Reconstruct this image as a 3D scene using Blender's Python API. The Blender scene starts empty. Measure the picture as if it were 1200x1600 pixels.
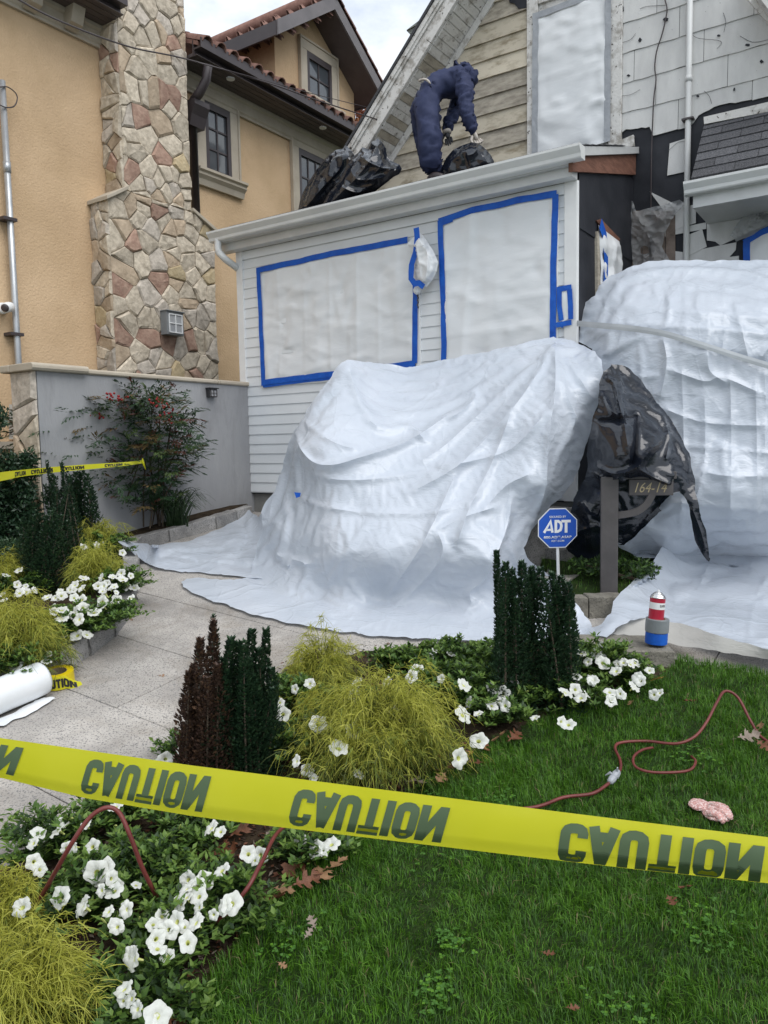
import bpy, bmesh, math, random
import numpy as np
from mathutils import Vector, Matrix, noise as mnoise
from mathutils.geometry import delaunay_2d_cdt, tessellate_polygon

# ------------------------------------------------------------------ camera, sky, sun, exposure
S = bpy.context.scene
COL = S.collection
EYE = 1.6
F = 1202.0                       # focal length in pixels of a 1200 x 1600 frame
cam_data = bpy.data.cameras.new('camera')
cam = bpy.data.objects.new('camera', cam_data)
COL.objects.link(cam)
cam.location = (0, 0, EYE)
cam.matrix_world = Matrix.Translation((0, 0, EYE)) @ Matrix.Rotation(math.radians(85.0), 4, 'X') @ Matrix.Rotation(math.radians(-1.05), 4, 'Z')
cam_data.sensor_fit = 'VERTICAL'
cam_data.sensor_height = 36.0
cam_data.lens = F / 1600 * 36.0
cam_data.clip_start = 0.05
cam_data.clip_end = 3000
cam_data.dof.use_dof = False
S.camera = cam

SUN_EL, SUN_AZ = math.radians(55), math.radians(140)     # high, behind the camera's right shoulder, through thick cloud
w = bpy.data.worlds.new('World'); S.world = w; w.use_nodes = True
nt = w.node_tree; nt.nodes.clear()
out = nt.nodes.new('ShaderNodeOutputWorld')
bg = nt.nodes.new('ShaderNodeBackground'); bg.inputs['Strength'].default_value = 0.125
sky = nt.nodes.new('ShaderNodeTexSky'); sky.sky_type = 'NISHITA'; sky.sun_disc = False
sky.sun_elevation = SUN_EL; sky.sun_rotation = SUN_AZ; sky.air_density = 1.0; sky.dust_density = 2.0; sky.ozone_density = 1.2
tc = nt.nodes.new('ShaderNodeTexCoord')
mp = nt.nodes.new('ShaderNodeMapping'); mp.inputs['Scale'].default_value = (1.0, 1.0, 2.1); mp.inputs['Location'].default_value = (0.35, 0.1, 0.55)
n1 = nt.nodes.new('ShaderNodeTexNoise'); n1.inputs['Scale'].default_value = 2.6; n1.inputs['Detail'].default_value = 7; n1.inputs['Roughness'].default_value = 0.55
n2 = nt.nodes.new('ShaderNodeTexNoise'); n2.inputs['Scale'].default_value = 5.0; n2.inputs['Detail'].default_value = 6; n2.inputs['Roughness'].default_value = 0.6
r1 = nt.nodes.new('ShaderNodeValToRGB')        # cover
r1.color_ramp.elements[0].position = 0.25; r1.color_ramp.elements[0].color = (0.62, 0.62, 0.62, 1)
r1.color_ramp.elements[1].position = 0.55; r1.color_ramp.elements[1].color = (1, 1, 1, 1)
r2 = nt.nodes.new('ShaderNodeValToRGB')        # cloud brightness, in the units of the sky texture
r2.color_ramp.elements[0].position = 0.36; r2.color_ramp.elements[0].color = (4.3, 4.8, 5.6, 1)
r2.color_ramp.elements[1].position = 0.64; r2.color_ramp.elements[1].color = (7.3, 7.6, 7.7, 1)
mx = nt.nodes.new('ShaderNodeMixRGB')
L = nt.links.new
L(tc.outputs['Generated'], mp.inputs['Vector']); L(mp.outputs['Vector'], n1.inputs['Vector']); L(mp.outputs['Vector'], n2.inputs['Vector'])
L(n1.outputs['Fac'], r1.inputs['Fac']); L(n2.outputs['Fac'], r2.inputs['Fac'])
L(r1.outputs['Color'], mx.inputs['Fac']); L(sky.outputs['Color'], mx.inputs['Color1']); L(r2.outputs['Color'], mx.inputs['Color2'])
L(mx.outputs['Color'], bg.inputs['Color']); L(bg.outputs['Background'], out.inputs['Surface'])
sun_d = bpy.data.lights.new('sun', 'SUN'); sun_d.energy = 1.5; sun_d.angle = math.radians(50); sun_d.color = (1.0, 0.97, 0.94)
sun = bpy.data.objects.new('sun', sun_d); COL.objects.link(sun)
sdir = Vector((math.sin(SUN_AZ) * math.cos(SUN_EL), math.cos(SUN_AZ) * math.cos(SUN_EL), math.sin(SUN_EL)))
sun.rotation_euler = sdir.to_track_quat('Z', 'Y').to_euler()
S.view_settings.view_transform = 'Standard'
S.view_settings.look = 'None'
S.view_settings.exposure = 0.50
S.view_settings.gamma = 1.0
S.view_settings.use_curve_mapping = False
try:
    S.cycles.max_bounces = 7; S.cycles.diffuse_bounces = 3; S.cycles.transparent_max_bounces = 12
except Exception: pass

R = random.Random(7)
NR = np.random.default_rng(11)

# ------------------------------------------------------------------ measuring helpers
CM = np.array(cam.matrix_world.to_3x3())
ORI = np.array([0, 0, EYE])
def ray(px, py):
    return CM @ np.array([(px - 600) / F, (800 - py) / F, -1.0])
def atY(px, py, Y):
    d = ray(px, py); return ORI + d * (Y / d[1])
def onplane(px, py, p0, n):
    d = ray(px, py); t = np.dot(np.array(p0) - ORI, n) / np.dot(d, n); return ORI + d * t
AL = math.radians(34)
A = np.array([math.cos(AL), -math.sin(AL), 0.0])      # along the white house front, to the right
B = np.array([math.sin(AL), math.cos(AL), 0.0])       # into the depth, away from the camera
ZZ = np.array([0, 0, 1.0])
CORNER = atY(902, 400, 6.26); CORNER[2] = 0            # right front corner of the extension
def W(u, v, z): return CORNER + A * u + B * v + ZZ * z
def Wuz(px, py, v=0.0):
    q = onplane(px, py, CORNER + B * v, B) - CORNER
    return float(np.dot(q, A)), float(q[2])
def Wvz(px, py, u=0.0):
    q = onplane(px, py, CORNER + A * u, A) - CORNER
    return float(np.dot(q, B)), float(q[2])
G0, GS, YL = -0.214, 0.14, 8.0
def on_ground(px, py, lift=0.0):
    n = np.array([0, -GS, 1.0]); p0 = np.array([0, 0, G0 + lift]); return onplane(px, py, p0, n)
def plane_z(x, y):
    return G0 + GS * min(max(y, -3.0), YL)
# yellow house frame: s along B, w outwards along A
YP = np.array([-3.17, 8.6, 0.0])
def Y3(s, w_, z): return YP + B * s + A * w_ + ZZ * z
def Ysz(px, py, w_=0.0):
    q = onplane(px, py, YP + A * w_, A) - YP
    return float(np.dot(q, B)), float(q[2])
def Ywz(px, py, s=0.0):
    q = onplane(px, py, YP + B * s, B) - YP
    return float(np.dot(q, A)), float(q[2])

def inpoly(x, y, poly):
    x = np.asarray(x, float); y = np.asarray(y, float); c = np.zeros(x.shape, bool); n = len(poly)
    for i in range(n):
        x1, y1 = poly[i]; x2, y2 = poly[(i + 1) % n]
        if y1 == y2: continue
        m = ((y1 > y) != (y2 > y)) & (x < (x2 - x1) * (y - y1) / (y2 - y1) + x1)
        c ^= m
    return c

# ------------------------------------------------------------------ materials
MATS = {}
def mat(name, c1, c2=None, rough=0.6, scale=8.0, bump=0.0, bscale=60.0, spec=0.5, metal=0.0, sss=0.0, trans=0.0,
        alpha=1.0, coat=0.0, var=0.0, stretch=(1, 1, 1), det=5.0, pos=(0.35, 0.65), speck=None, stain=None):
    if name in MATS: return MATS[name]
    m = bpy.data.materials.new(name); m.use_nodes = True; n = m.node_tree; b = n.nodes['Principled BSDF']; k = n.links.new
    c2 = c2 or c1
    t = n.nodes.new('ShaderNodeTexCoord'); mpn = n.nodes.new('ShaderNodeMapping'); mpn.inputs['Scale'].default_value = stretch
    k(t.outputs['Object'], mpn.inputs['Vector'])
    no = n.nodes.new('ShaderNodeTexNoise'); no.inputs['Scale'].default_value = scale; no.inputs['Detail'].default_value = det; no.inputs['Roughness'].default_value = 0.62
    k(mpn.outputs['Vector'], no.inputs['Vector'])
    rp = n.nodes.new('ShaderNodeValToRGB'); rp.color_ramp.elements[0].position, rp.color_ramp.elements[1].position = pos
    rp.color_ramp.elements[0].color = (*c1, 1); rp.color_ramp.elements[1].color = (*c2, 1)
    k(no.outputs['Fac'], rp.inputs['Fac']); col = rp.outputs['Color']
    if speck:                                   # small flecks: (scale, threshold, colour)
        s2 = n.nodes.new('ShaderNodeTexNoise'); s2.inputs['Scale'].default_value = speck[0]; s2.inputs['Detail'].default_value = 2
        k(mpn.outputs['Vector'], s2.inputs['Vector'])
        rr = n.nodes.new('ShaderNodeValToRGB'); rr.color_ramp.elements[0].position = speck[1]; rr.color_ramp.elements[1].position = speck[1] + 0.06
        k(s2.outputs['Fac'], rr.inputs['Fac']); mm = n.nodes.new('ShaderNodeMixRGB'); mm.inputs['Color2'].default_value = (*speck[2], 1)
        k(rr.outputs['Color'], mm.inputs['Fac']); k(col, mm.inputs['Color1']); col = mm.outputs['Color']
    if stain:                                   # large irregular dirt: (scale, threshold, colour, strength)
        s3 = n.nodes.new('ShaderNodeTexNoise'); s3.inputs['Scale'].default_value = stain[0]; s3.inputs['Detail'].default_value = 9; s3.inputs['Roughness'].default_value = .7; s3.inputs['Distortion'].default_value = .6
        k(mpn.outputs['Vector'], s3.inputs['Vector'])
        r3 = n.nodes.new('ShaderNodeValToRGB'); r3.color_ramp.elements[0].position = stain[1]; r3.color_ramp.elements[1].position = stain[1] + 0.16; r3.color_ramp.elements[1].color = (stain[3],) * 3 + (1,)
        k(s3.outputs['Fac'], r3.inputs['Fac']); m3 = n.nodes.new('ShaderNodeMixRGB'); m3.inputs['Color2'].default_value = (*stain[2], 1)
        k(r3.outputs['Color'], m3.inputs['Fac']); k(col, m3.inputs['Color1']); col = m3.outputs['Color']
    if var:
        oi = n.nodes.new('ShaderNodeObjectInfo'); hs = n.nodes.new('ShaderNodeHueSaturation')
        mr = n.nodes.new('ShaderNodeMapRange'); mr.inputs['To Min'].default_value = 1 - var; mr.inputs['To Max'].default_value = 1 + var
        k(oi.outputs['Random'], mr.inputs['Value']); k(mr.outputs['Result'], hs.inputs['Value']); k(col, hs.inputs['Color']); col = hs.outputs['Color']
    k(col, b.inputs['Base Color'])
    b.inputs['Roughness'].default_value = rough; b.inputs['Metallic'].default_value = metal
    b.inputs['Specular IOR Level'].default_value = spec
    if coat: b.inputs['Coat Weight'].default_value = coat; b.inputs['Coat Roughness'].default_value = 0.15
    if alpha < 1: b.inputs['Alpha'].default_value = alpha
    if bump:
        bn = n.nodes.new('ShaderNodeTexNoise'); bn.inputs['Scale'].default_value = bscale; bn.inputs['Detail'].default_value = 6
        k(mpn.outputs['Vector'], bn.inputs['Vector'])
        bp = n.nodes.new('ShaderNodeBump'); bp.inputs['Strength'].default_value = min(1.0, bump); bp.inputs['Distance'].default_value = 0.01
        k(bn.outputs['Fac'], bp.inputs['Height']); k(bp.outputs['Normal'], b.inputs['Normal'])
    if trans:
        tr = n.nodes.new('ShaderNodeBsdfTranslucent'); ms = n.nodes.new('ShaderNodeMixShader'); ms.inputs['Fac'].default_value = trans
        k(col, tr.inputs['Color']); k(b.outputs['BSDF'], ms.inputs[1]); k(tr.outputs['BSDF'], ms.inputs[2])
        k(ms.outputs['Shader'], n.nodes['Material Output'].inputs['Surface'])
    MATS[name] = m; return m

def plastic_mat(name, c1, c2, rough, fac_trans, bs=(5.0, 26.0), bstr=(0.12, 0.30), spec=0.5, alpha=1.0, folds=False):
    """thin sheet: stretched crinkle relief, slightly translucent"""
    m = bpy.data.materials.new(name); m.use_nodes = True; n = m.node_tree; b = n.nodes['Principled BSDF']; k = n.links.new
    t = n.nodes.new('ShaderNodeTexCoord')
    no = n.nodes.new('ShaderNodeTexNoise'); no.inputs['Scale'].default_value = 3.0; no.inputs['Detail'].default_value = 4
    k(t.outputs['Object'], no.inputs['Vector'])
    rp = n.nodes.new('ShaderNodeValToRGB'); rp.color_ramp.elements[0].color = (*c1, 1); rp.color_ramp.elements[1].color = (*c2, 1)
    rp.color_ramp.elements[0].position = 0.3; rp.color_ramp.elements[1].position = 0.7
    k(no.outputs['Fac'], rp.inputs['Fac']); k(rp.outputs['Color'], b.inputs['Base Color'])
    b.inputs['Roughness'].default_value = rough; b.inputs['Specular IOR Level'].default_value = spec
    # warped coordinates so that the creases bend
    wn = n.nodes.new('ShaderNodeTexNoise'); wn.inputs['Scale'].default_value = 2.2; k(t.outputs['Object'], wn.inputs['Vector'])
    ad = n.nodes.new('ShaderNodeMixRGB'); ad.blend_type = 'ADD'; ad.inputs['Fac'].default_value = 0.35
    k(t.outputs['Object'], ad.inputs['Color1']); k(wn.outputs['Color'], ad.inputs['Color2'])
    v1 = n.nodes.new('ShaderNodeTexVoronoi'); v1.feature = 'SMOOTH_F1'; v1.inputs['Scale'].default_value = bs[0]; v1.inputs['Smoothness'].default_value = 0.12
    k(ad.outputs['Color'], v1.inputs['Vector'])
    v2 = n.nodes.new('ShaderNodeTexNoise'); v2.inputs['Scale'].default_value = bs[1]; v2.inputs['Detail'].default_value = 5; v2.inputs['Distortion'].default_value = 1.2
    mp2 = n.nodes.new('ShaderNodeMapping'); mp2.inputs['Scale'].default_value = (0.6, 0.6, 1.8)
    k(t.outputs['Object'], mp2.inputs['Vector']); k(mp2.outputs['Vector'], v2.inputs['Vector'])
    b1 = n.nodes.new('ShaderNodeBump'); b1.inputs['Strength'].default_value = bstr[0]; b1.inputs['Distance'].default_value = 0.05
    b2 = n.nodes.new('ShaderNodeBump'); b2.inputs['Strength'].default_value = bstr[1]; b2.inputs['Distance'].default_value = 0.012
    k(v1.outputs['Distance'], b1.inputs['Height']); k(v2.outputs['Fac'], b2.inputs['Height']); k(b1.outputs['Normal'], b2.inputs['Normal'])
    if folds:                                    # fine straight crease lines left by the folding
        last = b2
        for sc3, st3 in ((1.1, 0.25), (2.9, 0.14)):
            v3 = n.nodes.new('ShaderNodeTexVoronoi'); v3.feature = 'DISTANCE_TO_EDGE'; v3.inputs['Scale'].default_value = sc3
            k(ad.outputs['Color'], v3.inputs['Vector']); m3 = n.nodes.new('ShaderNodeMapRange'); m3.inputs['From Max'].default_value = 0.035; k(v3.outputs['Distance'], m3.inputs['Value'])
            b3 = n.nodes.new('ShaderNodeBump'); b3.inputs['Strength'].default_value = st3; b3.inputs['Distance'].default_value = 0.012; b3.invert = True
            k(m3.outputs['Result'], b3.inputs['Height']); k(last.outputs['Normal'], b3.inputs['Normal']); last = b3
        b2 = last
    k(b2.outputs['Normal'], b.inputs['Normal'])
    if alpha < 1: b.inputs['Alpha'].default_value = alpha
    if fac_trans:
        tr = n.nodes.new('ShaderNodeBsdfTranslucent'); ms = n.nodes.new('ShaderNodeMixShader'); ms.inputs['Fac'].default_value = fac_trans
        k(rp.outputs['Color'], tr.inputs['Color']); k(b2.outputs['Normal'], tr.inputs['Normal'])
        k(b.outputs['BSDF'], ms.inputs[1]); k(tr.outputs['BSDF'], ms.inputs[2]); k(ms.outputs['Shader'], n.nodes['Material Output'].inputs['Surface'])
    MATS[name] = m; return m

# ------------------------------------------------------------------ object helpers
ORG = {}
def tag(o, label=None, cat=None, group=None, kind=None):
    if label: o['label'] = label
    if cat: o['category'] = cat
    if group: o['group'] = group
    if kind: o['kind'] = kind
    return o
def thing(name, label, cat, loc=(0, 0, 0), group=None):
    o = bpy.data.objects.new(name, None); COL.objects.link(o); o.empty_display_size = 0.1
    o.location = Vector([float(c) for c in loc]); ORG[o.name] = np.array([float(c) for c in loc])
    return tag(o, label, cat, group)
def link(name, me, parent=None, org=None):
    o = bpy.data.objects.new(name, me); COL.objects.link(o)
    if parent is not None: o.parent = parent; ORG[o.name] = ORG[parent.name]
    elif org is not None: o.location = Vector([float(c) for c in org]); ORG[o.name] = np.array(org, float)
    else: ORG[o.name] = np.zeros(3)
    return o
def npmesh(name, V, faces, mats, mi=None, smooth=False):
    """faces: (n,k) array or list of tuples"""
    me = bpy.data.meshes.new(name)
    V = np.asarray(V, float).reshape(-1, 3)
    if isinstance(faces, np.ndarray):
        n, k_ = faces.shape
        me.vertices.add(len(V)); me.vertices.foreach_set('co', V.astype(np.float32).ravel())
        me.loops.add(n * k_); me.loops.foreach_set('vertex_index', faces.astype(np.int32).ravel())
        me.polygons.add(n); me.polygons.foreach_set('loop_start', np.arange(0, n * k_, k_, dtype=np.int32))
        try: me.polygons.foreach_set('loop_total', np.full(n, k_, dtype=np.int32))
        except Exception: pass
        me.update(calc_edges=True)
    else:
        me.from_pydata([tuple(v) for v in V], [], [tuple(int(i) for i in f) for f in faces]); me.update()
    for m in (mats if isinstance(mats, (list, tuple)) else [mats]): me.materials.append(m)
    if mi is not None: me.polygons.foreach_set('material_index', np.asarray(mi, dtype=np.int32))
    if smooth: me.polygons.foreach_set('use_smooth', np.ones(len(me.polygons), dtype=bool))
    return me
class MB:
    def __init__(s): s.v = []; s.f = []; s.m = []
    def add(s, verts, faces, m=0):
        n = len(s.v); s.v += [tuple(float(c) for c in p) for p in verts]; s.f += [tuple(i + n for i in f) for f in faces]; s.m += [m] * len(faces)
        return s
    def hexa(s, p, m=0):          # 8 points: bottom ring 0-3, top ring 4-7
        return s.add(p, [(3, 2, 1, 0), (4, 5, 6, 7), (0, 1, 5, 4), (1, 2, 6, 5), (2, 3, 7, 6), (3, 0, 4, 7)], m)
    def box(s, fr, a, b, m=0):    # frame function fr(i,j,k), two corners
        x0, y0, z0 = a; x1, y1, z1 = b
        return s.hexa([fr(x0, y0, z0), fr(x1, y0, z0), fr(x1, y1, z0), fr(x0, y1, z0), fr(x0, y0, z1), fr(x1, y0, z1), fr(x1, y1, z1), fr(x0, y1, z1)], m)
    def prism(s, poly, off, m=0, back=True):       # polygon of 3D points and an offset vector
        n = len(poly); off = np.array(off); v = [np.array(p) for p in poly] + [np.array(p) + off for p in poly]
        f = [tuple(range(n, 2 * n))] + ([tuple(range(n - 1, -1, -1))] if back else []) + [(i, (i + 1) % n, (i + 1) % n + n, i + n) for i in range(n)]
        return s.add(v, f, m)
    def sweep(s, prof, p0, p1, ax, ay, m=0, cap=True):   # profile [(x,y)] along p0->p1 with axes ax, ay
        n = len(prof); p0 = np.array(p0); p1 = np.array(p1)
        v = [p0 + ax * x + ay * y for x, y in prof] + [p1 + ax * x + ay * y for x, y in prof]
        f = [(i, (i + 1) % n, (i + 1) % n + n, i + n) for i in range(n)]
        if cap: f += [tuple(range(n - 1, -1, -1)), tuple(range(n, 2 * n))]
        return s.add(v, f, m)
    def tube(s, pts, rad, n=8, m=0, cap=True):
        pts = [Vector([float(c) for c in p]) for p in pts]; k = len(pts)
        rad = rad if isinstance(rad, (list, tuple, np.ndarray)) else [rad] * k
        t = (pts[1] - pts[0]).normalized(); nx = t.orthogonal().normalized(); vs = []
        for i in range(k):
            t = (pts[min(i + 1, k - 1)] - pts[max(i - 1, 0)]).normalized()
            nx = (nx - t * nx.dot(t)).normalized(); ny = t.cross(nx)
            for j in range(n):
                a = 2 * math.pi * j / n; vs.append(pts[i] + (nx * math.cos(a) + ny * math.sin(a)) * rad[i])
        f = [(i * n + j, i * n + (j + 1) % n, (i + 1) * n + (j + 1) % n, (i + 1) * n + j) for i in range(k - 1) for j in range(n)]
        if cap: f += [tuple(range(n - 1, -1, -1)), tuple(range((k - 1) * n, k * n))]
        return s.add(vs, f, m)
    def lathe(s, prof, c, ax=(0, 0, 1), n=24, m=0, cap=True):   # prof [(r,h)]
        ax = Vector(ax).normalized(); nx = ax.orthogonal().normalized(); ny = ax.cross(nx); c = Vector([float(q) for q in c]); vs = []
        for r_, h in prof:
            for j in range(n):
                a = 2 * math.pi * j / n; vs.append(c + ax * h + (nx * math.cos(a) + ny * math.sin(a)) * r_)
        k = len(prof); f = [(i * n + j, i * n + (j + 1) % n, (i + 1) * n + (j + 1) % n, (i + 1) * n + j) for i in range(k - 1) for j in range(n)]
        if cap: f += [tuple(range(n - 1, -1, -1)), tuple(range((k - 1) * n, k * n))]
        return s.add(vs, f, m)
    def build(s, name, mats, parent=None, smooth=False, org=None):
        o0 = ORG[parent.name] if parent is not None else (np.array(org, float) if org is not None else np.zeros(3))
        me = npmesh(name, np.array(s.v) - o0, s.f, mats, s.m, smooth)
        bm = bmesh.new(); bm.from_mesh(me); bmesh.ops.recalc_face_normals(bm, faces=bm.faces[:]); bm.to_mesh(me); bm.free()
        return link(name, me, parent, org)
def bevel(o, w_, seg=2):
    b = o.modifiers.new('bevel', 'BEVEL'); b.width = w_; b.segments = seg; b.limit_method = 'ANGLE'; b.angle_limit = math.radians(40); return o
def spline(pts, n=8):
    P = [np.array(p, float) for p in pts]; o = []
    for i in range(len(P) - 1):
        p0 = P[max(i - 1, 0)]; p1 = P[i]; p2 = P[i + 1]; p3 = P[min(i + 2, len(P) - 1)]
        for k_ in range(n):
            t = k_ / n; o.append(0.5 * ((2 * p1) + (-p0 + p2) * t + (2 * p0 - 5 * p1 + 4 * p2 - p3) * t * t + (-p0 + 3 * p1 - 3 * p2 + p3) * t ** 3))
    o.append(P[-1]); return o
def clip_half(poly, a, b, c):      # keep a*x+b*y<=c
    o = []
    for i in range(len(poly)):
        p = poly[i]; q = poly[(i + 1) % len(poly)]; dp = a * p[0] + b * p[1] - c; dq = a * q[0] + b * q[1] - c
        if dp <= 0: o.append(p)
        if dp * dq < 0: t = dp / (dp - dq); o.append((p[0] + (q[0] - p[0]) * t, p[1] + (q[1] - p[1]) * t))
    return o
def clip_convex(poly, conv):       # conv counter-clockwise
    for i in range(len(conv)):
        x1, y1 = conv[i]; x2, y2 = conv[(i + 1) % len(conv)]
        a, b = (y2 - y1), -(x2 - x1); poly = clip_half(poly, a, b, a * x1 + b * y1)
        if len(poly) < 3: return []
    return poly
def area(p): return 0.5 * sum(p[i][0] * p[(i + 1) % len(p)][1] - p[(i + 1) % len(p)][0] * p[i][1] for i in range(len(p)))
def ccw(p): return p if area(p) > 0 else p[::-1]
def nz(x, y, z=0.0, s=1.0): return mnoise.noise(Vector((x * s, y * s, z * s)))

# colours (real surface colours)
m_stucco = mat('yellow_stucco', (0.54, 0.385, 0.235), (0.64, 0.465, 0.295), 0.95, 1.3, 0.7, 45, 0.2, stain=(0.9, .5, (0.42, 0.29, 0.18), .35))
m_trim = mat('limestone_trim', (0.40, 0.35, 0.28), (0.48, 0.43, 0.35), 0.85, 3, 0.15, 50, 0.3)
m_brown = mat('dark_brown_metal', (0.045, 0.036, 0.04), (0.06, 0.048, 0.05), 0.45, 4, 0.05)
m_soffit = mat('soffit_brown', (0.075, 0.06, 0.06), (0.10, 0.082, 0.08), 0.6, 5, 0.1, 20, stretch=(1, 1, 1))
m_tile = mat('clay_tile', (0.14, 0.07, 0.055), (0.27, 0.155, 0.125), 0.85, 6, 0.3, 40, 0.3, var=0.3)
m_glass = mat('window_glass', (0.05, 0.06, 0.07), (0.09, 0.10, 0.115), 0.06, 1.0, 0.0, spec=0.9)
m_blind = mat('blind_slats', (0.30, 0.31, 0.33), (0.36, 0.37, 0.38), 0.6)
m_greyr = mat('grey_render', (0.27, 0.275, 0.29), (0.34, 0.345, 0.355), 0.9, 1.5, 0.3, 60, 0.25, stretch=(1, 1, .35), stain=(2.2, .5, (0.20, 0.20, 0.205), .5))
m_stones = [mat('stone_cream', (0.40, 0.345, 0.27), (0.64, 0.565, 0.455), 0.9, 16, 1.0, 26, 0.2, var=0.15),
            mat('stone_grey', (0.37, 0.33, 0.28), (0.57, 0.51, 0.44), 0.9, 16, 1.0, 26, 0.2, var=0.15),
            mat('stone_tan', (0.37, 0.29, 0.21), (0.52, 0.42, 0.31), 0.9, 12, 0.9, 30, 0.2, var=0.2),
            mat('stone_rust', (0.28, 0.175, 0.135), (0.41, 0.285, 0.22), 0.9, 12, 0.8, 30, 0.2, var=0.2),
            mat('stone_ochre', (0.42, 0.33, 0.20), (0.52, 0.43, 0.28), 0.9, 14, 0.9, 30, 0.2, var=0.2)]
m_mortar = mat('mortar', (0.25, 0.21, 0.16), (0.33, 0.28, 0.22), 0.95, 20, 0.6, 60)
m_vinyl = mat('white_vinyl', (0.68, 0.705, 0.73), (0.74, 0.765, 0.785), 0.5, 2.5, 0.04, 30, 0.4, var=0.02)
m_white = mat('white_trim', (0.72, 0.73, 0.74), (0.79, 0.80, 0.80), 0.45, 5, 0.03, 20)
m_alu = mat('grey_aluminium', (0.55, 0.56, 0.56), (0.63, 0.64, 0.64), 0.4, 4, 0.03, 20, metal=0.15)
m_gutw = mat('white_gutter', (0.62, 0.63, 0.63), (0.70, 0.71, 0.70), 0.35, 3, 0.05, 12, 0.5)
m_old = mat('weathered_paint', (0.31, 0.265, 0.19), (0.60, 0.545, 0.44), 0.85, 5, 0.35, 60, 0.2, var=0.13, stretch=(1, 1, 2.5), pos=(0.30, 0.52), speck=(42, 0.70, (0.10, 0.08, 0.06)))
m_oldw = mat('flaking_white', (0.36, 0.34, 0.31), (0.68, 0.67, 0.65), 0.8, 9, 0.5, 50, 0.2, pos=(0.34, 0.5), speck=(30, 0.66, (0.09, 0.08, 0.07)))
m_shing = mat('cement_shingle', (0.56, 0.56, 0.555), (0.66, 0.66, 0.65), 0.85, 2.2, 0.25, 70, 0.2, var=0.05, stretch=(3, 3, 1), speck=(36, 0.745, (0.10, 0.09, 0.09)))
m_felt = mat('black_felt', (0.014, 0.016, 0.022), (0.028, 0.030, 0.038), 0.65, 4, 0.4, 8, 0.35, speck=(60, 0.77, (0.12, 0.12, 0.12)))
m_asph = mat('asphalt_shingle', (0.06, 0.062, 0.068), (0.13, 0.13, 0.14), 0.95, 90, 0.6, 200, 0.2, var=0.22, det=2)
m_redwood = mat('red_brown_wood', (0.13, 0.055, 0.035), (0.22, 0.10, 0.065), 0.75, 6, 0.3, 40, stretch=(1, 1, 6))
m_bluet = mat('blue_tape', (0.004, 0.075, 0.42), (0.008, 0.11, 0.52), 0.55, 12, 0.35, 40, 0.35)
m_greyt = mat('grey_tape', (0.30, 0.32, 0.35), (0.38, 0.40, 0.43), 0.5, 12, 0.3, 40)
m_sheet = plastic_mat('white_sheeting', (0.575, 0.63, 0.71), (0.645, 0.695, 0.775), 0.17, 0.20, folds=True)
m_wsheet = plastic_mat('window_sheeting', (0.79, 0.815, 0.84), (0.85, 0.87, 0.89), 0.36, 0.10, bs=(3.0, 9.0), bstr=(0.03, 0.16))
m_black = plastic_mat('black_bag_plastic', (0.008, 0.010, 0.016), (0.014, 0.018, 0.028), 0.13, 0.0, bs=(5.0, 14.0), bstr=(0.05, 0.26), spec=0.65)
m_clear = plastic_mat('cloudy_clear_plastic', (0.5, 0.52, 0.54), (0.6, 0.62, 0.64), 0.25, 0.1, bs=(14, 30), bstr=(1, 1), alpha=0.42)
m_concrete = mat('foundation_concrete', (0.20, 0.20, 0.19), (0.28, 0.275, 0.26), 0.9, 5, 0.4, 50)
m_granite = mat('granite_slab', (0.30, 0.28, 0.26), (0.50, 0.47, 0.435), 0.8, 2.6, 0.6, 110, 0.3, var=0.05, det=12, speck=(120, 0.55, (0.20, 0.195, 0.19)), stain=(1.6, .50, (0.20, 0.165, 0.125), .5))
m_kerb = mat('granite_kerb', (0.22, 0.215, 0.21), (0.34, 0.33, 0.32), 0.85, 7, 0.8, 45, 0.3, var=0.15, speck=(120, 0.56, (0.14, 0.14, 0.14)))
m_joint = mat('path_joint', (0.07, 0.065, 0.06), (0.12, 0.115, 0.105), 0.95, 30, 0.4, 60)
m_soil = mat('bed_soil', (0.022, 0.016, 0.011), (0.055, 0.04, 0.026), 1.0, 16, 1.0, 50, 0.1)
m_lawn = mat('lawn_soil', (0.015, 0.028, 0.009), (0.03, 0.05, 0.014), 1.0, 20, 1.0, 60, 0.1)
m_far = mat('far_ground', (0.05, 0.07, 0.03), (0.08, 0.10, 0.05), 1.0, 0.5)
# ------------------------------------------------------------------ ground
def gp(l): return [tuple(on_ground(px, py)[:2]) for px, py in l]
PATH = gp([(-700, 1750), (0, 1372), (70, 1330), (290, 1215), (370, 1130), (450, 1050), (560, 1028), (700, 1012), (890, 1012), (1045, 1040), (1400, 1100), (1700, 850), (1075, 840), (1045, 900), (985, 948), (900, 948), (845, 905), (800, 770), (400, 770), (385, 806), (300, 834), (225, 856), (205, 885), (207, 940), (185, 980), (120, 1028), (45, 1068), (0, 1090), (-500, 1300)])
BEDS = [gp([(-300, 1700), (300, 1700), (295, 1600), (420, 1435), (540, 1335), (690, 1215), (840, 1145), (940, 1105), (1030, 1075), (1060, 1045), (1045, 1035), (890, 1005), (700, 1005), (560, 1020), (440, 1045), (360, 1125), (280, 1210), (60, 1325), (-40, 1385)]),
        gp([(-900, 1500), (-500, 1300), (0, 1090), (45, 1068), (120, 1028), (185, 980), (207, 940), (205, 885), (225, 856), (300, 834), (385, 806), (390, 790), (200, 780), (-600, 780)])]
UPPER = gp([(900, 948), (985, 948), (1045, 900), (1075, 840), (1070, 815), (840, 815), (845, 905)])
def raise_(x, y):
    x = np.asarray(x, float); y = np.asarray(y, float); z = np.full(x.shape, 0.055)
    z[inpoly(x, y, BEDS[0])] = 0.045; z[inpoly(x, y, BEDS[1])] = 0.10; z[inpoly(x, y, UPPER)] = 0.11
    z[inpoly(x, y, PATH)] = -0.012
    return z
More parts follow.
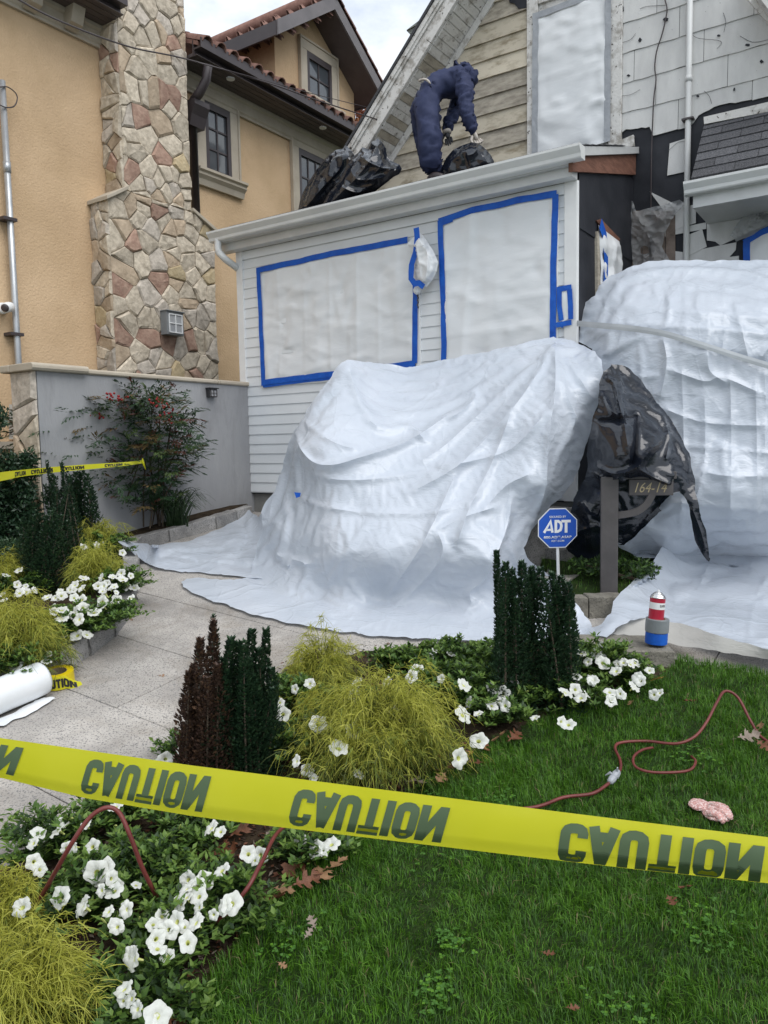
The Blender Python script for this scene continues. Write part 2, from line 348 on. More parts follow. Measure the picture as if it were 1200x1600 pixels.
def gz(x, y): return plane_z(x, y) + float(raise_([x], [y])[0])
def gpt(px, py, h=0.0):          # point at height h above the real ground, seen at a pixel
    q = on_ground(px, py, h)
    for _ in range(3):
        r_ = gz(q[0], q[1]) - plane_z(q[0], q[1]); q = on_ground(px, py, h + r_)
    return q
xs = np.unique(np.concatenate([np.linspace(-60, -6, 12), np.arange(-5.5, 6.0, 0.05), np.linspace(6.5, 60, 12)]))
ys = np.unique(np.concatenate([np.linspace(-20, 0.0, 8), np.arange(0.6, 9.0, 0.05), np.linspace(9.6, 110, 14)]))
GX, GY = np.meshgrid(xs, ys)
GZ = G0 + GS * np.clip(GY, -3, YL) + raise_(GX, GY)
bump_ = np.vectorize(lambda a, b: mnoise.noise(Vector((a * 2.2, b * 2.2, 0))) * 0.012 + mnoise.noise(Vector((a * 9, b * 9, 3))) * 0.006)
core = (np.abs(GX) < 6) & (GY > 0) & (GY < 9.5)
inP = inpoly(GX, GY, PATH)
GZ[core & ~inP] += bump_(GX[core & ~inP], GY[core & ~inP])
V = np.stack([GX, GY, GZ], -1).reshape(-1, 3)
ny_, nx_ = GX.shape
idx = np.arange(nx_ * ny_).reshape(ny_, nx_)
FQ = np.stack([idx[:-1, :-1], idx[:-1, 1:], idx[1:, 1:], idx[1:, :-1]], -1).reshape(-1, 4)
fx = (GX[:-1, :-1] + GX[1:, 1:]).ravel() / 2; fy = (GY[:-1, :-1] + GY[1:, 1:]).ravel() / 2
mi = np.zeros(len(FQ), int); mi[inpoly(fx, fy, BEDS[0]) | inpoly(fx, fy, BEDS[1])] = 1; mi[inpoly(fx, fy, PATH)] = 2
mi[(fy > 9.3) | (np.abs(fx) > 7)] = 3
tag(link('ground', npmesh('ground', V, FQ, [m_lawn, m_soil, m_joint, m_far], mi, True)), kind='structure')
me = npmesh('far_ground', [(-1500, 109, 0.85), (1500, 109, 0.85), (1500, 2500, 0.85), (-1500, 2500, 0.85), (-1500, -1200, 0.6), (-59, -1200, -0.9), (-59, 110, 0.8), (-1500, 110, 0.8), (59, -1200, -0.9), (1500, -1200, 0.6), (1500, 110, 0.8), (59, 110, 0.8)], [(0, 1, 2, 3), (4, 5, 6, 7), (8, 9, 10, 11)], m_far)
tag(link('terrain', me), kind='structure')
# path: granite slabs laid square to the white house
path = bpy.data.objects.new('path', None); COL.objects.link(path); ORG['path'] = np.zeros(3); path['kind'] = 'structure'
q0 = on_ground(240, 1010); q1 = on_ground(265, 952)
u0, v0 = float(np.dot(q0 - CORNER, A)), float(np.dot(q0 - CORNER, B))
DV, DU = 0.62, 0.92
for i in range(-9, 9):
    for j in range(-8, 10):
        off = 0.46 if i % 2 else 0.1
        ua = u0 + (j * DU) + off; va = v0 + i * DV; g = 0.003
        pts = []
        for (a, b) in ((ua + g, va + g), (ua + DU - g, va + g), (ua + DU - g, va + DV - g), (ua + g, va + DV - g)):
            p = CORNER + A * a + B * b; pts.append([p[0], p[1], plane_z(p[0], p[1])])
        c = np.mean(pts, 0); hit = False
        for s_ in (0, .25, .5, .75, 1):
            for t_ in (0, .25, .5, .75, 1):
                p = (1 - s_) * (1 - t_) * np.array(pts[0]) + s_ * (1 - t_) * np.array(pts[1]) + s_ * t_ * np.array(pts[2]) + (1 - s_) * t_ * np.array(pts[3])
                if inpoly([p[0]], [p[1]], PATH)[0]: hit = True
        if not hit or c[1] < 0.8 or c[1] > 8.6: continue
        dz = R.uniform(-0.0015, 0.0015); mb = MB()
        mb.hexa([(p[0], p[1], p[2] - 0.03) for p in pts] + [(p[0], p[1], p[2] + dz) for p in pts])
        bevel(mb.build('paving_slab', m_granite, path), 0.0025, 1)

# granite kerb stones along a polyline of ground pixels
def kerb_stone(name, parent, p, q, w_, h, lift=0.0, m=None, depth=0.12):
    p = np.array(p); q = np.array(q); d = q - p; d[2] = 0; Ls = np.linalg.norm(d); d /= Ls; n_ = np.array([-d[1], d[0], 0])
    bm = bmesh.new(); bmesh.ops.create_cube(bm, size=1.0)
    bmesh.ops.subdivide_edges(bm, edges=bm.edges[:], cuts=2, use_grid_fill=True)
    sd = R.random() * 50
    for v in bm.verts:
        x, y, z = v.co.x * Ls * 0.985, v.co.y * w_, (v.co.z + 0.5)
        base = p + (q - p) * (v.co.x + 0.5)
        r_ = 0.010
        x += nz(x * 9, y * 9, z * 3 + sd) * r_; y += nz(x * 9 + 7, y * 9, z * 3 + sd) * r_; hz = z * (h + depth) - depth + nz(x * 9, y * 9 + 5, sd) * r_ * (z > .4)
        wp = (p + q) / 2 + d * x + n_ * y; v.co = Vector((wp[0], wp[1], base[2] + hz + lift))
    me = bpy.data.meshes.new(name); bmesh.ops.bevel(bm, geom=[e for e in bm.edges if e.calc_face_angle(0) > 0.7], offset=0.006, segments=1, affect='EDGES')
    bm.to_mesh(me); bm.free(); me.materials.append(m or m_kerb); me.transform(Matrix.Translation(-Vector(ORG[parent.name]))) if parent is not None else None
    return link(name, me, parent)
def walk(px, step):
    P = [np.array([*p[:2], plane_z(p[0], p[1])]) for p in px]
    out_ = [P[0]]; acc = 0; cur = P[0]
    for nx in P[1:]:
        while True:
            dd = nx - cur; l = np.linalg.norm(dd)
            st = step * R.uniform(0.85, 1.15)
            if l < st: break
            cur = cur + dd / l * st; out_.append(cur)
    return out_
kl = [on_ground(*p) for p in [(-260, 1205), (-60, 1122), (60, 1062), (120, 1032), (160, 1006), (190, 978), (204, 950), (208, 915), (207, 885), (196, 868), (215, 857), (260, 846), (300, 834), (345, 822), (392, 806)]]
kb = thing('stone_kerb', 'low kerb of rough grey granite blocks curving round the left flower bed', 'kerb', kl[3])
pts = walk(kl, 0.27)
for a, b in zip(pts[:-1], pts[1:]): kerb_stone('kerb_stone', kb, a, b, 0.11, 0.115)
# ------------------------------------------------------------------ white house with its low front extension
UL = Wuz(378, 575)[0]; ZB = Wuz(387, 768)[1]; ZT = Wuz(560, 372)[1] + 0.10; VM = 1.48
WH = thing('white_house', 'old white house stripped for work, with a low white vinyl front extension', 'house', W(UL / 2, 0.7, 0))
FRONT = lambda u, d, z: W(u, -d, z)           # d = outwards
MAIN = lambda u, d, z: W(u, VM - d, z)
zg = plane_z(*W(UL, 0, 0)[:2])
# core walls
mb = MB(); mb.box(lambda u, v, z: W(u, v, z), (UL + 0.02, 0.0, ZB - 0.02), (-0.012, VM + 0.3, ZT)); mb.build('extension_wall', m_felt, WH)
mb = MB(); mb.box(lambda u, v, z: W(u, v, z), (UL + 0.05, 0.03, -0.6), (-0.04, VM + 0.3, ZB - 0.02)); mb.build('foundation', m_concrete, WH)
# front siding, one object per course
sd = MB(); sd.box(FRONT, (UL + 0.01, 0.0, ZB - 0.01), (-0.005, 0.004, ZT)); sid = sd.build('front_siding', m_vinyl, WH)
EXP = 0.1016; nC = int((ZT - ZB) / EXP)
for i in range(nC + 1):
    z0 = ZB + i * EXP; z1 = min(z0 + EXP, ZT - 0.001)
    if z1 - z0 < 0.01: continue
    pr = [(0.005, z1), (0.0065, z1), (0.0150, z0 + 0.003), (0.0145, z0), (0.005, z0)]
    mb = MB(); mb.sweep(pr, W(UL + 0.075, 0, 0), W(-0.085, 0, 0), -B, ZZ); mb.build('siding_board', m_vinyl, sid)
# corner posts
mb = MB(); mb.box(FRONT, (UL - 0.012, 0.002, ZB - 0.012), (UL + 0.078, 0.026, ZT + 0.02)); bevel(mb.build('corner_post', m_white, WH), 0.004)
mb = MB(); mb.box(FRONT, (-0.098, 0.002, ZB - 0.012), (0.006, 0.028, ZT + 0.0)); mb.box(lambda a, b, z: W(a, b, z), (-0.004, -0.004, ZB - 0.01), (0.010, 0.012, ZT)); bevel(mb.build('corner_post', m_white, WH), 0.003)
# frieze, soffit, gutter
zgl = Wuz(322, 364, -0.30)[1]; zgr = Wuz(897, 224, -0.30)[1]; ZG = (zgl + zgr) / 2
print('gutter z', zgl, zgr, 'ZT', ZT, 'ZB', ZB, 'UL', UL, 'corner', CORNER)
ug0 = Wuz(324, 380, -0.30)[0]; ug1 = Wuz(905, 240, -0.30)[0]
mb = MB(); mb.box(FRONT, (UL - 0.13, 0.029, ZG - 0.175), (0.01, 0.14, ZG - 0.10)); mb.box(FRONT, (UL - 0.12, 0.0285, ZG - 0.10), (0.03, 0.185, ZG - 0.02)); bevel(mb.build('eave_soffit', m_alu, WH), 0.004)
mb = MB(); mb.box(FRONT, (UL + 0.08, 0.0195, ZG - 0.26), (-0.1, 0.0225, ZG - 0.176)); mb.build('frieze_board', m_vinyl, WH)
kp = [(0.187, 0.0), (0.187, -0.095), (0.262, -0.095), (0.270, -0.085), (0.272, -0.06), (0.292, -0.035), (0.305, -0.018), (0.305, 0.0), (0.296, 0.004), (0.292, -0.004), (0.292, -0.012), (0.262, -0.05), (0.255, -0.086), (0.195, -0.086), (0.195, 0.0)]
mb = MB(); mb.sweep([(x, y) for x, y in kp], W(ug0, 0, ZG), W(ug1, 0, ZG), -B, ZZ)
g = mb.build('gutter', m_gutw, WH)
for ue in (ug0 - 0.004, ug1):
    mb = MB(); mb.prism([W(ue, 0, ZG) - B * x + ZZ * y for x, y in [(0.185, 0.002), (0.185, -0.097), (0.264, -0.097), (0.273, -0.086), (0.275, -0.06), (0.295, -0.035), (0.308, -0.018), (0.308, 0.002)]], A * 0.004); mb.build('end_cap', m_gutw, g)
mb = MB()
for t_ in np.linspace(0.04, 0.96, 9): 
    uu = ug0 + (ug1 - ug0) * t_; mb.box(lambda a, d, z: W(a, -d, z), (uu, 0.2, ZG - 0.004), (uu + 0.02, 0.295, ZG - 0.001))
mb.build('gutter_hanger', m_gutw, g)
# downspout elbow at the left end
pl = [Wuz(341, 374, -0.24), Wuz(341, 392, -0.24), Wuz(350, 403, -0.2), Wuz(360, 411, -0.12), Wuz(372, 420, 0.0), Wuz(381, 428, 0.06)]
vv = [-0.24, -0.24, -0.2, -0.12, 0.0, 0.09]
mb = MB(); mb.tube(spline([W(p[0], v, p[1]) for p, v in zip(pl, vv)], 4), 0.036, 10)
for k_ in range(5):
    t_ = k_ / 5; a_ = np.array(W(*[pl[1][0] + t_ * (pl[2][0] - pl[1][0])], vv[1] + t_ * (vv[2] - vv[1]), pl[1][1] + t_ * (pl[2][1] - pl[1][1]))); b_ = a_ + np.array([0.004, 0.0, -0.004]); mb.tube([a_, b_], 0.0385, 10)
mb.build('downspout_elbow', m_gutw, WH, True)
mb = MB(); mb.tube([W(pl[5][0], 0.09, pl[5][1]), W(pl[5][0] + 0.02, 0.14, pl[5][1] - 0.05), W(pl[5][0] + 0.02, 0.14, -0.3)], 0.036, 8); mb.build('downspout', m_gutw, WH)
# extension roof
zr = Wuz(989, 232, VM - 0.02)[1]
print('roof back z', zr, 'front', ZG)
SL = (zr - ZG) / (VM + 0.24)
def RF(u, v, dz=0.0): return W(u, v, ZG + 0.012 + (v + 0.24) * SL + dz)
URE = Wvz(905, 232)[0] * 0 + 0.03
mb = MB(); mb.hexa([RF(ug0 + 0.02, -0.27, -0.02), RF(0.05, -0.27, -0.02), RF(0.05, VM, -0.02), RF(ug0 + 0.02, VM, -0.02), RF(ug0 + 0.02, -0.27), RF(0.05, -0.27), RF(0.05, VM), RF(ug0 + 0.02, VM)]); rf = mb.build('extension_roof', m_asph, WH)
for k_ in range(9):
    v0_ = -0.29 + k_ * 0.145
    for j in range(14):
        ua = ug0 + 0.01 + j * 0.305 - (0.15 if k_ % 2 else 0); ub = min(ua + 0.30, 0.07); ua = max(ua, ug0 + 0.005)
        if ub - ua < 0.03: continue
        mb = MB(); dz = 0.006 + R.uniform(0, .003); mb.hexa([RF(ua, v0_, 0.004), RF(ub, v0_, 0.004), RF(ub, v0_ + 0.15, 0.001), RF(ua, v0_ + 0.15, 0.001), RF(ua, v0_, 0.004 + dz), RF(ub, v0_, 0.004 + dz), RF(ub, v0_ + 0.15, 0.003), RF(ua, v0_ + 0.15, 0.003)]); mb.build('roof_shingle', m_asph, rf)
# rake trim and brown rake board at the right end
mb = MB(); mb.hexa([RF(0.036, -0.185, -0.075), RF(0.062, -0.185, -0.075), RF(0.062, VM - 0.02, -0.062), RF(0.036, VM - 0.02, -0.062), RF(0.036, -0.185, -0.004), RF(0.062, -0.185, -0.004), RF(0.062, VM - 0.02, -0.004), RF(0.036, VM - 0.02, -0.004)]); mb.build('rake_trim', m_alu, WH)
mb = MB(); mb.hexa([RF(0.0, -0.20, -0.185), RF(0.034, -0.20, -0.185), RF(0.034, VM - 0.02, -0.25), RF(0.0, VM - 0.02, -0.25), RF(0.0, -0.20, -0.078), RF(0.034, -0.20, -0.078), RF(0.034, VM - 0.02, -0.066), RF(0.0, VM - 0.02, -0.066)]); mb.build('rake_board', m_redwood, WH)
mb = MB(); mb.box(lambda a, b, z: W(a, b, z), (-0.011, 0.02, ZT - 0.2), (0.0, VM, ZG + 0.03)); mb.hexa([W(UL, 0.0, ZT - .02), W(-.012, 0.0, ZT - .02), W(-.012, VM, ZT - .02), W(UL, VM, ZT - .02), RF(UL, 0.0, -.03), RF(-.012, 0.0, -.03), RF(-.012, VM, -.03), RF(UL, VM, -.03)]); mb.build('attic_infill', m_felt, WH)
# felt on the side wall: overlapping strips with lifted edges
mb = MB()
for k_ in range(4):
    z0 = ZB + k_ * 0.72; z1 = z0 + 0.76
    n_ = 12; vs = []
    for i in range(n_ + 1):
        v_ = 0.013 + (VM - 0.02) * i / n_
        for zz in (z0, z0 + 0.3, z1): vs.append(W(0.002 + k_ * 0.0015 + 0.004 * abs(nz(v_ * 3, zz * 2, k_)) + (0.006 if zz == z0 else 0), v_, min(zz, ZG + 0.02 + (v_ + .24) * SL - 0.02)))
    mb.add(vs, [(i * 3 + j, (i + 1) * 3 + j, (i + 1) * 3 + j + 1, i * 3 + j + 1) for i in range(n_) for j in (0, 1)])
mb.build('side_felt', m_felt, WH, True)

# ---- main gable wall behind
u_s, z_s = Wuz(990, 300, VM)                       # where the side wall meets it
rk0 = np.array(Wuz(606, 237, VM)); rk1 = np.array(Wuz(750, 5, VM))       # inner rake line on the wall
msl = (rk1[1] - rk0[1]) / (rk1[0] - rk0[0])
def rake_u(z): return rk0[0] + (z - rk0[1]) / msl
ZTOP = 8.2; U_R = 4.6
print('rake slope', msl, rk0, rk1)
zlow = zr - 0.5
mb = MB(); mb.prism([W(rake_u(zlow), VM, zlow), W(U_R, VM, zlow), W(U_R, VM, -0.5), W(U_R, VM, ZTOP), W(rake_u(ZTOP), VM, ZTOP)][0:2] + [W(U_R, VM, ZTOP), W(rake_u(ZTOP), VM, ZTOP)], B * 0.2); mb.build('main_wall', m_felt, WH)
mb = MB(); mb.box(lambda a, b, z: W(a, b, z), (-0.01, VM + 0.001, -0.5), (U_R, VM + 0.2, zlow)); mb.build('lower_wall', m_felt, WH)
# clapboards left of the upper window
fl_u = Wuz(826, 150, VM)[0]
cl = MB(); cl.prism([W(rake_u(zlow + .1), VM - .001, zlow + .1), W(fl_u, VM - .001, zlow + .1), W(fl_u, VM - .001, ZTOP - .1), W(rake_u(ZTOP - .1), VM - .001, ZTOP - .1)], -B * 0.003); clp = cl.build('clapboard_wall', m_old, WH)
zc0 = Wuz(766, 150, VM)[1]                        # a course line
E2 = 0.178
k0 = int((zlow - zc0) / E2) + 1
m_old2 = mat('bare_greyed_wood', (0.24, 0.215, 0.18), (0.46, 0.42, 0.35), 0.85, 7, 0.4, 60, 0.2, var=0.12, stretch=(1, 1, 3), pos=(.3, .6))
for k_ in range(k0, k0 + 24):
    z0 = zc0 + k_ * E2; z1 = z0 + E2
    if z0 > ZTOP - 0.2: break
    ua = rake_u(z0 + 0.02); 
    if fl_u - ua < 0.08: continue
    n_ = 16; vs = []; off_ = R.uniform(-1, 1)
    for i in range(n_ + 1):
        u = ua + (fl_u - 0.005 - ua) * i / n_; wv = nz(u * 2.5, k_ * 3.1) * 0.006
        for d, z in ((0.006, z1), (0.026 + abs(wv), z0 + wv * .5), (0.004, z0 + wv * .5)): vs.append(W(u if z < z1 else max(u, rake_u(z1) ), VM - d, z))
    mb = MB(); mb.add(vs, [(i * 3 + j, (i + 1) * 3 + j, (i + 1) * 3 + j + 1, i * 3 + j + 1) for i in range(n_) for j in (0, 1)]); mb.build('clapboard', m_old if R.random() < .75 else m_old2, clp)
# upper window: frame boards, then the taped plastic (a thing of its own)
wl = Wuz(832, 130, VM - .03)[0]; wr = Wuz(955, 130, VM - .03)[0]; wb = Wuz(890, 224, VM - .03)[1]; wt = ZTOP - 1.2
wt = Wuz(890, -10, VM - .03)[1]
mb = MB(); mb.box(MAIN, (fl_u + 0.0, 0.005, wb - 0.35), (fl_u + 0.115, 0.045, wt + 0.12)); mb.box(MAIN, (wr - 0.02, 0.005, wb - 0.3), (wr + 0.10, 0.045, wt + 0.12)); mb.box(MAIN, (fl_u + 0.116, 0.0045, wt + 0.0), (wr - 0.021, 0.0445, wt + 0.12)); mb.box(MAIN, (fl_u + .116, 0.004, wb - .1), (wr - .021, 0.015, wt))
bevel(mb.build('upper_window_frame', m_oldw, WH), 0.004)
# cement shingles right of it
sb = MB(); sb.box(MAIN, (0.9, 0.0, ZTOP - 1.0), (1.0, 0.003, ZTOP - 0.9)); shp = sb.build('shingle_cladding', m_shing, WH)
zs0 = Wuz(963, 88, VM)[1]; ES = 0.267; s_l = wr + 0.10
def pxpoly(l, v=VM): return [Wuz(x, y, v) for x, y in l]
HOLES = [pxpoly([(975, 205), (1016, 200), (1018, 222), (1040, 216), (1046, 235), (1043, 275), (1075, 262), (1085, 185), (1120, 168), (1220, 150), (1220, 460), (960, 460), (960, 235)])]
def in_hole(u, z): return any(inpoly([u], [z], h)[0] for h in HOLES)
shl = []
for k_ in range(-8, 16):
    z0 = zs0 + k_ * ES - 0.0; z1 = z0 + ES
    if z1 > ZTOP + .3: break
    o_ = (k_ % 3) * 0.2 + 0.1
    u = s_l - o_
    while u < U_R - .7:
        ua = max(u, s_l + 0.002); ub = u + 0.606; u += 0.61
        if ub - ua < 0.05: continue
        if in_hole((ua + ub) / 2, z0 + .10) and in_hole(ua + 0.05, z0 + .1) and in_hole(ub - 0.05, z0 + .1): continue
        if z0 < Wuz(1000, 205, VM)[1] - ES * 0.9 and (ua + ub) / 2 < Wuz(1075, 250, VM)[0] and z0 < Wuz(1000, 300, VM)[1]: continue
        n_ = 14; top = []; bot = []
        sdv = R.random() * 40
        uu = list(np.linspace(ua, ub, n_ + 1)); keep = [not in_hole(x, z0 + 0.13) for x in uu]
        uu = [x for x, q in zip(uu, keep) if q]
        if len(uu) < 3: continue
        vs = []
        for x in uu:
            zb_ = z0 + nz(x * 6 + sdv, k_) * 0.010
            zz = zb_
            while in_hole(x, zz) and zz < z1 - .03: zz += 0.012
            if zz > zb_ + .01: zz += nz(x * 25, sdv) * .01
            for d, z in ((0.007, z1), (0.0135 + 0.004 * R.random() * 0 + 0.003, zz), (0.006, zz)): vs.append(W(x, VM - d, z))
        m_ = len(uu) - 1; mb = MB(); mb.add(vs, [(i * 3 + j, (i + 1) * 3 + j, (i + 1) * 3 + j + 1, i * 3 + j + 1) for i in range(m_) for j in (0, 1)])
        mb.build('shingle', m_shing, shp)
# torn fragments low on the wall
FR = [[(1047, 225), (1075, 216), (1075, 268), (1043, 275), (1046, 238)],
      [(1016, 300), (1060, 322), (1069, 316), (1069, 352), (1040, 357), (1038, 330)],
      [(1036, 331), (1088, 320), (1088, 349), (1036, 366)], [(1105, 345), (1180, 333), (1200, 350), (1126, 384), (1118, 378), (1105, 376)],
      [(1040, 361), (1104, 348), (1104, 358), (1040, 370)], [(1075, 368), (1098, 359), (1105, 386), (1074, 402)],
      [(1062, 410), (1095, 390), (1151, 379), (1150, 391), (1140, 402), (1155, 400), (1155, 425), (1062, 425)], [(1048, 392), (1072, 395), (1072, 425), (1048, 425)],
      [(1068, 420), (1155, 402), (1155, 450), (1068, 450)], [(1183, 300), (1215, 290), (1215, 330), (1180, 338)]]
for i, f in enumerate(FR):
    mb = MB(); mb.prism([W(u, VM - 0.006 - 0.003 * (i % 3), z) for u, z in pxpoly(f)], -B * 0.008); mb.build('shingle', m_shing, shp)
for i, cr_ in enumerate([[(966, 68), (985, 62), (993, 52)], [(1081, 54), (1092, 60), (1122, 63), (1127, 68), (1120, 76)], [(1156, 56), (1176, 66), (1200, 62)], [(1000, 14), (1010, 10), (1040, 8)], [(1100, 142), (1108, 150), (1112, 162)], [(970, 150), (985, 148), (1000, 140)], [(1130, 20), (1134, 34), (1131, 50)], [(1045, 235), (1060, 222), (1073, 222)]]):
    q_ = [W(*[Wuz(x, y, VM - .02)[0]], VM - .020, Wuz(x, y, VM - .02)[1]) for x, y in cr_]; mb = MB(); mb.tube(spline(q_, 3), .0016, 4); mb.build('crack', m_felt, shp)
for x, y, a_, b_ in ((972, 14, 4, 7), (1000, 62, 3, 4), (1041, 30, 5, 3), (1168, 70, 4, 3), (1090, 150, 3, 3), (1147, 140, 2, 4), (982, 118, 3, 2), (1123, 56, 4, 2), (1190, 96, 3, 3)):
    q_ = [Wuz(x + a_ * math.cos(t_) * R.uniform(.5, 1.2), y + b_ * math.sin(t_) * R.uniform(.5, 1.2), VM - .02) for t_ in np.linspace(0, 5.6, 7)]; mb = MB(); mb.prism([W(u, VM - .0185, z) for u, z in q_], -B * .003); mb.build('chip', m_felt, shp)
q_ = pxpoly([(797, -12), (838, -12), (836, 24), (829, 14), (812, 16), (806, 8), (798, 6)]); mb = MB(); mb.prism([W(u, VM - .03, z) for u, z in q_], -B * .004); mb.build('torn_hole', m_felt, WH)
mb = MB(); pp = pxpoly([(952, 236), (962, 226), (975, 220), (992, 213), (993, 230), (975, 236)]); mb.prism([W(u, VM - 0.02, z) for u, z in pp], -B * 0.03); mb.build('torn_flashing', m_oldw, WH)
# left rake: fascia mouldings, planked soffit, inner trim board and roof edge
OV = 0.42
VF = VM - OV
f0 = np.array(Wuz(560, 207, VF)); f1 = np.array(Wuz(684, 0, VF)); g0 = np.array(Wuz(583, 218, VF)); g1 = np.array(Wuz(714, 0, VF))
dr = (f1 - f0) / np.linalg.norm(f1 - f0); nr = np.array([dr[1], -dr[0]])           # along the rake, and inwards (down right)
wd = float(np.dot(((g0 + g1) / 2 - f0), nr))
print('fascia width', wd, 'dr', dr)
def RK(s, n_, v): 
    q = f0 + dr * s + nr * n_; return W(q[0], v, q[1])
S0, S1 = -0.75, 3.6
def rbar(name, n0, n1, v0, v1, m, s0=S0, s1=S1, parent=WH):
    mb = MB(); mb.box(lambda s, n_, v: RK(s, n_, v), (s0, n0, v0), (s1, n1, v1), 0); return bevel(mb.build(name, m, parent), 0.003, 1)
rbar('rake_roof_edge', -0.035, -0.005, VF - 0.05, VM + 3.0, m_asph)
rbar('rake_moulding', -0.004, wd * 0.22, VF - 0.035, VF - 0.004, m_oldw)
rbar('rake_moulding', wd * 0.20, wd * 0.36, VF - 0.022, VF - 0.0035, m_oldw)
rk_f = rbar('rake_fascia', 0.0, wd * 0.66, VF - 0.003, VF + 0.02, m_oldw)
jn = float(np.dot(np.array(Wuz(672, 66, VF)) - f0, dr))
rbar('rake_fascia', wd * 0.665, wd, VF - 0.016, VF + 0.021, m_oldw, S0, jn - 0.004)
rbar('rake_fascia', wd * 0.665, wd, VF - 0.018, VF + 0.021, m_oldw, jn, S1)
sw = MB(); sw.box(lambda s, n_, v: RK(s, n_, v), (S0, wd - 0.02, VF + 0.022), (S1, wd + 0.0, VM - 0.03)); sof = sw.build('rake_soffit', m_oldw, WH)
s_ = S0
while s_ < S1 - 0.1:
    w_ = 0.085
    mb = MB(); mb.box(lambda s, n_, v: RK(s, n_, v), (s_ + 0.003, wd + 0.0005, VF + 0.024), (s_ + w_ - 0.003, wd + 0.010 + R.uniform(0, .004), VM - 0.035)); mb.build('soffit_board', m_oldw if R.random() < .7 else m_old2, sof); s_ += w_
rbar('inner_rake_trim', wd + 0.012, wd + 0.085, VM - 0.034, VM - 0.004, m_oldw)
# small clapboarded dormer of the same house peeping past the rake
VD = VM + 0.9
dq = lambda x, y, v=VD: W(*[Wuz(x, y, v)[0]], v, Wuz(x, y, v)[1])
mb = MB(); mb.prism([dq(640, 50), dq(700, 22), dq(700, 90), dq(646, 90)], B * 1.2); mb.build('dormer_wall', m_oldw, WH)
mb = MB(); mb.prism([dq(635, 48, VD - .1), dq(697, 14, VD - .1), dq(700, 20, VD - .1), dq(640, 53, VD - .1)], B * 1.4)
mb.prism([dq(635, 47, VD - .12), dq(670, 20, VD - .12), dq(710, -2, VD - .12), dq(697, 15, VD - .12)], B * 1.5); mb.build('dormer_roof', mat('green_grey_shingle', (0.17, 0.19, 0.18), (0.26, 0.28, 0.26), 0.9, 20, .5, 60), WH)
# diagonal board and soffit at the upper right
mb = MB(); q = pxpoly([(1150, -20), (1166, -20), (1215, 36), (1215, 56)], VM - 0.05); mb.prism([W(u, VM - 0.05, z) for u, z in q], -B * 0.05); mb.build('right_rake_board', m_oldw, WH)
mb = MB(); q = pxpoly([(1170, -25), (1260, -25), (1260, 80), (1216, 34)], VM - 0.35); mb.prism([W(u, VM - 0.35, z) for u, z in q], B * 0.3); mb.build('right_rake_soffit', m_oldw, WH)
# white service pipe down the wall
pu = Wuz(1075, 200, VM - .05)[0]
mb = MB(); mb.tube([W(pu, VM - 0.05, 0.3), W(pu, VM - 0.05, ZTOP)], 0.026, 12)
zj = Wuz(1075, 128, VM - .05)[1]; mb.tube([W(pu, VM - 0.05, zj), W(pu, VM - 0.05, zj + 0.05)], 0.031, 12)
zj = Wuz(1075, 188, VM - .05)[1]; pz = mb.build('service_pipe', m_gutw, WH, True)
mb = MB(); mb.box(MAIN, (pu - 0.05, 0.008, zj), (pu + 0.05, 0.085, zj + 0.015)); mb.build('pipe_clamp', m_brown, pz)
mb = MB(); cpx = [(1036, -10), (1042, 12), (1040, 30), (1034, 55), (1026, 80), (1023, 105), (1025, 125), (1022, 150), (1020, 185), (1018, 240), (1017, 330), (1017, 440)]
mb.tube(spline([onplane(x, y, W(0, VM - 0.035, 0), B) for x, y in cpx], 4), 0.006, 6); mb.build('loose_cable', m_brown, WH, True)
# right pent roof with gutter
VE = VM - 0.62
ze_l = Wuz(1070, 290, VE)[1]; zt_l = Wuz(1100, 192, VM - .03)[1]; u_a = Wuz(1080, 300, VE)[0]; u_b = Wuz(1101, 192, VM - .03)[0]
print('pent', ze_l, zt_l, u_a, u_b)
def PR(t, x, off=0.0): # t 0 eave..1 top ; x = u offset from the left edge
    v = VE + (VM - 0.02 - VE) * t; return W(u_a + (u_b - u_a) * t + x, v, ze_l + 0.04 + (zt_l - ze_l - 0.04) * t) + (ZZ * 0.6 - B * 0.6) * off
mb = MB(); mb.prism([PR(0, 0), PR(0, 3.0), PR(1, 3.0), PR(1, 0)], -(ZZ * .6 - B * .6) * 0.04); pr_ = mb.build('pent_roof', m_asph, WH)
rows = 7
for k_ in range(rows):
    for j in range(9):
        xa = max(0.0, j * 0.33 - (0.165 if k_ % 2 else 0)); xb = (j + 1) * 0.33 - (0.165 if k_ % 2 else 0) - 0.006
        if xb - xa < .03: continue
        t0 = k_ / rows; t1 = (k_ + 1.05) / rows if k_ < rows - 1 else 1; e = R.uniform(0, 0.004)
        mb = MB(); mb.hexa([PR(t0, xa, 0.003), PR(t0, xb, 0.003), PR(t1, xb, 0.001), PR(t1, xa, 0.001), PR(t0, xa, 0.015 + e), PR(t0, xb, 0.015 + e), PR(t1, xb, 0.005), PR(t1, xa, 0.005)]); mb.build('roof_shingle', m_asph, pr_)
q = pxpoly([(1100, 184), (1220, 156), (1220, 172), (1101, 195)], VM - 0.06); mb = MB(); mb.prism([W(u, VM - 0.06, z) for u, z in q], -B * 0.02); mb.build('pent_flashing', m_oldw, WH)
ugl = Wuz(1068, 290, VE - .12)[0]; zgp = Wuz(1068, 284, VE - .12)[1]
mb = MB(); mb.sweep([(x - 0.187, y) for x, y in kp], W(ugl, VE, zgp), W(ugl + 3.2, VE, zgp), -B, ZZ); mb.build('pent_gutter', m_gutw, WH)
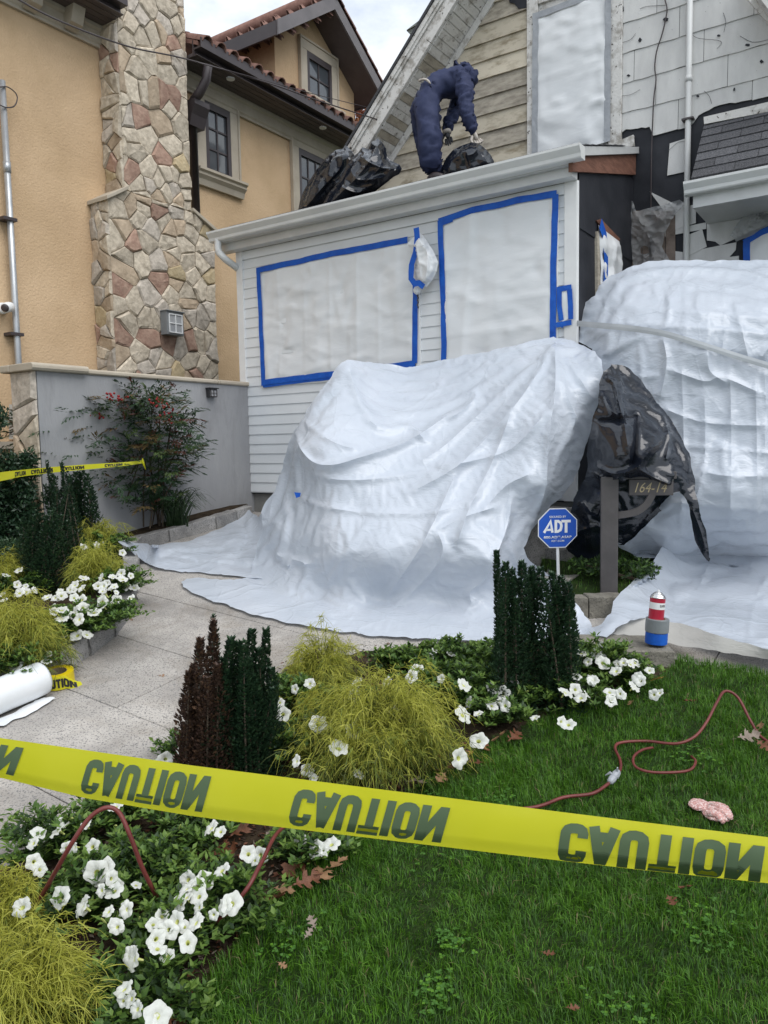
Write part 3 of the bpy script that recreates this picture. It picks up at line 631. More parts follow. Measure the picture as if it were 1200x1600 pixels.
mb = MB(); mb.prism([W(ugl, VE, zgp) - B * (x - .187) + ZZ * y for x, y in [(0.185, 0.002), (0.185, -0.097), (0.264, -0.097), (0.275, -0.06), (0.308, -0.018), (0.308, 0.002)]], -A * 0.004); mb.build('end_cap', m_gutw, WH)
mb = MB(); mb.box(lambda a, b, z: W(a, b, z), (ugl + 0.05, VE + 0.001, zgp - 0.19), (ugl + 3.1, VE + 0.03, zgp - 0.005)); mb.box(lambda a, b, z: W(a, b, z), (ugl + 0.05, VE + 0.031, zgp - 0.19), (ugl + 3.1, VM - 0.03, zgp - 0.16)); mb.build('pent_soffit', m_alu, WH)

# ------------------------------------------------------------------ yellow house on the left
zf = Ysz(457, 223)[1]; print('frieze z', zf, Ysz(157, 75))
YH = thing('yellow_house', 'yellow stucco house with stone chimney and clay tiled eaves on the left', 'house', Y3(1, -1, 0))
YW = lambda s, w_, z: Y3(s, w_, z)
SEND = Ysz(600, 240)[0] + 1.5
mb = MB(); mb.box(YW, (-6, -6, -0.8), (SEND, 0, zf + 0.2)); mb.build('wall', m_stucco, YH)
mb = MB(); mb.sweep([(0.001, 0), (0.04, 0), (0.04, 0.03), (0.06, 0.05), (0.06, 0.16), (0.09, 0.18), (0.09, 0.22), (0.001, 0.22)], Y3(-6, 0, zf), Y3(SEND, 0, zf), A, ZZ); mb.build('frieze', m_trim, YH)
# ---- stone chimney: measured on its front plane, w = WC
def chim_w():
    # depth of the side face: left edge (162,190) on the wall, corner (188,190)
    p = onplane(162, 190, Y3(0, 0, 0), A); s_edge = float(np.dot(p - YP, B))
    q = onplane(188, 190, Y3(s_edge, 0, 0), B); return float(np.dot(q - YP, A)), s_edge
WC, SC0 = chim_w(); print('chimney depth', WC, SC0)
SC1 = Ysz(293, 200, WC)[0]
pL = onplane(151, 500, Y3(0, 0, 0), A); SL0 = float(np.dot(pL - YP, B)); SL1 = Ysz(337, 520, WC)[0]
# eaves, interrupted by the chimney
ze = zf + 0.225; EO = float(np.dot(onplane(420, 152, [0, 0, ze - .01], ZZ) - YP, A)); print('EO', EO)
SPANS = ((-6, SC0 - 0.03), (SC1 + 0.03, SEND))
mb = MB(); [mb.box(YW, (a_, 0.0, ze), (b_, EO, ze + 0.03)) for a_, b_ in SPANS]; sf = mb.build('soffit', m_soffit, YH)
for w0 in np.arange(0.1, EO, 0.09):
    for a_, b_ in SPANS: mb = MB(); mb.box(YW, (a_, w0 + 0.003, ze - 0.008), (b_, w0 + 0.085, ze - 0.0005)); mb.build('soffit_board', m_soffit, sf)
for (x, y) in ((361, 146), (505, 220)):
    s_, z_ = Ysz(x, y, 0.35); w_ = 0.35
    mb = MB(); mb.lathe([(0.05, -0.022), (0.055, -0.01), (0.055, 0)], Y3(s_, w_, ze - 0.001), (0, 0, 1), 14); mb.build('downlight', m_white, sf)
mb = MB()
for a_, b_ in SPANS: mb.sweep([(EO, -0.01), (EO + 0.03, -0.01), (EO + 0.03, 0.06), (EO + 0.15, 0.06), (EO + 0.15, 0.17), (EO + 0.135, 0.17), (EO + 0.135, 0.08), (EO + .02, .08), (EO + 0.02, 0.17), (EO, 0.17)], Y3(a_, 0, ze), Y3(b_, 0, ze), A, ZZ)
mb.build('eave_gutter', m_brown, YH)
mb = MB()
for (x, y) in ((49, 10), (113, 36)):           # corbels under the left eave
    s_, z_ = Ysz(x, y, 0.1)
    mb = MB(); mb.sweep([(0.06, 0.02), (0.18, 0.06), (0.24, 0.22), (0.06, 0.22)], Y3(s_ - 0.07, 0, zf), Y3(s_ + 0.07, 0, zf), A, ZZ); mb.build('corbel', m_trim, YH)
# clay tiles: barrel pieces in rows up the slope
RS = 0.42
rb = MB(); z00 = ze + 0.15
[rb.prism([Y3(a_, EO + 0.08, z00), Y3(b_, EO + 0.08, z00), Y3(b_, -6, z00 + (6.08 + EO) * RS), Y3(a_, -6, z00 + (6.08 + EO) * RS)], -ZZ * 0.05) for a_, b_ in SPANS]; rfy = rb.build('tile_roof', m_tile, YH)
def barrel_mesh(name, r_, l_):
    vs = []; n_ = 7
    for i, (a0, rr) in enumerate([(0, r_), (l_, r_ * 0.86)]):
        for j in range(n_): 
            t_ = math.pi * j / (n_ - 1); vs.append((a0, -math.cos(t_) * rr, math.sin(t_) * rr))
        for j in range(n_):
            t_ = math.pi * j / (n_ - 1); vs.append((a0, -math.cos(t_) * (rr - 0.015), math.sin(t_) * (rr - 0.015)))
    f = []
    for j in range(n_ - 1): f += [(j, j + 1, 2 * n_ + j + 1, 2 * n_ + j), (n_ + j, 3 * n_ + j, 3 * n_ + j + 1, n_ + j + 1), (j, n_ + j, n_ + j + 1, j + 1)]
    return npmesh(name, vs, f, m_tile, None, True)
tile_me = barrel_mesh('roof_tile', 0.085, 0.42)
def tile(parent, loc, ex, ey, ez):
    o = bpy.data.objects.new('roof_tile', tile_me); COL.objects.link(o); o.parent = parent
    M_ = Matrix.Identity(4)
    for i, a_ in enumerate((ex, ey, ez)):
        for j in range(3): M_[j][i] = float(a_[j])
    l_ = np.array(loc) - ORG[parent.name]
    M_.translation = Vector([float(c) for c in l_]); o.matrix_local = M_; return o
up = -A * 1.0 + ZZ * RS; up /= np.linalg.norm(up); nn = A * RS + ZZ; nn /= np.linalg.norm(nn)
s_start = SC1 + 0.13
for k_ in range(3):
    s_ = s_start
    while s_ < Ysz(575, 240, EO)[0] + .6:
        p = Y3(s_, EO + 0.15, z00 - 0.03) + up * (k_ * 0.36) + nn * (0.02 + R.uniform(-.006, .008)); tile(rfy, p, up, -B, nn); s_ += 0.215
# windows on the side wall
def ywin(x0, x1, ytop, ybot, name, cols, rows_, sill=True, ztop=None, par=None, w_=0.0):
    """x0,x1 pixel columns of the glazed opening at their mid height"""
    sa = Ysz(x0, (ytop + ybot) / 2, w_)[0]; sb_ = Ysz(x1, (ytop + ybot) / 2, w_)[0]
    z1 = Ysz(x0, ytop, w_)[1]; z0 = Ysz(x0, ybot, w_)[1]
    print('win', sa, sb_, z0, z1)
    fw = 0.13
    fr = MB()
    for (a, b, c, d) in ((sa - fw, sa, z0, z1), (sb_, sb_ + fw, z0, z1), (sa - fw, sb_ + fw, z1, z1 + fw)): fr.box(YW, (a, w_ + 0.001, c), (b, w_ + 0.045, d)); 
    fr.box(YW, (sa - fw - 0.03, w_ + 0.0005, z0), (sa - fw, w_ + 0.06, z1 + fw)); fr.box(YW, (sb_ + fw, w_ + 0.0005, z0), (sb_ + fw + 0.03, w_ + 0.06, z1 + fw)); fr.box(YW, (sa - fw - .03, w_ + .0004, z1 + fw), (sb_ + fw + .03, w_ + .061, z1 + fw + .03))
    wo = bevel(fr.build('window', m_trim, YH), 0.006)
    if sill:
        q = MB(); q.sweep([(0.001, -0.19), (0.05, -0.19), (0.07, -0.12), (0.11, -0.08), (0.11, -0.05), (0.14, -0.03), (0.14, 0.0), (0.001, 0.0)], Y3(sa - fw - 0.07, w_, z0), Y3(sb_ + fw + 0.07, w_, z0), A, ZZ); q.build('window_sill', m_trim, wo)
    g_ = MB(); g_.box(YW, (sa, w_ + 0.002, z0), (sb_, w_ + 0.008, z1)); g_.build('pane', m_glass, wo)
    q = MB(); t_ = 0.055
    for (a, b, c, d) in ((sa, sa + t_, z0, z1), (sb_ - t_, sb_, z0, z1), (sa + t_, sb_ - t_, z0, z0 + t_), (sa + t_, sb_ - t_, z1 - t_ * 1.6, z1)): q.box(YW, (a, w_ + 0.009, c), (b, w_ + 0.04, d))
    q.build('sash', m_brown, wo)
    for i in range(1, cols):
        q = MB(); s_ = sa + t_ + (sb_ - sa - 2 * t_) * i / cols; q.box(YW, (s_ - .011, w_ + 0.0085, z0 + t_), (s_ + .011, w_ + 0.022, z1 - t_)); q.build('muntin', m_brown, wo)
    for i in range(1, rows_):
        q = MB(); zz = z0 + t_ + (z1 - z0 - 2 * t_) * i / rows_; q.box(YW, (sa + t_, w_ + 0.0086, zz - .011), (sb_ - t_, w_ + 0.0225, zz + .011)); q.build('muntin', m_brown, wo)
    return wo
ywin(318, 357, 158, 268, 'window', 2, 3)
ywin(465, 519, 232, 352, 'window', 4, 3, sill=False)
# dormer
DS0, _ = Ysz(430, 110, 0.05); DSW = 0.05
dwr = Ysz(554, 200, DSW)[0]
print('dormer', DS0, dwr)
zdb = ze + 0.2
apx = np.array(Ysz(523, -3, 0.45)); lfx = np.array(Ysz(433, 32, 0.45)); rfx = np.array(Ysz(597, 142, 0.45))
print('gable apex', apx, lfx, rfx)
hw = (rfx[0] - lfx[0]) / 2; sc_ = (rfx[0] + lfx[0]) / 2; zA = apx[1]; zE = (lfx[1] + rfx[1]) / 2
def DP(s, w_, z): return Y3(s, w_, z)
gs = (zA - zE) / hw
def gz_(s): return zA - abs(s - sc_) * gs
mb = MB(); th = 0.16
mb.prism([DP(DS0, DSW, zdb - .2), DP(dwr, DSW, zdb - .2), DP(dwr, DSW, gz_(dwr) - th), DP(sc_, DSW, zA - th), DP(DS0, DSW, gz_(DS0) - th)], -A * 4.0); dw = mb.build('dormer_wall', m_stucco, YH)
for sgn in (-1, 1):
    se = sc_ + sgn * hw
    mb = MB(); mb.prism([DP(se, 0.45, zE), DP(sc_, 0.45, zA), DP(sc_, 0.45, zA - th), DP(se, 0.45, zE - th)], -A * 5.0); rfd = mb.build('dormer_roof', m_soffit, YH)
    mb = MB(); mb.prism([DP(se - sgn * -0.02, 0.455, zE - th - 0.02), DP(sc_, 0.455, zA - th - 0.02), DP(sc_, 0.455, zA + 0.01), DP(se + sgn * 0.02, 0.455, zE + 0.01)], A * 0.03); mb.build('bargeboard', mat('grey_brown_board', (0.13, 0.12, 0.125), (0.17, 0.155, 0.16), 0.6, 4), rfd)
    mb = MB(); mb.box(DP, (min(se, se + sgn * 0.03), -4, zE - th - .02), (max(se, se + sgn * .03), 0.454, zE + .0)); mb.build('fascia', m_brown, rfd)
    dd = np.array([sgn * hw, zE - zA]); dl = np.linalg.norm(dd); dd /= dl
    n_ = int(dl / 0.34) + 1
    upv = -(B * dd[0] + ZZ * dd[1]); nv = B * (-dd[1] * sgn) * sgn + ZZ * abs(dd[0]); nv = nv / np.linalg.norm(nv); 
    if nv[2] < 0: nv = -nv
    side = np.cross(nv, upv)
    for r_ in range(3):
        for k_ in range(n_):
            s_ = se + sgn * 0.06 - sgn * k_ * 0.34 * abs(dd[0]); z_ = zE - 0.05 + k_ * 0.34 * abs(dd[1])
            tile(rfd, DP(s_, 0.42 - r_ * 0.215, z_) + nv * 0.06, upv, side, nv)
    if sgn < 0:
        for r_ in range(3, 14):
            tile(rfd, DP(se - 0.06, 0.42 - r_ * 0.215, zE - 0.05) + nv * 0.06, upv, side, nv)
tl = MB(); tl.tube([DP(sc_, 0.5, zA + 0.06), DP(sc_, -4, zA + 0.06)], 0.1, 10); tl.build('ridge_cap', m_tile, YH, True)
# soffit boards under the right side of the dormer roof
ywin(477, 515, 80, 150, 'window', 2, 2, w_=DSW)
# brown downspout by the chimney
sA, zA1 = Ysz(303, 200, 0.12)
hx = [(325, 100, EO + .08), (322, 125, EO), (312, 145, 0.35), (302, 158, 0.16), (300, 165, 0.12), (303, 330, 0.12)]
mb = MB(); P_ = [Y3(Ysz(x, y, w_)[0], w_, Ysz(x, y, w_)[1]) for x, y, w_ in hx]; P_[-1] = Y3(Ysz(300, 165, .12)[0], 0.12, 0.5)
mb.tube(P_, 0.055, 8); ds = mb.build('downspout', m_brown, YH, True)
mb = MB(); sH = Ysz(300, 172, .12); mb.sweep([(0.0, -0.22), (0.2, -0.22), (0.24, -0.1), (0.3, 0.0), (0.3, 0.06), (0.0, 0.06)], Y3(sH[0] - .12, 0, sH[1]), Y3(sH[0] + .12, 0, sH[1]), A, ZZ); mb.build('rain_head', m_brown, ds)

# ---- stone chimney
zsh = Ysz(202, 300, WC)[1]; zsl = Ysz(172, 312, WC)[1]; zshr = Ysz(300, 333, WC)[1]; zslr = Ysz(329, 361, WC)[1]
print('chimney', SC0, SC1, SL0, SL1, zsh, zsl, zshr, zslr)
CH = [(SL0, -0.8), (SL1, -0.8), (SL1, zslr), (SC1, zshr), (SC1, 9.5), (SC0, 9.5), (SC0, zsh), (SL0, zsl)]
mb = MB(); mb.prism([Y3(s, -0.01, z) for s, z in CH], A * (WC + 0.012)); chm = mb.build('chimney', m_mortar, YH)
def veneer(parent, conv_list, to3, n_out, n_cells, seed, holes=(), tint=None, thick=0.03, minA=0.0012):
    """Voronoi stones in a set of convex regions (ccw) of one plane"""
    rr = random.Random(seed)
    allx = [p[0] for c in conv_list for p in c]; ally = [p[1] for c in conv_list for p in c]
    x0, x1, y0, y1 = min(allx), max(allx), min(ally), max(ally)
    seeds = []; tries = 0; dmin = math.sqrt((x1 - x0) * (y1 - y0) / n_cells) * 0.62
    while tries < n_cells * 60 and len(seeds) < n_cells:
        tries += 1; p = (rr.uniform(x0, x1), rr.uniform(y0, y1))
        dm = dmin * rr.choice((0.75, 1.0, 1.35))
        if all((p[0] - q[0]) ** 2 + ((p[1] - q[1]) * 1.25) ** 2 > dm * dm for q in seeds): seeds.append(p)
    objs = []
    for i, s_ in enumerate(seeds):
        cell = [(s_[0] - 1, s_[1] - 1), (s_[0] + 1, s_[1] - 1), (s_[0] + 1, s_[1] + 1), (s_[0] - 1, s_[1] + 1)]
        for q in sorted(seeds, key=lambda q: (q[0] - s_[0]) ** 2 + (q[1] - s_[1]) ** 2)[1:26]:
            a, b = q[0] - s_[0], q[1] - s_[1]; l_ = math.hypot(a, b); a /= l_; b /= l_
            cell = clip_half(cell, a, b, a * (q[0] + s_[0]) / 2 + b * (q[1] + s_[1]) / 2 - 0.003)
            if len(cell) < 3: break
        for cv in conv_list:
            c2 = clip_convex(cell, cv) if len(cell) >= 3 else []
            if len(c2) < 3 or area(ccw(c2)) < minA: continue
            c2 = ccw(c2)
            # subdivide and roughen outline
            o_ = []
            for j in range(len(c2)):
                p, q = c2[j], c2[(j + 1) % len(c2)]; l_ = math.hypot(q[0] - p[0], q[1] - p[1])
                if l_ < 0.012: o_.append(p); continue
                k_ = 2 if l_ > 0.06 else 1
                for t_ in range(k_):
                    f = t_ / k_; jx = rr.uniform(-.008, .008) if t_ else 0; o_.append((p[0] + (q[0] - p[0]) * f + jx, p[1] + (q[1] - p[1]) * f + jx))
            c = (sum(p[0] for p in o_) / len(o_), sum(p[1] for p in o_) / len(o_))
            th_ = thick * rr.uniform(0.6, 1.3); n_ = len(o_)
            tx, ty = rr.uniform(-.12, .12), rr.uniform(-.12, .12)
            vs = [to3(p[0], p[1], 0.002) for p in o_]
            vs += [to3(p[0], p[1], th_ * 0.6) for p in o_]
            ins = [(c[0] + (p[0] - c[0]) * 0.84, c[1] + (p[1] - c[1]) * 0.84) for p in o_]
            vs += [to3(p[0], p[1], max(.5 * th_, th_ + (p[0] - c[0]) * tx + (p[1] - c[1]) * ty + rr.uniform(-.004, .004))) for p in ins]
            vs += [to3(c[0] + rr.uniform(-.02, .02), c[1] + rr.uniform(-.02, .02), th_ * 1.2)]
            f = [(j, (j + 1) % n_, n_ + (j + 1) % n_, n_ + j) for j in range(n_)] + [(n_ + j, n_ + (j + 1) % n_, 2 * n_ + (j + 1) % n_, 2 * n_ + j) for j in range(n_)] + [(2 * n_ + j, 2 * n_ + (j + 1) % n_, 3 * n_) for j in range(n_)]
            mm = rr.choices(m_stones, tint or (52, 20, 14, 10, 4))[0]
            mb = MB(); mb.add(vs, f); objs.append(mb.build('stone', mm, parent))
    return objs
fr3 = lambda s, z, d: Y3(s, WC, z) + A * d
sd3 = lambda w_, z, d: Y3(SC0, w_, z) - B * d
sl3 = lambda w_, z, d: Y3(SL0, w_, z) - B * d
zc_top = 8.2; zc_bot = Ysz(230, 640, WC)[1]
veneer(chm, [ccw([(SC0, zsh), (SC1, zshr), (SC1, zc_top), (SC0, zc_top)]), ccw([(SL0, zc_bot), (SL1, zc_bot), (SL1, zslr), (SC1, zshr), (SC0, zsh), (SL0, zsl)])], fr3, A, 240, 5)
veneer(chm, [ccw([(0.0, zsh), (WC + .02, zsh), (WC + .02, zc_top), (0.0, zc_top)])], sd3, -B, 44, 8)
veneer(chm, [ccw([(0.0, zc_bot), (WC + .02, zc_bot), (WC + .02, zsl), (0.0, zsl)])], sl3, -B, 26, 9)
for (sa, za, sb_, zb_) in ((SC0 + 0.02, zsh, SL0 - 0.05, zsl - 0.03), (SC1 - 0.02, zshr, SL1 + 0.05, zslr - 0.03)):
    mb = MB(); mb.prism([Y3(sa, -0.0, za + 0.002), Y3(sb_, -0.0, zb_ + 0.002), Y3(sb_, 0.0, zb_ + 0.045), Y3(sa, 0.0, za + 0.045)], A * (WC + 0.07)); bevel(mb.build('shoulder_cap', m_trim, YH), .006)
# conduit pipe on the left part of the wall, clamps
cs = Ysz(15, 330, 0.08)[0]
mb = MB(); zt_ = Ysz(0, 125, .08)[1]; mb.tube([Y3(cs, 0.08, 0.2), Y3(cs, 0.08, zt_)], 0.032, 10); zj = Ysz(13, 262, .08)[1]; mb.tube([Y3(cs, 0.08, zj - .05), Y3(cs, 0.08, zj + .05)], 0.038, 10); cn = mb.build('conduit', mat('galvanised', (0.40, 0.42, 0.44), (0.5, 0.52, 0.54), 0.35, 6, metal=0.5), YH, True)
for y in (346, 524):
    zz = Ysz(16, y, .08)[1]; mb = MB(); mb.box(YW, (cs - 0.09, 0.001, zz), (cs + 0.05, 0.125, zz + 0.03)); mb.build('pipe_clamp', m_brown, cn)
mb = MB(); cl_ = [(0, 136), (12, 136), (24, 145), (27, 155), (22, 166), (10, 168), (0, 164)]
mb.tube(spline([onplane(x, y, Y3(0, 0.12, 0), A) for x, y in cl_], 5), 0.006, 6); mb.build('cable_loop', m_brown, YH, True)
# ------------------------------------------------------------------ grey garden wall with stone pier
gw0 = on_ground(340, 809); GWN = A
GP = np.array([gw0[0], gw0[1], 0.0])
def GQ(s, w_, z): return GP + B * s + A * w_ + ZZ * z
def Gsz(px, py, w_=0.0):
    q = onplane(px, py, GP + A * w_, A) - GP; return float(np.dot(q, B)), float(q[2])
gs0, gzc = Gsz(57, 580); gs1 = Gsz(377, 603)[0] + 1.2
print('grey wall', gs0, gzc, Gsz(377, 603))
gzc = (gzc + Gsz(377, 603)[1]) / 2
GW = thing('garden_wall', 'smooth grey rendered garden wall with a stone pier and limestone coping', 'wall', GQ(1, 0, 0.3))
mb = MB(); mb.box(GQ, (gs0, -0.22, -0.6), (gs1, 0, gzc)); mb.build('rendered_face', m_greyr, GW)
pq = onplane(22, 620, GQ(gs0, 0, 0), B); pw = float(np.dot(pq - GP, A))
print('pier width', pw)
mb = MB(); mb.box(GQ, (gs0 - 0.004, pw, -0.6), (gs0 + 0.35, -0.02, gzc - 0.001)); pier = mb.build('stone_pier', m_mortar, GW)
veneer(pier, [ccw([(pw, -0.3), (-0.004, -0.3), (-0.004, gzc - 0.002), (pw, gzc - 0.002)])], lambda w_, z, d: GQ(gs0 - 0.004, w_, z) - B * d, -B, 15, 21, tint=(60, 25, 12, 3, 0), thick=0.03)
sc1 = Gsz(133, 585)[0]
prf = [(-0.05, 0.0), (0.05, 0.0), (0.066, 0.02), (0.066, 0.045), (0.05, 0.062), (-0.27, 0.062), (-0.27, 0)]
cuts = [gs0 - 0.075, sc1, (sc1 + gs1) * .38, (sc1 + gs1) * .62, gs1]
for i, (a, b) in enumerate(zip(cuts[:-1], cuts[1:])):
    mb = MB(); pr_2 = prf if i == 0 else [(-0.05, 0.0), (0.015, 0.0), (0.025, 0.012), (0.025, 0.035), (0.01, 0.045), (-0.24, 0.045), (-0.24, 0)]
    mb.sweep(pr_2, GQ(a + .002, 0, gzc + .001), GQ(b - .002, 0, gzc + .001), A, ZZ); bevel(mb.build('coping_stone', m_trim, GW), 0.008)
mb = MB(); mb.box(GQ, (gs0 - 0.074, pw - 0.07, gzc + .001), (gs0 + 0.35, -0.051 - 0.22, gzc + 0.063)); bevel(mb.build('coping_stone', m_trim, GW), 0.012)
# small grey box between pier and house, low yellow wall beyond it
lx = [onplane(x, y, GQ(gs0 + 0.5, 0, 0), B) for x, y in ((14, 632), (34, 632), (34, 686), (14, 686))]
mb = MB(); mb.prism(lx, B * 0.12); mb.build('meter_box', m_alu)
tag(bpy.data.objects['meter_box'], 'narrow grey metal box mounted beside the stone pier', 'utility box')
lx = [onplane(x, y, GQ(gs0 + 0.9, 0, 0), B) for x, y in ((-400, 688), (18, 688), (18, 698), (-400, 698))]
# band of limestone low on the yellow house
mb = MB(); zb1 = onplane(5, 690, Y3(0, 0.05, 0), A)[2]; mb.box(YW, (-6, 0.001, zb1 - 0.07), (SL0 - .01, 0.05, zb1)); mb.build('base_band', m_trim, YH)

# fixtures
def box_lamp(name, label, cat, px0, py0, px1, py1, P0, N_, depth, frm, glassm, outm):
    c = onplane((px0 + px1) / 2, (py0 + py1) / 2, P0, N_); t = thing(name, label, cat, c)
    w_ = abs(np.dot(onplane(px1, (py0 + py1) / 2, P0, N_) - onplane(px0, (py0 + py1) / 2, P0, N_), B)) / 2
    h_ = abs(onplane(px0, py1, P0, N_)[2] - onplane(px0, py0, P0, N_)[2]) / 2
    fr = lambda a, b, z: c + B * a + N_ * b + ZZ * z
    mb = MB(); mb.box(fr, (-w_, 0.0, -h_), (w_, depth, h_)); mb.box(fr, (-w_ - .01, 0, h_), (w_ + .01, depth + .02, h_ + .012)); bevel(mb.build('housing', outm, t), .004)
    mb = MB(); mb.box(fr, (-w_ * .8, depth, -h_ * .8), (w_ * .8, depth + .004, h_ * .75)); mb.build('lamp_glass', glassm, t)
    for a in (-.8, -.05, .72):
        mb = MB(); mb.box(fr, (w_ * a, depth + .003, -h_ * .84), (w_ * (a + .09), depth + .012, h_ * .8)); mb.build('frame_bar', frm, t)
    for z in (-.84, -.05, .72):
        mb = MB(); mb.box(fr, (-w_ * .8, depth + .0035, h_ * z), (w_ * .8, depth + .0125, h_ * (z + .08))); mb.build('frame_bar', frm, t)
    return t
box_lamp('wall_lamp', 'square grey lantern with white grid mounted on the stone chimney', 'lamp', 251, 489, 277, 525, Y3(0, WC + 0.03, 0), A, 0.11, m_white, m_blind, mat('lamp_grey', (0.16, 0.17, 0.18), (0.22, 0.23, 0.24), 0.5, 4))
box_lamp('wall_light', 'small black square light high on the grey garden wall', 'light', 322, 608, 334, 621, GQ(0, 0.002, 0), A, 0.05, m_brown, m_blind, mat('lamp_black', (0.02, 0.02, 0.022), (0.03, 0.03, 0.032), 0.4, 4))
# security camera on the conduit
c = onplane(13, 480, Y3(0, 0.14, 0), A)
t = thing('security_camera', 'small white dome security camera beside the conduit on the yellow wall', 'camera', c)
mb = MB(); mb.lathe([(0.02, 0.0), (0.055, 0.0), (0.055, 0.05), (0.045, 0.055)], c - A * 0.14, A, 16); mb.build('mount', m_white, t, True)
hd = (-B * 0.75 + A * 0.55 - ZZ * 0.25); hd /= np.linalg.norm(hd)
mb = MB(); mb.lathe([(0.015, -0.06), (0.045, -0.05), (0.05, -0.02), (0.05, 0.06), (0.043, 0.075)], c, hd, 16); mb.build('camera_body', m_white, t, True)
mb = MB(); mb.lathe([(0.038, 0.0755), (0.036, 0.085), (0.02, 0.09)], c, hd, 16); mb.build('lens', m_brown, t, True)
# overhead wire
def wire(name, label, pts, rad=0.006):
    mb = MB(); mb.tube(spline(pts, 6), rad, 6); o = mb.build(name, m_brown, None, True); tag(o, label, 'wire'); return o
wire('service_wire', 'thin black wire sagging from upper left past the chimney to the old gable', [atY(-40, -45, 5.2), atY(70, 22, 5.9), atY(195, 71, 6.6), atY(290, 92, 7.1), atY(420, 130, 7.7), atY(500, 158, 8.1), atY(590, 187, 8.6)], 0.007)
wire('telephone_wire', 'thinner dark wire crossing the dormer just above the service wire', [atY(310, 98, 7.15), atY(400, 122, 7.6), atY(487, 146, 8.1), atY(575, 168, 8.7)], 0.004)
# ------------------------------------------------------------------ plastic sheets
def rbf(ctrl, smooth=1e-3):
    C_ = np.array([(c[0] / 100., c[1] / 100.) for c in ctrl]); v = np.array([c[2] for c in ctrl], float)
    def K(a, b):
        d = np.sqrt(((a[:, None, :] - b[None, :, :]) ** 2).sum(-1)) + 1e-9; return d ** 2 * np.log(d)
    n = len(C_); P_ = np.hstack([np.ones((n, 1)), C_]); M_ = np.zeros((n + 3, n + 3)); M_[:n, :n] = K(C_, C_) + np.eye(n) * smooth; M_[:n, n:] = P_; M_[n:, :n] = P_.T
    sol = np.linalg.solve(M_, np.concatenate([v, np.zeros(3)]))
    def f(xy):
        q = np.asarray(xy, float) / 100.; return K(q, C_) @ sol[:n] + np.hstack([np.ones((len(q), 1)), q]) @ sol[n:]
    return f
def seg_dist(P_, pl):
    best = np.full(len(P_), 1e9); side = np.zeros(len(P_)); tt = np.zeros(len(P_)); n = len(pl) - 1
    for i in range(n):
        a = np.array(pl[i], float); b = np.array(pl[i + 1], float); d = b - a; l2 = d @ d + 1e-9
        t = np.clip(((P_ - a) @ d) / l2, 0, 1); q = a + t[:, None] * d; dd = np.sqrt(((P_ - q) ** 2).sum(1))
        m = dd < best; best[m] = dd[m]; side[m] = np.sign((d[0] * (P_[m, 1] - a[1]) - d[1] * (P_[m, 0] - a[0]))); tt[m] = (i + t[m]) / n
    return best, side, tt
def voro_ridge(P_, n, seed, box, aniso=(1, 1), ang=0.0):
    """piecewise planar crumple: every cell tilts its own way, so that cell borders become creases"""
    r_ = np.random.default_rng(seed); s = np.stack([r_.uniform(box[0], box[2], n), r_.uniform(box[1], box[3], n)], 1)
    c_, s_ = math.cos(ang), math.sin(ang); Rm = np.array([[c_, s_], [-s_, c_]])
    Q = (P_ @ Rm.T) / np.array(aniso); T = (s @ Rm.T) / np.array(aniso)
    out_ = np.zeros(len(P_))
    for i0 in range(0, len(P_), 4000):
        d = np.sqrt(((Q[i0:i0 + 4000, None, :] - T[None]) ** 2).sum(-1)); d.sort(axis=1); out_[i0:i0 + 4000] = d[:, 1] - d[:, 0]
    return out_
def rand_folds(P_, n, amp, lmin, lmax, wd_, seed, box, ang=0.0, spread=3.14):
    """many straight fold lines, sharp on one side and gentle on the other, as in unrolled plastic sheeting"""
    r_ = np.random.default_rng(seed); h = np.zeros(len(P_))
    for _ in range(n):
        c = np.array([r_.uniform(box[0], box[2]), r_.uniform(box[1], box[3])]); a = ang + r_.uniform(-spread, spread) / 2; l_ = r_.uniform(lmin, lmax) / 2
        d = np.array([math.cos(a), math.sin(a)]); q = P_ - c; t = q @ d; m = np.abs(t) < l_
        if not m.any(): continue
        bend = r_.uniform(-.12, .12) * (t ** 2) / l_; e = (q @ np.array([-d[1], d[0]])) - bend
        env = 1 - (np.abs(t) / l_) ** 2; w1, w2 = wd_ * r_.uniform(.4, .9), wd_ * r_.uniform(1.2, 3.0)
        if r_.random() < .5: e = -e
        pr = np.where(e > 0, np.exp(-(e / w2) ** 2 * 1.6), np.exp(-(e / w1) ** 2 * 1.6)); k_ = amp * r_.uniform(.35, 1) * (1 if r_.random() < .62 else -1)
        h[m] += (k_ * env * pr)[m]
    return h
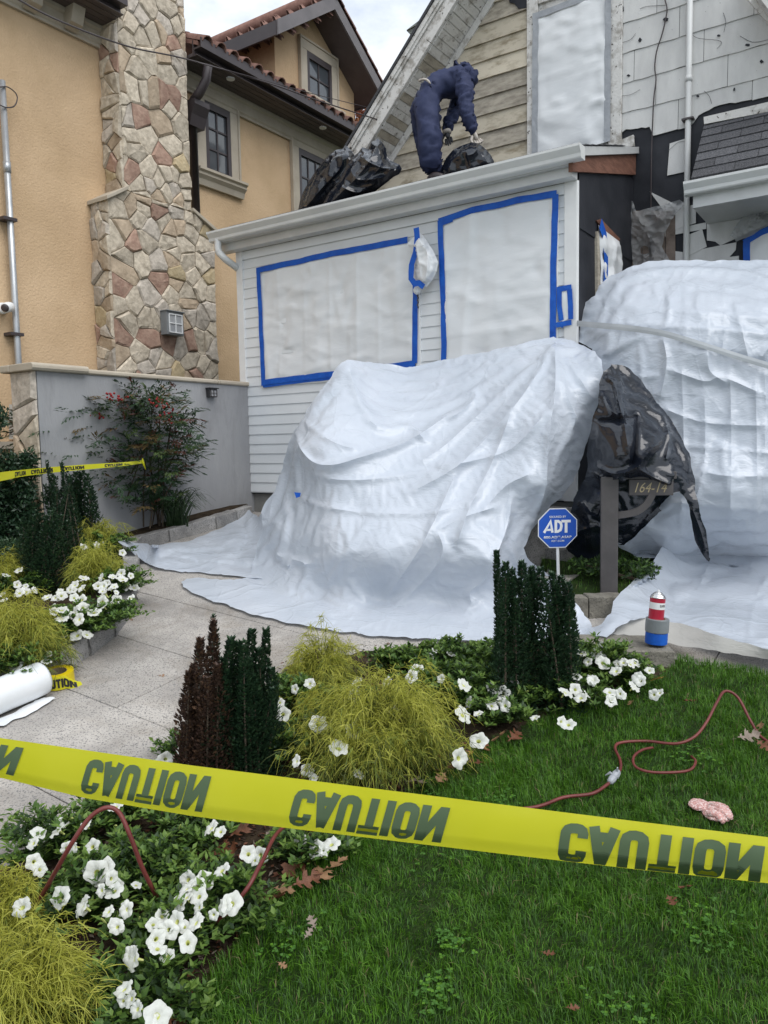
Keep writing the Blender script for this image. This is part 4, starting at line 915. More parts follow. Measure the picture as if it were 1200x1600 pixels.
def relax_cloth(P2, X, faces, dirs, dE, nring, hmask, slack, iters, seed, kbend=.35, keep=.012, amp=.02, freq=3.0):
    """let a slightly too large sheet buckle: distance constraints longer than the measured shape, bending links, weak pull to the shape"""
    T = np.array([f for f in faces if len(f) == 3]); E_ = np.vstack([T[:, [0, 1]], T[:, [1, 2]], T[:, [2, 0]]]); opp = np.concatenate([T[:, 2], T[:, 0], T[:, 1]]); Es = np.sort(E_, 1)
    key = Es[:, 0].astype(np.int64) * len(X) + Es[:, 1]; o_ = np.argsort(key, kind='stable'); ks = key[o_]; same = np.where(ks[1:] == ks[:-1])[0]
    bend = np.stack([opp[o_[same]], opp[o_[same + 1]]], 1); _, ui = np.unique(key, return_index=True); E1 = Es[ui]
    # longer links (two rings apart) keep the buckles broad
    n = len(X); X0 = X.copy(); dl = lambda Q, e: np.linalg.norm(Q[e[:, 0]] - Q[e[:, 1]], axis=1)
    r1 = dl(X0, E1) * (1 + slack); r2 = dl(X0, bend) * (1 + slack * .985)
    nv = np.zeros((n, 3)); tn = np.cross(X0[T[:, 1]] - X0[T[:, 0]], X0[T[:, 2]] - X0[T[:, 0]])
    for k_ in range(3): np.add.at(nv, T[:, k_], tn)
    nv = unit_(nv); nv *= np.sign(-(nv * dirs).sum(1))[:, None]
    ph = np.array([mnoise.noise(Vector(p * freq) + Vector((seed, 0, 0))) + .6 * mnoise.noise(Vector(p * freq * 2.3) + Vector((0, seed, 0))) for p in X0])
    m_ = np.clip(dE / 14, 0, 1) * (1 if hmask is None else hmask(P2)); X = X0 + nv * (ph * amp * m_)[:, None]
    EE = np.vstack([E1, bend]); rr = np.concatenate([r1, r2]); st = np.concatenate([np.full(len(E1), 1.0), np.full(len(bend), kbend)]); cnt = np.bincount(EE.ravel(), np.repeat(st, 2), minlength=n)
    free = (dE > .5) & (np.arange(n) >= nring); fm = (free * np.clip(m_ * 3, 0, 1))[:, None]; vel = np.zeros_like(X)
    for it in range(iters):
        d = X[EE[:, 0]] - X[EE[:, 1]]; l_ = np.linalg.norm(d, axis=1) + 1e-9; c = (d * ((l_ - rr) / l_ * st * .5)[:, None])
        dx = np.stack([np.bincount(EE[:, 1], c[:, k_], minlength=n) - np.bincount(EE[:, 0], c[:, k_], minlength=n) for k_ in range(3)], 1) / cnt[:, None] * 1.9
        vel = (vel * .90 + dx) if it < iters - 25 else dx; step_ = vel; ls = np.linalg.norm(step_, axis=1, keepdims=True); step_ = step_ * np.minimum(1, .006 / (ls + 1e-9))
        X = X + step_ * fm + (X0 - X) * keep * fm
    return X
def unit_(a): return a / (np.linalg.norm(a, axis=-1, keepdims=True) + 1e-9)
def px_sheet(name, outline, ctrl, creases=(), step=6.0, mats=None, parent=None, crumple=(), edge_curl=0.0, direction=None, lift_ground=None, smooth=True, org=None, field=None, edge_wob=1.5, hmask=None, facet=None, relax=None):
    """sheet whose outline and shape were measured in the photograph: pixel + distance; relief is added towards the viewer side"""
    ol = [np.array(p, float) for p in outline]; ring = []
    for i in range(len(ol)):
        a, b = ol[i], ol[(i + 1) % len(ol)]; k_ = max(1, int(np.linalg.norm(b - a) / step))
        for j in range(k_): 
            q = a + (b - a) * j / k_
            if j: q = q + np.array([nz(q[0] * .05, q[1] * .05, 1), nz(q[0] * .05, q[1] * .05, 9)]) * edge_wob * 2
            ring.append(q)
    xs_ = [p[0] for p in ring]; ys_ = [p[1] for p in ring]
    gx, gy = np.meshgrid(np.arange(min(xs_), max(xs_), step), np.arange(min(ys_), max(ys_), step * .87))
    gx = gx + (np.arange(gx.shape[0]) % 2)[:, None] * step / 2
    pts = np.stack([gx.ravel(), gy.ravel()], 1) + NR.uniform(-.18, .18, (gx.size, 2)) * step
    ins = inpoly(pts[:, 0], pts[:, 1], ring); pts = pts[ins]
    dE, _, _ = seg_dist(pts, ring + [ring[0]]); pts = pts[dE > step * 0.45]
    cp, ce, nb_ = [], [], len(ring)
    for c in creases:                                   # mesh edges follow the measured folds exactly
        q = spline([(*p, 0) for p in c[0]], 6) if len(c[0]) > 2 else [np.array((*p, 0.0)) for p in c[0]]
        L_, prev = [q[0][:2]], q[0][:2]
        for p in q[1:]:
            d_ = np.linalg.norm(p[:2] - prev)
            if d_ > step * .9: k_ = max(1, round(d_ / step)); L_ += [prev + (p[:2] - prev) * (j + 1) / k_ for j in range(k_)]; prev = p[:2]
        L_ = np.array(L_); ok = inpoly(L_[:, 0], L_[:, 1], ring); dd_, _, _ = seg_dist(L_, ring + [ring[0]]); ok &= dd_ > step * .6
        for j in range(len(L_)):
            if ok[j]:
                if j and ok[j - 1]: ce.append((nb_ + len(cp) - 1, nb_ + len(cp)))
                cp.append(L_[j])
        creases_s = L_
        if len(L_) > 1 and len(pts): dd_, _, _ = seg_dist(pts, [tuple(p) for p in L_]); pts = pts[dd_ > step * .55]
    n = len(ring); allp = [Vector((float(p[0]), float(p[1]))) for p in ring + cp] + [Vector((float(p[0]), float(p[1]))) for p in pts]
    res = delaunay_2d_cdt(allp, [(i, (i + 1) % n) for i in range(n)] + ce, [], 1, 1e-3)
    P2 = np.array([(v.x, v.y) for v in res[0]]); faces = [tuple(f) for f in res[2]]
    Yd = rbf(ctrl)(P2) if callable(ctrl) is False else ctrl(P2)
    dE, _, _ = seg_dist(P2, ring + [ring[0]])
    h = np.zeros(len(P2))
    for c in creases:            # (polyline, height m, width px, asym)
        pl, amp, wd_ = ([tuple(p[:2]) for p in spline([(*p, 0) for p in c[0]], 6)] if len(c[0]) > 2 else c[0]), c[1], c[2]; asym = c[3] if len(c) > 3 else 1.0
        d, sd, tt = seg_dist(P2, pl); wv = np.where(sd > 0, wd_, wd_ * asym)
        env = np.clip(np.minimum(tt, 1 - tt) * 6 + .25, 0, 1)
        h += amp * np.exp(-(d / wv) ** 1.15) * env
    box = (min(xs_), min(ys_), max(xs_), max(ys_))
    for (nc, amp, cap, seed, an, ag) in crumple:
        sz = math.sqrt((box[2] - box[0]) * (box[3] - box[1]) / nc)
        h += rand_folds(P2, int(nc * 1.3), amp, sz * 0.9, sz * 3.2, cap * 0.55, seed, box, ag, 2.2 if an[0] == an[1] else 1.5)
    if facet:                       # taut flat panels between creases: (cells, jitter m, mix, seed)
        nf, jit, mixf, sdf = facet; rf_ = np.random.default_rng(sdf); cand = P2[rf_.permutation(len(P2))[:nf * 3]]; keep_ = []
        dmin = math.sqrt((box[2] - box[0]) * (box[3] - box[1]) / nf) * .55
        for c in cand:
            if all((c[0] - k2[0]) ** 2 + (c[1] - k2[1]) ** 2 > dmin * dmin for k2 in keep_): keep_.append(c)
        cps = [np.array(p) for p in cp[::max(1, int(22 / step))]] ; rg = ring[::max(1, int(26 / step))]
        cps = [p for i_, p in enumerate(cps) if all(np.hypot(*(p - q)) > 8 for q in cps[:i_])]; keep_ = [k2 for k2 in keep_ if all(np.hypot(*(k2 - q)) > 12 for q in cps)]
        CP = np.array(list(rg) + cps + keep_); near = [int(np.argmin(((P2 - c) ** 2).sum(1))) for c in CP]; hv = (Yd - h)[near] + rf_.normal(size=len(CP)) * jit * (np.arange(len(CP)) >= len(rg))
        tri = delaunay_2d_cdt([Vector((float(c[0]), float(c[1]))) for c in CP], [], [], 0, 1e-3); tv = np.array([(v.x, v.y) for v in tri[0]]); og = [o_[0] if o_ else 0 for o_ in tri[3]]; hv = hv[og]; res_h = Yd - h
        for f3 in tri[2]:
            if len(f3) != 3: continue
            a3, b3, c3 = tv[f3[0]], tv[f3[1]], tv[f3[2]]; den = (b3[1] - c3[1]) * (a3[0] - c3[0]) + (c3[0] - b3[0]) * (a3[1] - c3[1])
            if abs(den) < 1e-6: continue
            l1 = ((b3[1] - c3[1]) * (P2[:, 0] - c3[0]) + (c3[0] - b3[0]) * (P2[:, 1] - c3[1])) / den; l2 = ((c3[1] - a3[1]) * (P2[:, 0] - c3[0]) + (a3[0] - c3[0]) * (P2[:, 1] - c3[1])) / den; l3 = 1 - l1 - l2
            m3 = (l1 > -1e-6) & (l2 > -1e-6) & (l3 > -1e-6); res_h[m3] = (1 - mixf) * (Yd - h)[m3] + mixf * (l1 * hv[f3[0]] + l2 * hv[f3[1]] + l3 * hv[f3[2]])[m3]
        h = Yd - res_h
    if hmask is not None: h *= hmask(P2)
    if field is not None: h += field(P2)
    D = np.array([ray(a, b) for a, b in P2]); D /= D[:, 1:2]
    ln = np.linalg.norm(D, axis=1)
    fade = np.clip(dE / (step * 4), 0.08, 1)
    Pw = ORI + D * (Yd - h * fade / ln)[:, None]
    if relax is not None: Pw = relax_cloth(P2, Pw, faces, D / ln[:, None], dE, len(ring), hmask, *relax)
    if lift_ground is not None:
        gzv = np.array([gz(p[0], p[1]) for p in Pw]) + lift_ground
        low = Pw[:, 2] < gzv
        t_ = np.where(low, (gzv - EYE) / (Pw[:, 2] - EYE), 1.0); Pw = ORI + (Pw - ORI) * t_[:, None]
    o0 = ORG[parent.name] if parent is not None else (np.array(org, float) if org is not None else np.zeros(3))
    me = npmesh(name, Pw - o0, faces, mats, None, smooth)
    if smooth: me.set_sharp_from_angle(angle=math.radians(42))
    return link(name, me, parent, org), P2, Pw

def flat_sheet(name, poly, P0, ax, ay, nrm, mats, parent, step=0.035, amp=0.006, seed=0, d0=0.004, stretch=(1, 1), folds=()):
    """sheet lying on a plane: poly in plane coordinates, wrinkles along nrm"""
    ring = []
    for i in range(len(poly)):
        a, b = np.array(poly[i], float), np.array(poly[(i + 1) % len(poly)], float); k_ = max(1, int(np.linalg.norm(b - a) / step))
        ring += [a + (b - a) * j / k_ for j in range(k_)]
    x0, y0 = np.min(ring, 0); x1, y1 = np.max(ring, 0)
    gx, gy = np.meshgrid(np.arange(x0, x1, step), np.arange(y0, y1, step)); gx = gx + (np.arange(gx.shape[0]) % 2)[:, None] * step / 2
    pts = np.stack([gx.ravel(), gy.ravel()], 1); pts = pts[inpoly(pts[:, 0], pts[:, 1], ring)]
    dE, _, _ = seg_dist(pts, ring + [ring[0]]); pts = pts[dE > step * .4]; n = len(ring)
    res = delaunay_2d_cdt([Vector(p) for p in ring] + [Vector(p) for p in pts], [(i, (i + 1) % n) for i in range(n)], [], 1, 1e-6)
    P2 = np.array([(v.x, v.y) for v in res[0]]); dE, _, _ = seg_dist(P2, ring + [ring[0]])
    h = np.zeros(len(P2))
    Q = P2 / np.array(stretch)
    h += rand_folds(P2, int(45 * (x1 - x0) * (y1 - y0)) + 8, amp, .12, .5, .035, seed, (x0, y0, x1, y1), 0.05, 1.2)
    h += rand_folds(P2, int(12 * (x1 - x0) * (y1 - y0)) + 3, amp * 1.3, .3, 1.0, .06, seed + 50, (x0, y0, x1, y1), 1.45, .8)
    h += np.array([amp * 0.8 * (1 - abs(nz(p[0] * 2.3 + seed, p[1] * 5, seed))) ** 4 for p in Q])
    for (pl, a_, w_) in folds:
        d, sd_, tt = seg_dist(P2, pl); h += a_ * np.exp(-(d / w_) ** 1.1)
    h *= np.clip(dE / 0.06, 0.05, 1)
    Pw = np.array(P0) + P2[:, :1] * np.array(ax) + P2[:, 1:] * np.array(ay) + (h + d0)[:, None] * np.array(nrm)
    o0 = ORG[parent.name] if parent is not None else np.zeros(3)
    return link(name, npmesh(name, Pw - o0, [tuple(f) for f in res[2]], mats, None, True), parent)
def tape_strip(name, pl, wd_, P0, ax, ay, nrm, m, parent, d0=0.012, wob=0.004, seed=0):
    """tape along a polyline in plane coordinates"""
    pl = [np.array(p, float) for p in pl]; pts = []
    for a, b in zip(pl[:-1], pl[1:]):
        k_ = max(2, int(np.linalg.norm(b - a) / 0.05)); pts += [a + (b - a) * j / k_ for j in range(k_)]
    pts.append(pl[-1]); vs = []; n = len(pts); P0 = np.array(P0); ax = np.array(ax); ay = np.array(ay); nrm = np.array(nrm)
    for i, p in enumerate(pts):
        t = pts[min(i + 1, n - 1)] - pts[max(i - 1, 0)]; t = t / (np.linalg.norm(t) + 1e-9); nn_ = np.array([-t[1], t[0]])
        ww = wd_ * (1 + 0.10 * nz(i * .4, seed)); e = nn_ * ww / 2; sh = nn_ * nz(i * .23, seed + 4) * wob * 2
        for k_, s_ in enumerate((-1, 0, 1)):
            q = p + e * s_ + sh; vs.append(P0 + ax * q[0] + ay * q[1] + nrm * (d0 + 0.003 * nz(i * .5, s_ * 2, seed)))
    f = [(i * 3 + j, (i + 1) * 3 + j, (i + 1) * 3 + j + 1, i * 3 + j + 1) for i in range(n - 1) for j in (0, 1)]
    mb = MB(); mb.add(vs, f); return mb.build(name, m, parent, False)

def wpx(l, v=0.0): return [Wuz(x, y, v) for x, y in l]
W0 = W(0, 0, 0)
# left window: sheet with blue tape frame
t = thing('taped_plastic_sheet', 'wide white plastic sheet taped in blue over the left ground floor window', 'plastic sheet', W(*[Wuz(530, 490)[0], -0.02, Wuz(530, 490)[1]]))
wq = wpx([(406, 424), (570, 392), (632, 378), (652, 380), (652, 567), (416, 601)])
flat_sheet('sheet', wq, W0, A, ZZ, -B, m_wsheet, t, 0.022, 0.008, 3, 0.026, (1, 1.0), [(wpx([(437, 420), (440, 590)]), .006, .012), (wpx([(478, 430), (480, 590)]), .005, .012), (wpx([(517, 400), (520, 585)]), .008, .015), (wpx([(560, 395), (562, 580)]), .008, .02), (wpx([(593, 440), (595, 575)]), .007, .012)])
TW = 0.056
for l in ([(404, 424), (520, 398), (640, 376)], [(407, 424), (411, 500), (415, 603)], [(414, 598), (470, 591), (540, 583), (652, 568)], [(652, 445), (651, 568)]):
    tape_strip('tape_strip', wpx(l), TW, W0, A, ZZ, -B, m_bluet, t, 0.036, .004, R.randint(0, 99))
tape_strip('tape_strip', wpx([(414, 603.5), (470, 596.5), (560, 586)]), TW * .6, W0, A, ZZ, -B, m_bluet, t, 0.031, .003, 5)
# door: tall sheet
t = thing('taped_plastic_sheet', 'tall white plastic sheet taped in blue over the front door', 'plastic sheet', W(Wuz(780, 440)[0], -0.02, Wuz(780, 440)[1]))
dq_ = wpx([(691, 345), (735, 331), (812, 316), (871, 306), (869, 560), (866, 700), (697, 720), (695, 560), (691, 420)])
flat_sheet('sheet', dq_, W0, A, ZZ, -B, m_wsheet, t, 0.025, 0.007, 8, 0.034, (1, 1.4), [(wpx([(700, 422), (780, 405), (866, 400)]), .006, .012), (wpx([(702, 478), (866, 458)]), .006, .012), (wpx([(700, 525), (866, 505)]), .006, .012), (wpx([(696, 420), (740, 340)]), .006, .02), (wpx([(703, 462), (800, 408), (868, 385)]), .005, .015), (wpx([(740, 350), (725, 560)]), .006, .03)])
for l in ([(689, 348), (740, 331), (812, 315), (873, 305)], [(692, 348), (694, 420), (697, 480), (697, 600)], [(871, 306), (868, 420), (867, 540)], [(688, 352), (711, 344)]):
    tape_strip('tape_strip', wpx(l), TW * 0.95, W0, A, ZZ, -B, m_bluet, t, 0.046, .004, R.randint(0, 99))
# door casing and window casing (white boards under the sheets)
mb = MB()
for l in ([(697, 350), (697, 720)], [(868, 306), (868, 640)]):
    u_, _ = Wuz(*l[0]); mb.box(FRONT, (u_ - 0.045, 0.001, ZB), (u_ + 0.03, 0.032, Wuz(*l[0])[1] - .02))
bevel(mb.build('door_casing', m_white, WH), .003)
mb = MB(); a_, b_ = Wuz(412, 604), Wuz(655, 572); mb.box(FRONT, (a_[0], 0.001, a_[1] - .005), (b_[0], 0.024, a_[1] + .07)); mb.box(FRONT, (b_[0] - .02, 0.0015, a_[1]), (b_[0] + .03, 0.0245, wq[2][1])); bevel(mb.build('window_casing', m_white, WH), .003)
# wall lamp wrapped in plastic between them
c = W(Wuz(662, 420)[0], -0.09, Wuz(662, 420)[1])
t = thing('wrapped_wall_lamp', 'porch lamp wrapped in white plastic bound with blue tape between window and door', 'lamp', c)
def blob(name, parent, c, rad, m, seed, sub=4, amp=0.12, squash=None, ridge=0.5, post=None, org=None, facet=1.0, sharp=3.5):
    bm = bmesh.new(); bmesh.ops.create_icosphere(bm, subdivisions=sub, radius=1.0)
    r_ = np.array(rad); o0 = ORG[parent.name] if parent is not None else (np.array(org, float) if org is not None else np.zeros(3))
    for v in bm.verts:
        d = v.co.normalized()
        n1_ = mnoise.noise(d * 1.3 + Vector((seed, 0, 0))); pts_, _c = mnoise.voronoi(d * 2.6 + Vector((0, seed, 0)), distance_metric='DISTANCE'), 0
        f12 = min(pts_[0][1] - pts_[0][0], .45)
        n3 = 1 - abs(mnoise.noise(d * sharp + Vector((seed, seed, 0)) + Vector((n1_, n1_, 0)))) * 2
        k_ = 1 + amp * (n1_ * 1.2 + (f12 - .22) * ridge * 2.2 * facet + (n3 - .5) * ridge * .5)
        p = np.array([d.x, d.y, d.z]) * r_ * k_
        if post: p = post(p)
        v.co = Vector([float(q) for q in (p + np.array(c) - o0)])
    me = bpy.data.meshes.new(name); bm.to_mesh(me); bm.free(); me.materials.append(m); me.polygons.foreach_set('use_smooth', [True] * len(me.polygons))
    return link(name, me, parent, org)
def bagpost(p):      # teardrop: tied at the top and at the bottom
    z = p[2]; k_ = 1.0
    if z > 0: k_ = 1 - 0.62 * (z / .23)
    if z < -.12: k_ = 1 - 1.0 * min(1, (-z - .12) / .15)
    q = p.copy(); q[0] *= max(k_, .15); q[1] *= max(k_, .15); q[0] += -.02 + 0.0; return q
LAMP = t
P9 = W(0, -0.12, 0)
tape_strip('tape_strip', [Wuz(x, y, -.13) for x, y in [(653, 357), (654, 372), (652, 395), (646, 415), (645, 436), (652, 446)]], .055, W(0, -.13, 0), A, ZZ, -B, m_bluet, t, 0.03, .004, 8)
tape_strip('tape_strip', [Wuz(x, y, -.13) for x, y in [(648, 445), (657, 443), (665, 449)]], .05, W(0, -.13, 0), A, ZZ, -B, m_bluet, t, 0.03, .004, 18)
mb = MB(); cc = W(Wuz(661, 454)[0], -.1, Wuz(661, 454)[1]); mb.lathe([(.008, -.05), (.03, -.035), (.038, -.01), (.02, .03)], cc, (0.1, 0, 1), 9); mb.build('plastic_tail', m_wsheet, t)
mb = MB()
for k_ in range(6): mb.lathe([(.002, -.012), (.009, 0), (.002, .012)], cc + np.array([.006 * (k_ % 2), 0, -.06 - k_ * .02]), (0, 0, 1), 6)
mb.build('lamp_finial', m_brown, t)
# doorbell / small box at the right of the door, masked with blue tape
c = W(Wuz(886, 480)[0], -0.03, Wuz(886, 480)[1])
t = thing('masked_doorbell', 'small fixture masked with a square of blue tape beside the door', 'doorbell', c)
bq = wpx([(879, 455), (888, 454), (894, 497), (880, 505), (877, 480)]); flat_sheet('paper', bq, W0, A, ZZ, -B, m_wsheet, t, .02, .01, 4, .038)
for l in ([(873, 454), (896, 450)], [(877, 455), (876, 480), (880, 502)], [(893, 453), (895, 480), (895, 500)], [(872, 509), (896, 504)], [(878, 506), (884, 511)]):
    tape_strip('tape_strip', wpx(l), .042, W0, A, ZZ, -B, m_bluet, t, 0.045, .004, R.randint(0, 99))
# sheet over the upper window with grey tape
VW = VM - .046
t = thing('taped_plastic_sheet', 'white plastic sheet edged in grey tape over the upper storey window', 'plastic sheet', W((fl_u + wr) / 2 + .1, VW, 4.9))
uq = [Wuz(x, y, VW) for x, y in [(837, 28), (842, 22), (950, -30), (951, 226), (836, 240)]]
ub0, ub1 = Wuz(836, 120, VW)[0], Wuz(950, 120, VW)[0]; ztq = Wuz(900, 4, VW)[1]; zbq = Wuz(890, 236, VW)[1]
q_ = [(ub0, zbq), (ub1, zbq), (ub1, ztq + .02), (ub0, ztq + .02)]
flat_sheet('sheet', q_, W(0, VW, 0), A, ZZ, -B, m_wsheet, t, .03, .01, 12, .004, (1, 1.2), [([(ub0, z_), (ub1, z_ + .01)], .008, .014) for z_ in (zbq + .38, zbq + .75, zbq + 1.1)])
for l in ([(ub0, zbq), (ub0 + .01, ztq)], [(ub1, zbq), (ub1, ztq)], [(ub0 - .02, ztq), (ub1 + .02, ztq + .01)]):
    tape_strip('tape_strip', l, .06, W(0, VW, 0), A, ZZ, -B, m_greyt, t, .014, .003, R.randint(0, 99))
# small window in the black side wall
def Wside(x, y): v_, z_ = Wvz(x, y, 0.006); return (v_, z_)
sw_l = [Wside(x, y) for x, y in [(931, 352), (940, 360), (964, 378), (968, 400), (968, 470), (932, 480), (935, 420)]]
t = thing('taped_plastic_sheet', 'narrow white plastic sheet over the small window in the black side wall', 'plastic sheet', W(0.02, sw_l[2][0], sw_l[2][1]))
flat_sheet('sheet', sw_l, W(0.006, 0, 0), B, ZZ, A, m_wsheet, t, .03, .02, 31, .022, (1, 2))
tape_strip('tape_strip', [Wside(x, y) for x, y in [(931, 350), (938, 370), (940, 410), (939, 455)]], .11, W(0.006, 0, 0), B, ZZ, A, m_bluet, t, .04, .004, 2)
mb = MB(); mb.prism([W(.005, *Wside(x, y)) for x, y in [(929, 345), (936, 343), (966, 374), (962, 380), (938, 359)]], A * .02); mb.build('broken_edge', m_redwood, t)
mb = MB(); mb.prism([W(.005, *Wside(x, y)) for x, y in [(929, 362), (932, 362), (935, 480), (930, 480)]], A * .025); mb.build('window_casing', m_old2, t)
# window at the right edge
t = thing('taped_plastic_sheet', 'plastic sheet with blue tape over the window at the right edge', 'plastic sheet', W(Wuz(1185, 390, VM)[0], VM - .05, Wuz(1185, 390, VM)[1]))
VV = VM - .03
rq = [Wuz(x, y, VV) for x, y in [(1167, 377), (1260, 330), (1260, 560), (1167, 560)]]
flat_sheet('sheet', rq, W(0, VV, 0), A, ZZ, -B, m_wsheet, t, .03, .01, 41, .004)
for l in ([(1167, 378), (1168, 560)], [(1163, 380), (1190, 364), (1250, 338)]):
    tape_strip('tape_strip', [Wuz(x, y, VV) for x, y in l], .055, W(0, VV, 0), A, ZZ, -B, m_bluet, t, .014, .003, R.randint(0, 99))
# torn cloudy plastic and bare boards by the inner corner
mb = MB()
for (x0_, x1_) in ((988, 1004), (1005, 1021), (1022, 1040), (1041, 1056)):
    q = [(x0_, 330), (x1_, 330), (x1_, 430), (x0_, 430)]; mb.prism([W(u, VM - .01, z) for u, z in pxpoly(q)], -B * .012)
mb.build('bare_boarding', mat('stained_boards', (0.10, 0.075, 0.06), (0.25, 0.20, 0.17), .8, 6, .4, 40), WH)
o, _, _ = px_sheet('torn_plastic', [(985, 312), (994, 330), (1010, 326), (1043, 318), (1062, 312), (1072, 318), (1060, 330), (1048, 345), (1040, 362), (1034, 385), (1050, 412), (1054, 425), (990, 425), (986, 380)], lambda P: np.array([onplane(p[0], p[1], W(0, VM - .06, 0), B)[1] for p in P]), [], 4.5, m_clear, None, [(40, .05, 14, 5, (1, 2.2), .2), (120, .02, 6, 6, (1, 1), 0)])
tag(o, 'torn cloudy plastic bunched in the inner corner below the loose cable', 'plastic')
o, _, _ = px_sheet('torn_plastic', [(1165, 318), (1215, 295), (1215, 345), (1165, 372), (1150, 378), (1140, 368), (1156, 345)], lambda P: np.array([onplane(p[0], p[1], W(0, VM - .07, 0), B)[1] for p in P]), [], 4.5, m_clear, None, [(30, .05, 14, 15, (1, 1.6), .2), (90, .02, 6, 16, (1, 1), 0)])
tag(o, 'torn cloudy plastic hanging under the right pent gutter', 'plastic')

# ---- the big drape over the front steps
GY = lambda x, y, h=0.012: float(gpt(x, y, h)[1])
ol = [(543, 562), (570, 566), (600, 569), (640, 573), (690, 563), (740, 553), (800, 541), (840, 531), (865, 526), (888, 531), (912, 540), (930, 549), (940, 562), (942, 580), (938, 612), (930, 650), (918, 690), (906, 722), (897, 752), (880, 772), (860, 790), (846, 808), (828, 835), (818, 856), (826, 874), (845, 890), (868, 905), (893, 935), (912, 958), (925, 978), (918, 992), (900, 1004), (860, 1004), (800, 1003), (740, 1001), (700, 999), (650, 997), (600, 994), (560, 990), (520, 985), (480, 978), (440, 971), (400, 961), (360, 948), (330, 938), (300, 926), (286, 917), (283, 909), (292, 904), (320, 903), (345, 906), (365, 906), (383, 903), (392, 896), (394, 880), (402, 855), (411, 830), (408, 800), (414, 786), (430, 766), (440, 735), (446, 712), (452, 690), (458, 676), (462, 670), (480, 640), (500, 610), (520, 583), (533, 567)]
wY = lambda x, y, d=0.05: float(onplane(x, y, W(0, -d, 0), B)[1])
ct = [(543, 562, 6.35), (600, 569, 6.7), (640, 573, 6.72), (690, 563, 6.62), (740, 553, 6.5), (800, 541, 6.35), (865, 526, wY(865, 526, .12)), (912, 540, 5.95), (940, 562, 5.6), (942, 590, 5.55), (925, 670, 5.6), (897, 752, 5.62), (860, 790, 5.5), (846, 808, 5.45), (820, 856, 5.3), (893, 935, GY(893, 935)), (925, 978, GY(925, 978)), (900, 1003, GY(900, 1003)), (800, 1003, GY(800, 1003)), (700, 999, GY(700, 999)), (600, 994, GY(600, 994)), (520, 985, GY(520, 985)), (440, 971, GY(440, 971)), (360, 948, GY(360, 948)), (300, 926, GY(300, 926)), (283, 909, GY(283, 909)), (320, 903, GY(320, 903)), (383, 903, GY(383, 903)),
      (402, 855, 6.1), (408, 800, 6.3), (440, 735, 6.3), (458, 676, 6.15), (500, 610, 6.25),
      (475, 700, 5.75), (560, 640, 5.95), (640, 640, 6.1), (600, 720, 5.55), (700, 640, 6.0), (780, 600, 5.95), (860, 600, 5.6), (860, 680, 5.3), (700, 720, 5.5), (780, 700, 5.45), (500, 760, 5.55), (560, 800, 5.35), (650, 800, 5.2), (750, 800, 5.1), (840, 760, 5.2), (430, 830, 5.9), (450, 870, 5.65), (520, 870, 5.2), (600, 880, 5.0), (700, 880, 4.95), (780, 880, 4.95), (820, 920, GY(820, 920) - .03), (420, 930, GY(420, 930)), (500, 930, GY(500, 930) - .1), (600, 940, GY(600, 940) - .06), (700, 950, GY(700, 950) - .05), (780, 955, GY(780, 955) - .03)]
cr = [([(865, 527), (845, 575), (800, 640), (745, 700), (705, 735), (640, 770)], .10, 14), ([(866, 528), (868, 600), (858, 680), (852, 760), (835, 810)], .11, 13), ([(866, 527), (880, 600), (905, 660), (925, 700)], .05, 10),
      ([(865, 527), (905, 590), (930, 630)], .05, 12), ([(800, 640), (770, 720), (735, 790), (715, 850)], .08, 12), ([(858, 640), (800, 700), (740, 720), (680, 730)], .06, 9),
      ([(543, 563), (552, 600), (570, 640), (600, 655)], .08, 16), ([(543, 563), (510, 610), (480, 650), (462, 672)], .06, 9), ([(462, 672), (470, 700), (490, 722), (520, 726), (560, 715), (610, 700), (650, 682), (700, 650), (745, 625)], .10, 12, .5),
      ([(475, 660), (520, 690), (560, 702)], .035, 6), ([(462, 676), (462, 720), (464, 770)], .07, 8), ([(470, 735), (520, 748), (560, 750), (620, 745), (690, 735)], .025, 7), ([(570, 650), (600, 670), (640, 668), (665, 690)], .05, 8),
      ([(700, 655), (725, 640), (742, 620), (738, 612), (720, 618)], .05, 7), ([(650, 725), (690, 700), (735, 660), (790, 610), (830, 570)], .06, 8), ([(600, 650), (680, 640), (740, 610), (800, 570)], .03, 8),
      ([(465, 775), (500, 790), (560, 800), (640, 803), (700, 795), (760, 770)], .025, 6), ([(720, 720), (690, 790), (660, 850), (620, 910), (590, 960)], .07, 13), ([(752, 800), (790, 760), (830, 740)], .05, 10),
      ([(683, 830), (720, 810), (780, 790)], .035, 7), ([(683, 830), (690, 870), (640, 930), (610, 948)], .055, 9), ([(450, 800), (440, 850), (436, 868), (475, 880), (478, 900), (470, 915)], .055, 8), ([(435, 870), (500, 930), (560, 950)], .04, 8),
      ([(411, 830), (430, 810), (450, 790)], .05, 8), ([(402, 860), (425, 845), (438, 812)], .06, 10), ([(395, 895), (430, 888), (455, 915)], .045, 9), ([(545, 910), (580, 950), (600, 985)], .03, 8), ([(740, 950), (735, 925), (760, 900), (790, 830), (800, 780)], .065, 9), ([(700, 965), (715, 975), (745, 970), (780, 985)], .03, 6),
      ([(762, 830), (800, 860), (815, 895)], .03, 8), ([(780, 990), (840, 950), (870, 925)], .03, 8), ([(300, 912), (400, 930), (480, 945)], .022, 9), ([(330, 925), (420, 915), (480, 920)], .02, 8), ([(500, 960), (600, 970), (680, 962)], .02, 8), ([(855, 770), (870, 720), (890, 680), (905, 640)], .05, 9), ([(820, 840), (842, 800), (850, 770)], .04, 7)]
DR = thing('plastic_drape', 'big white plastic sheet draped over the front steps and spread on the path', 'plastic sheet', gpt(620, 900))
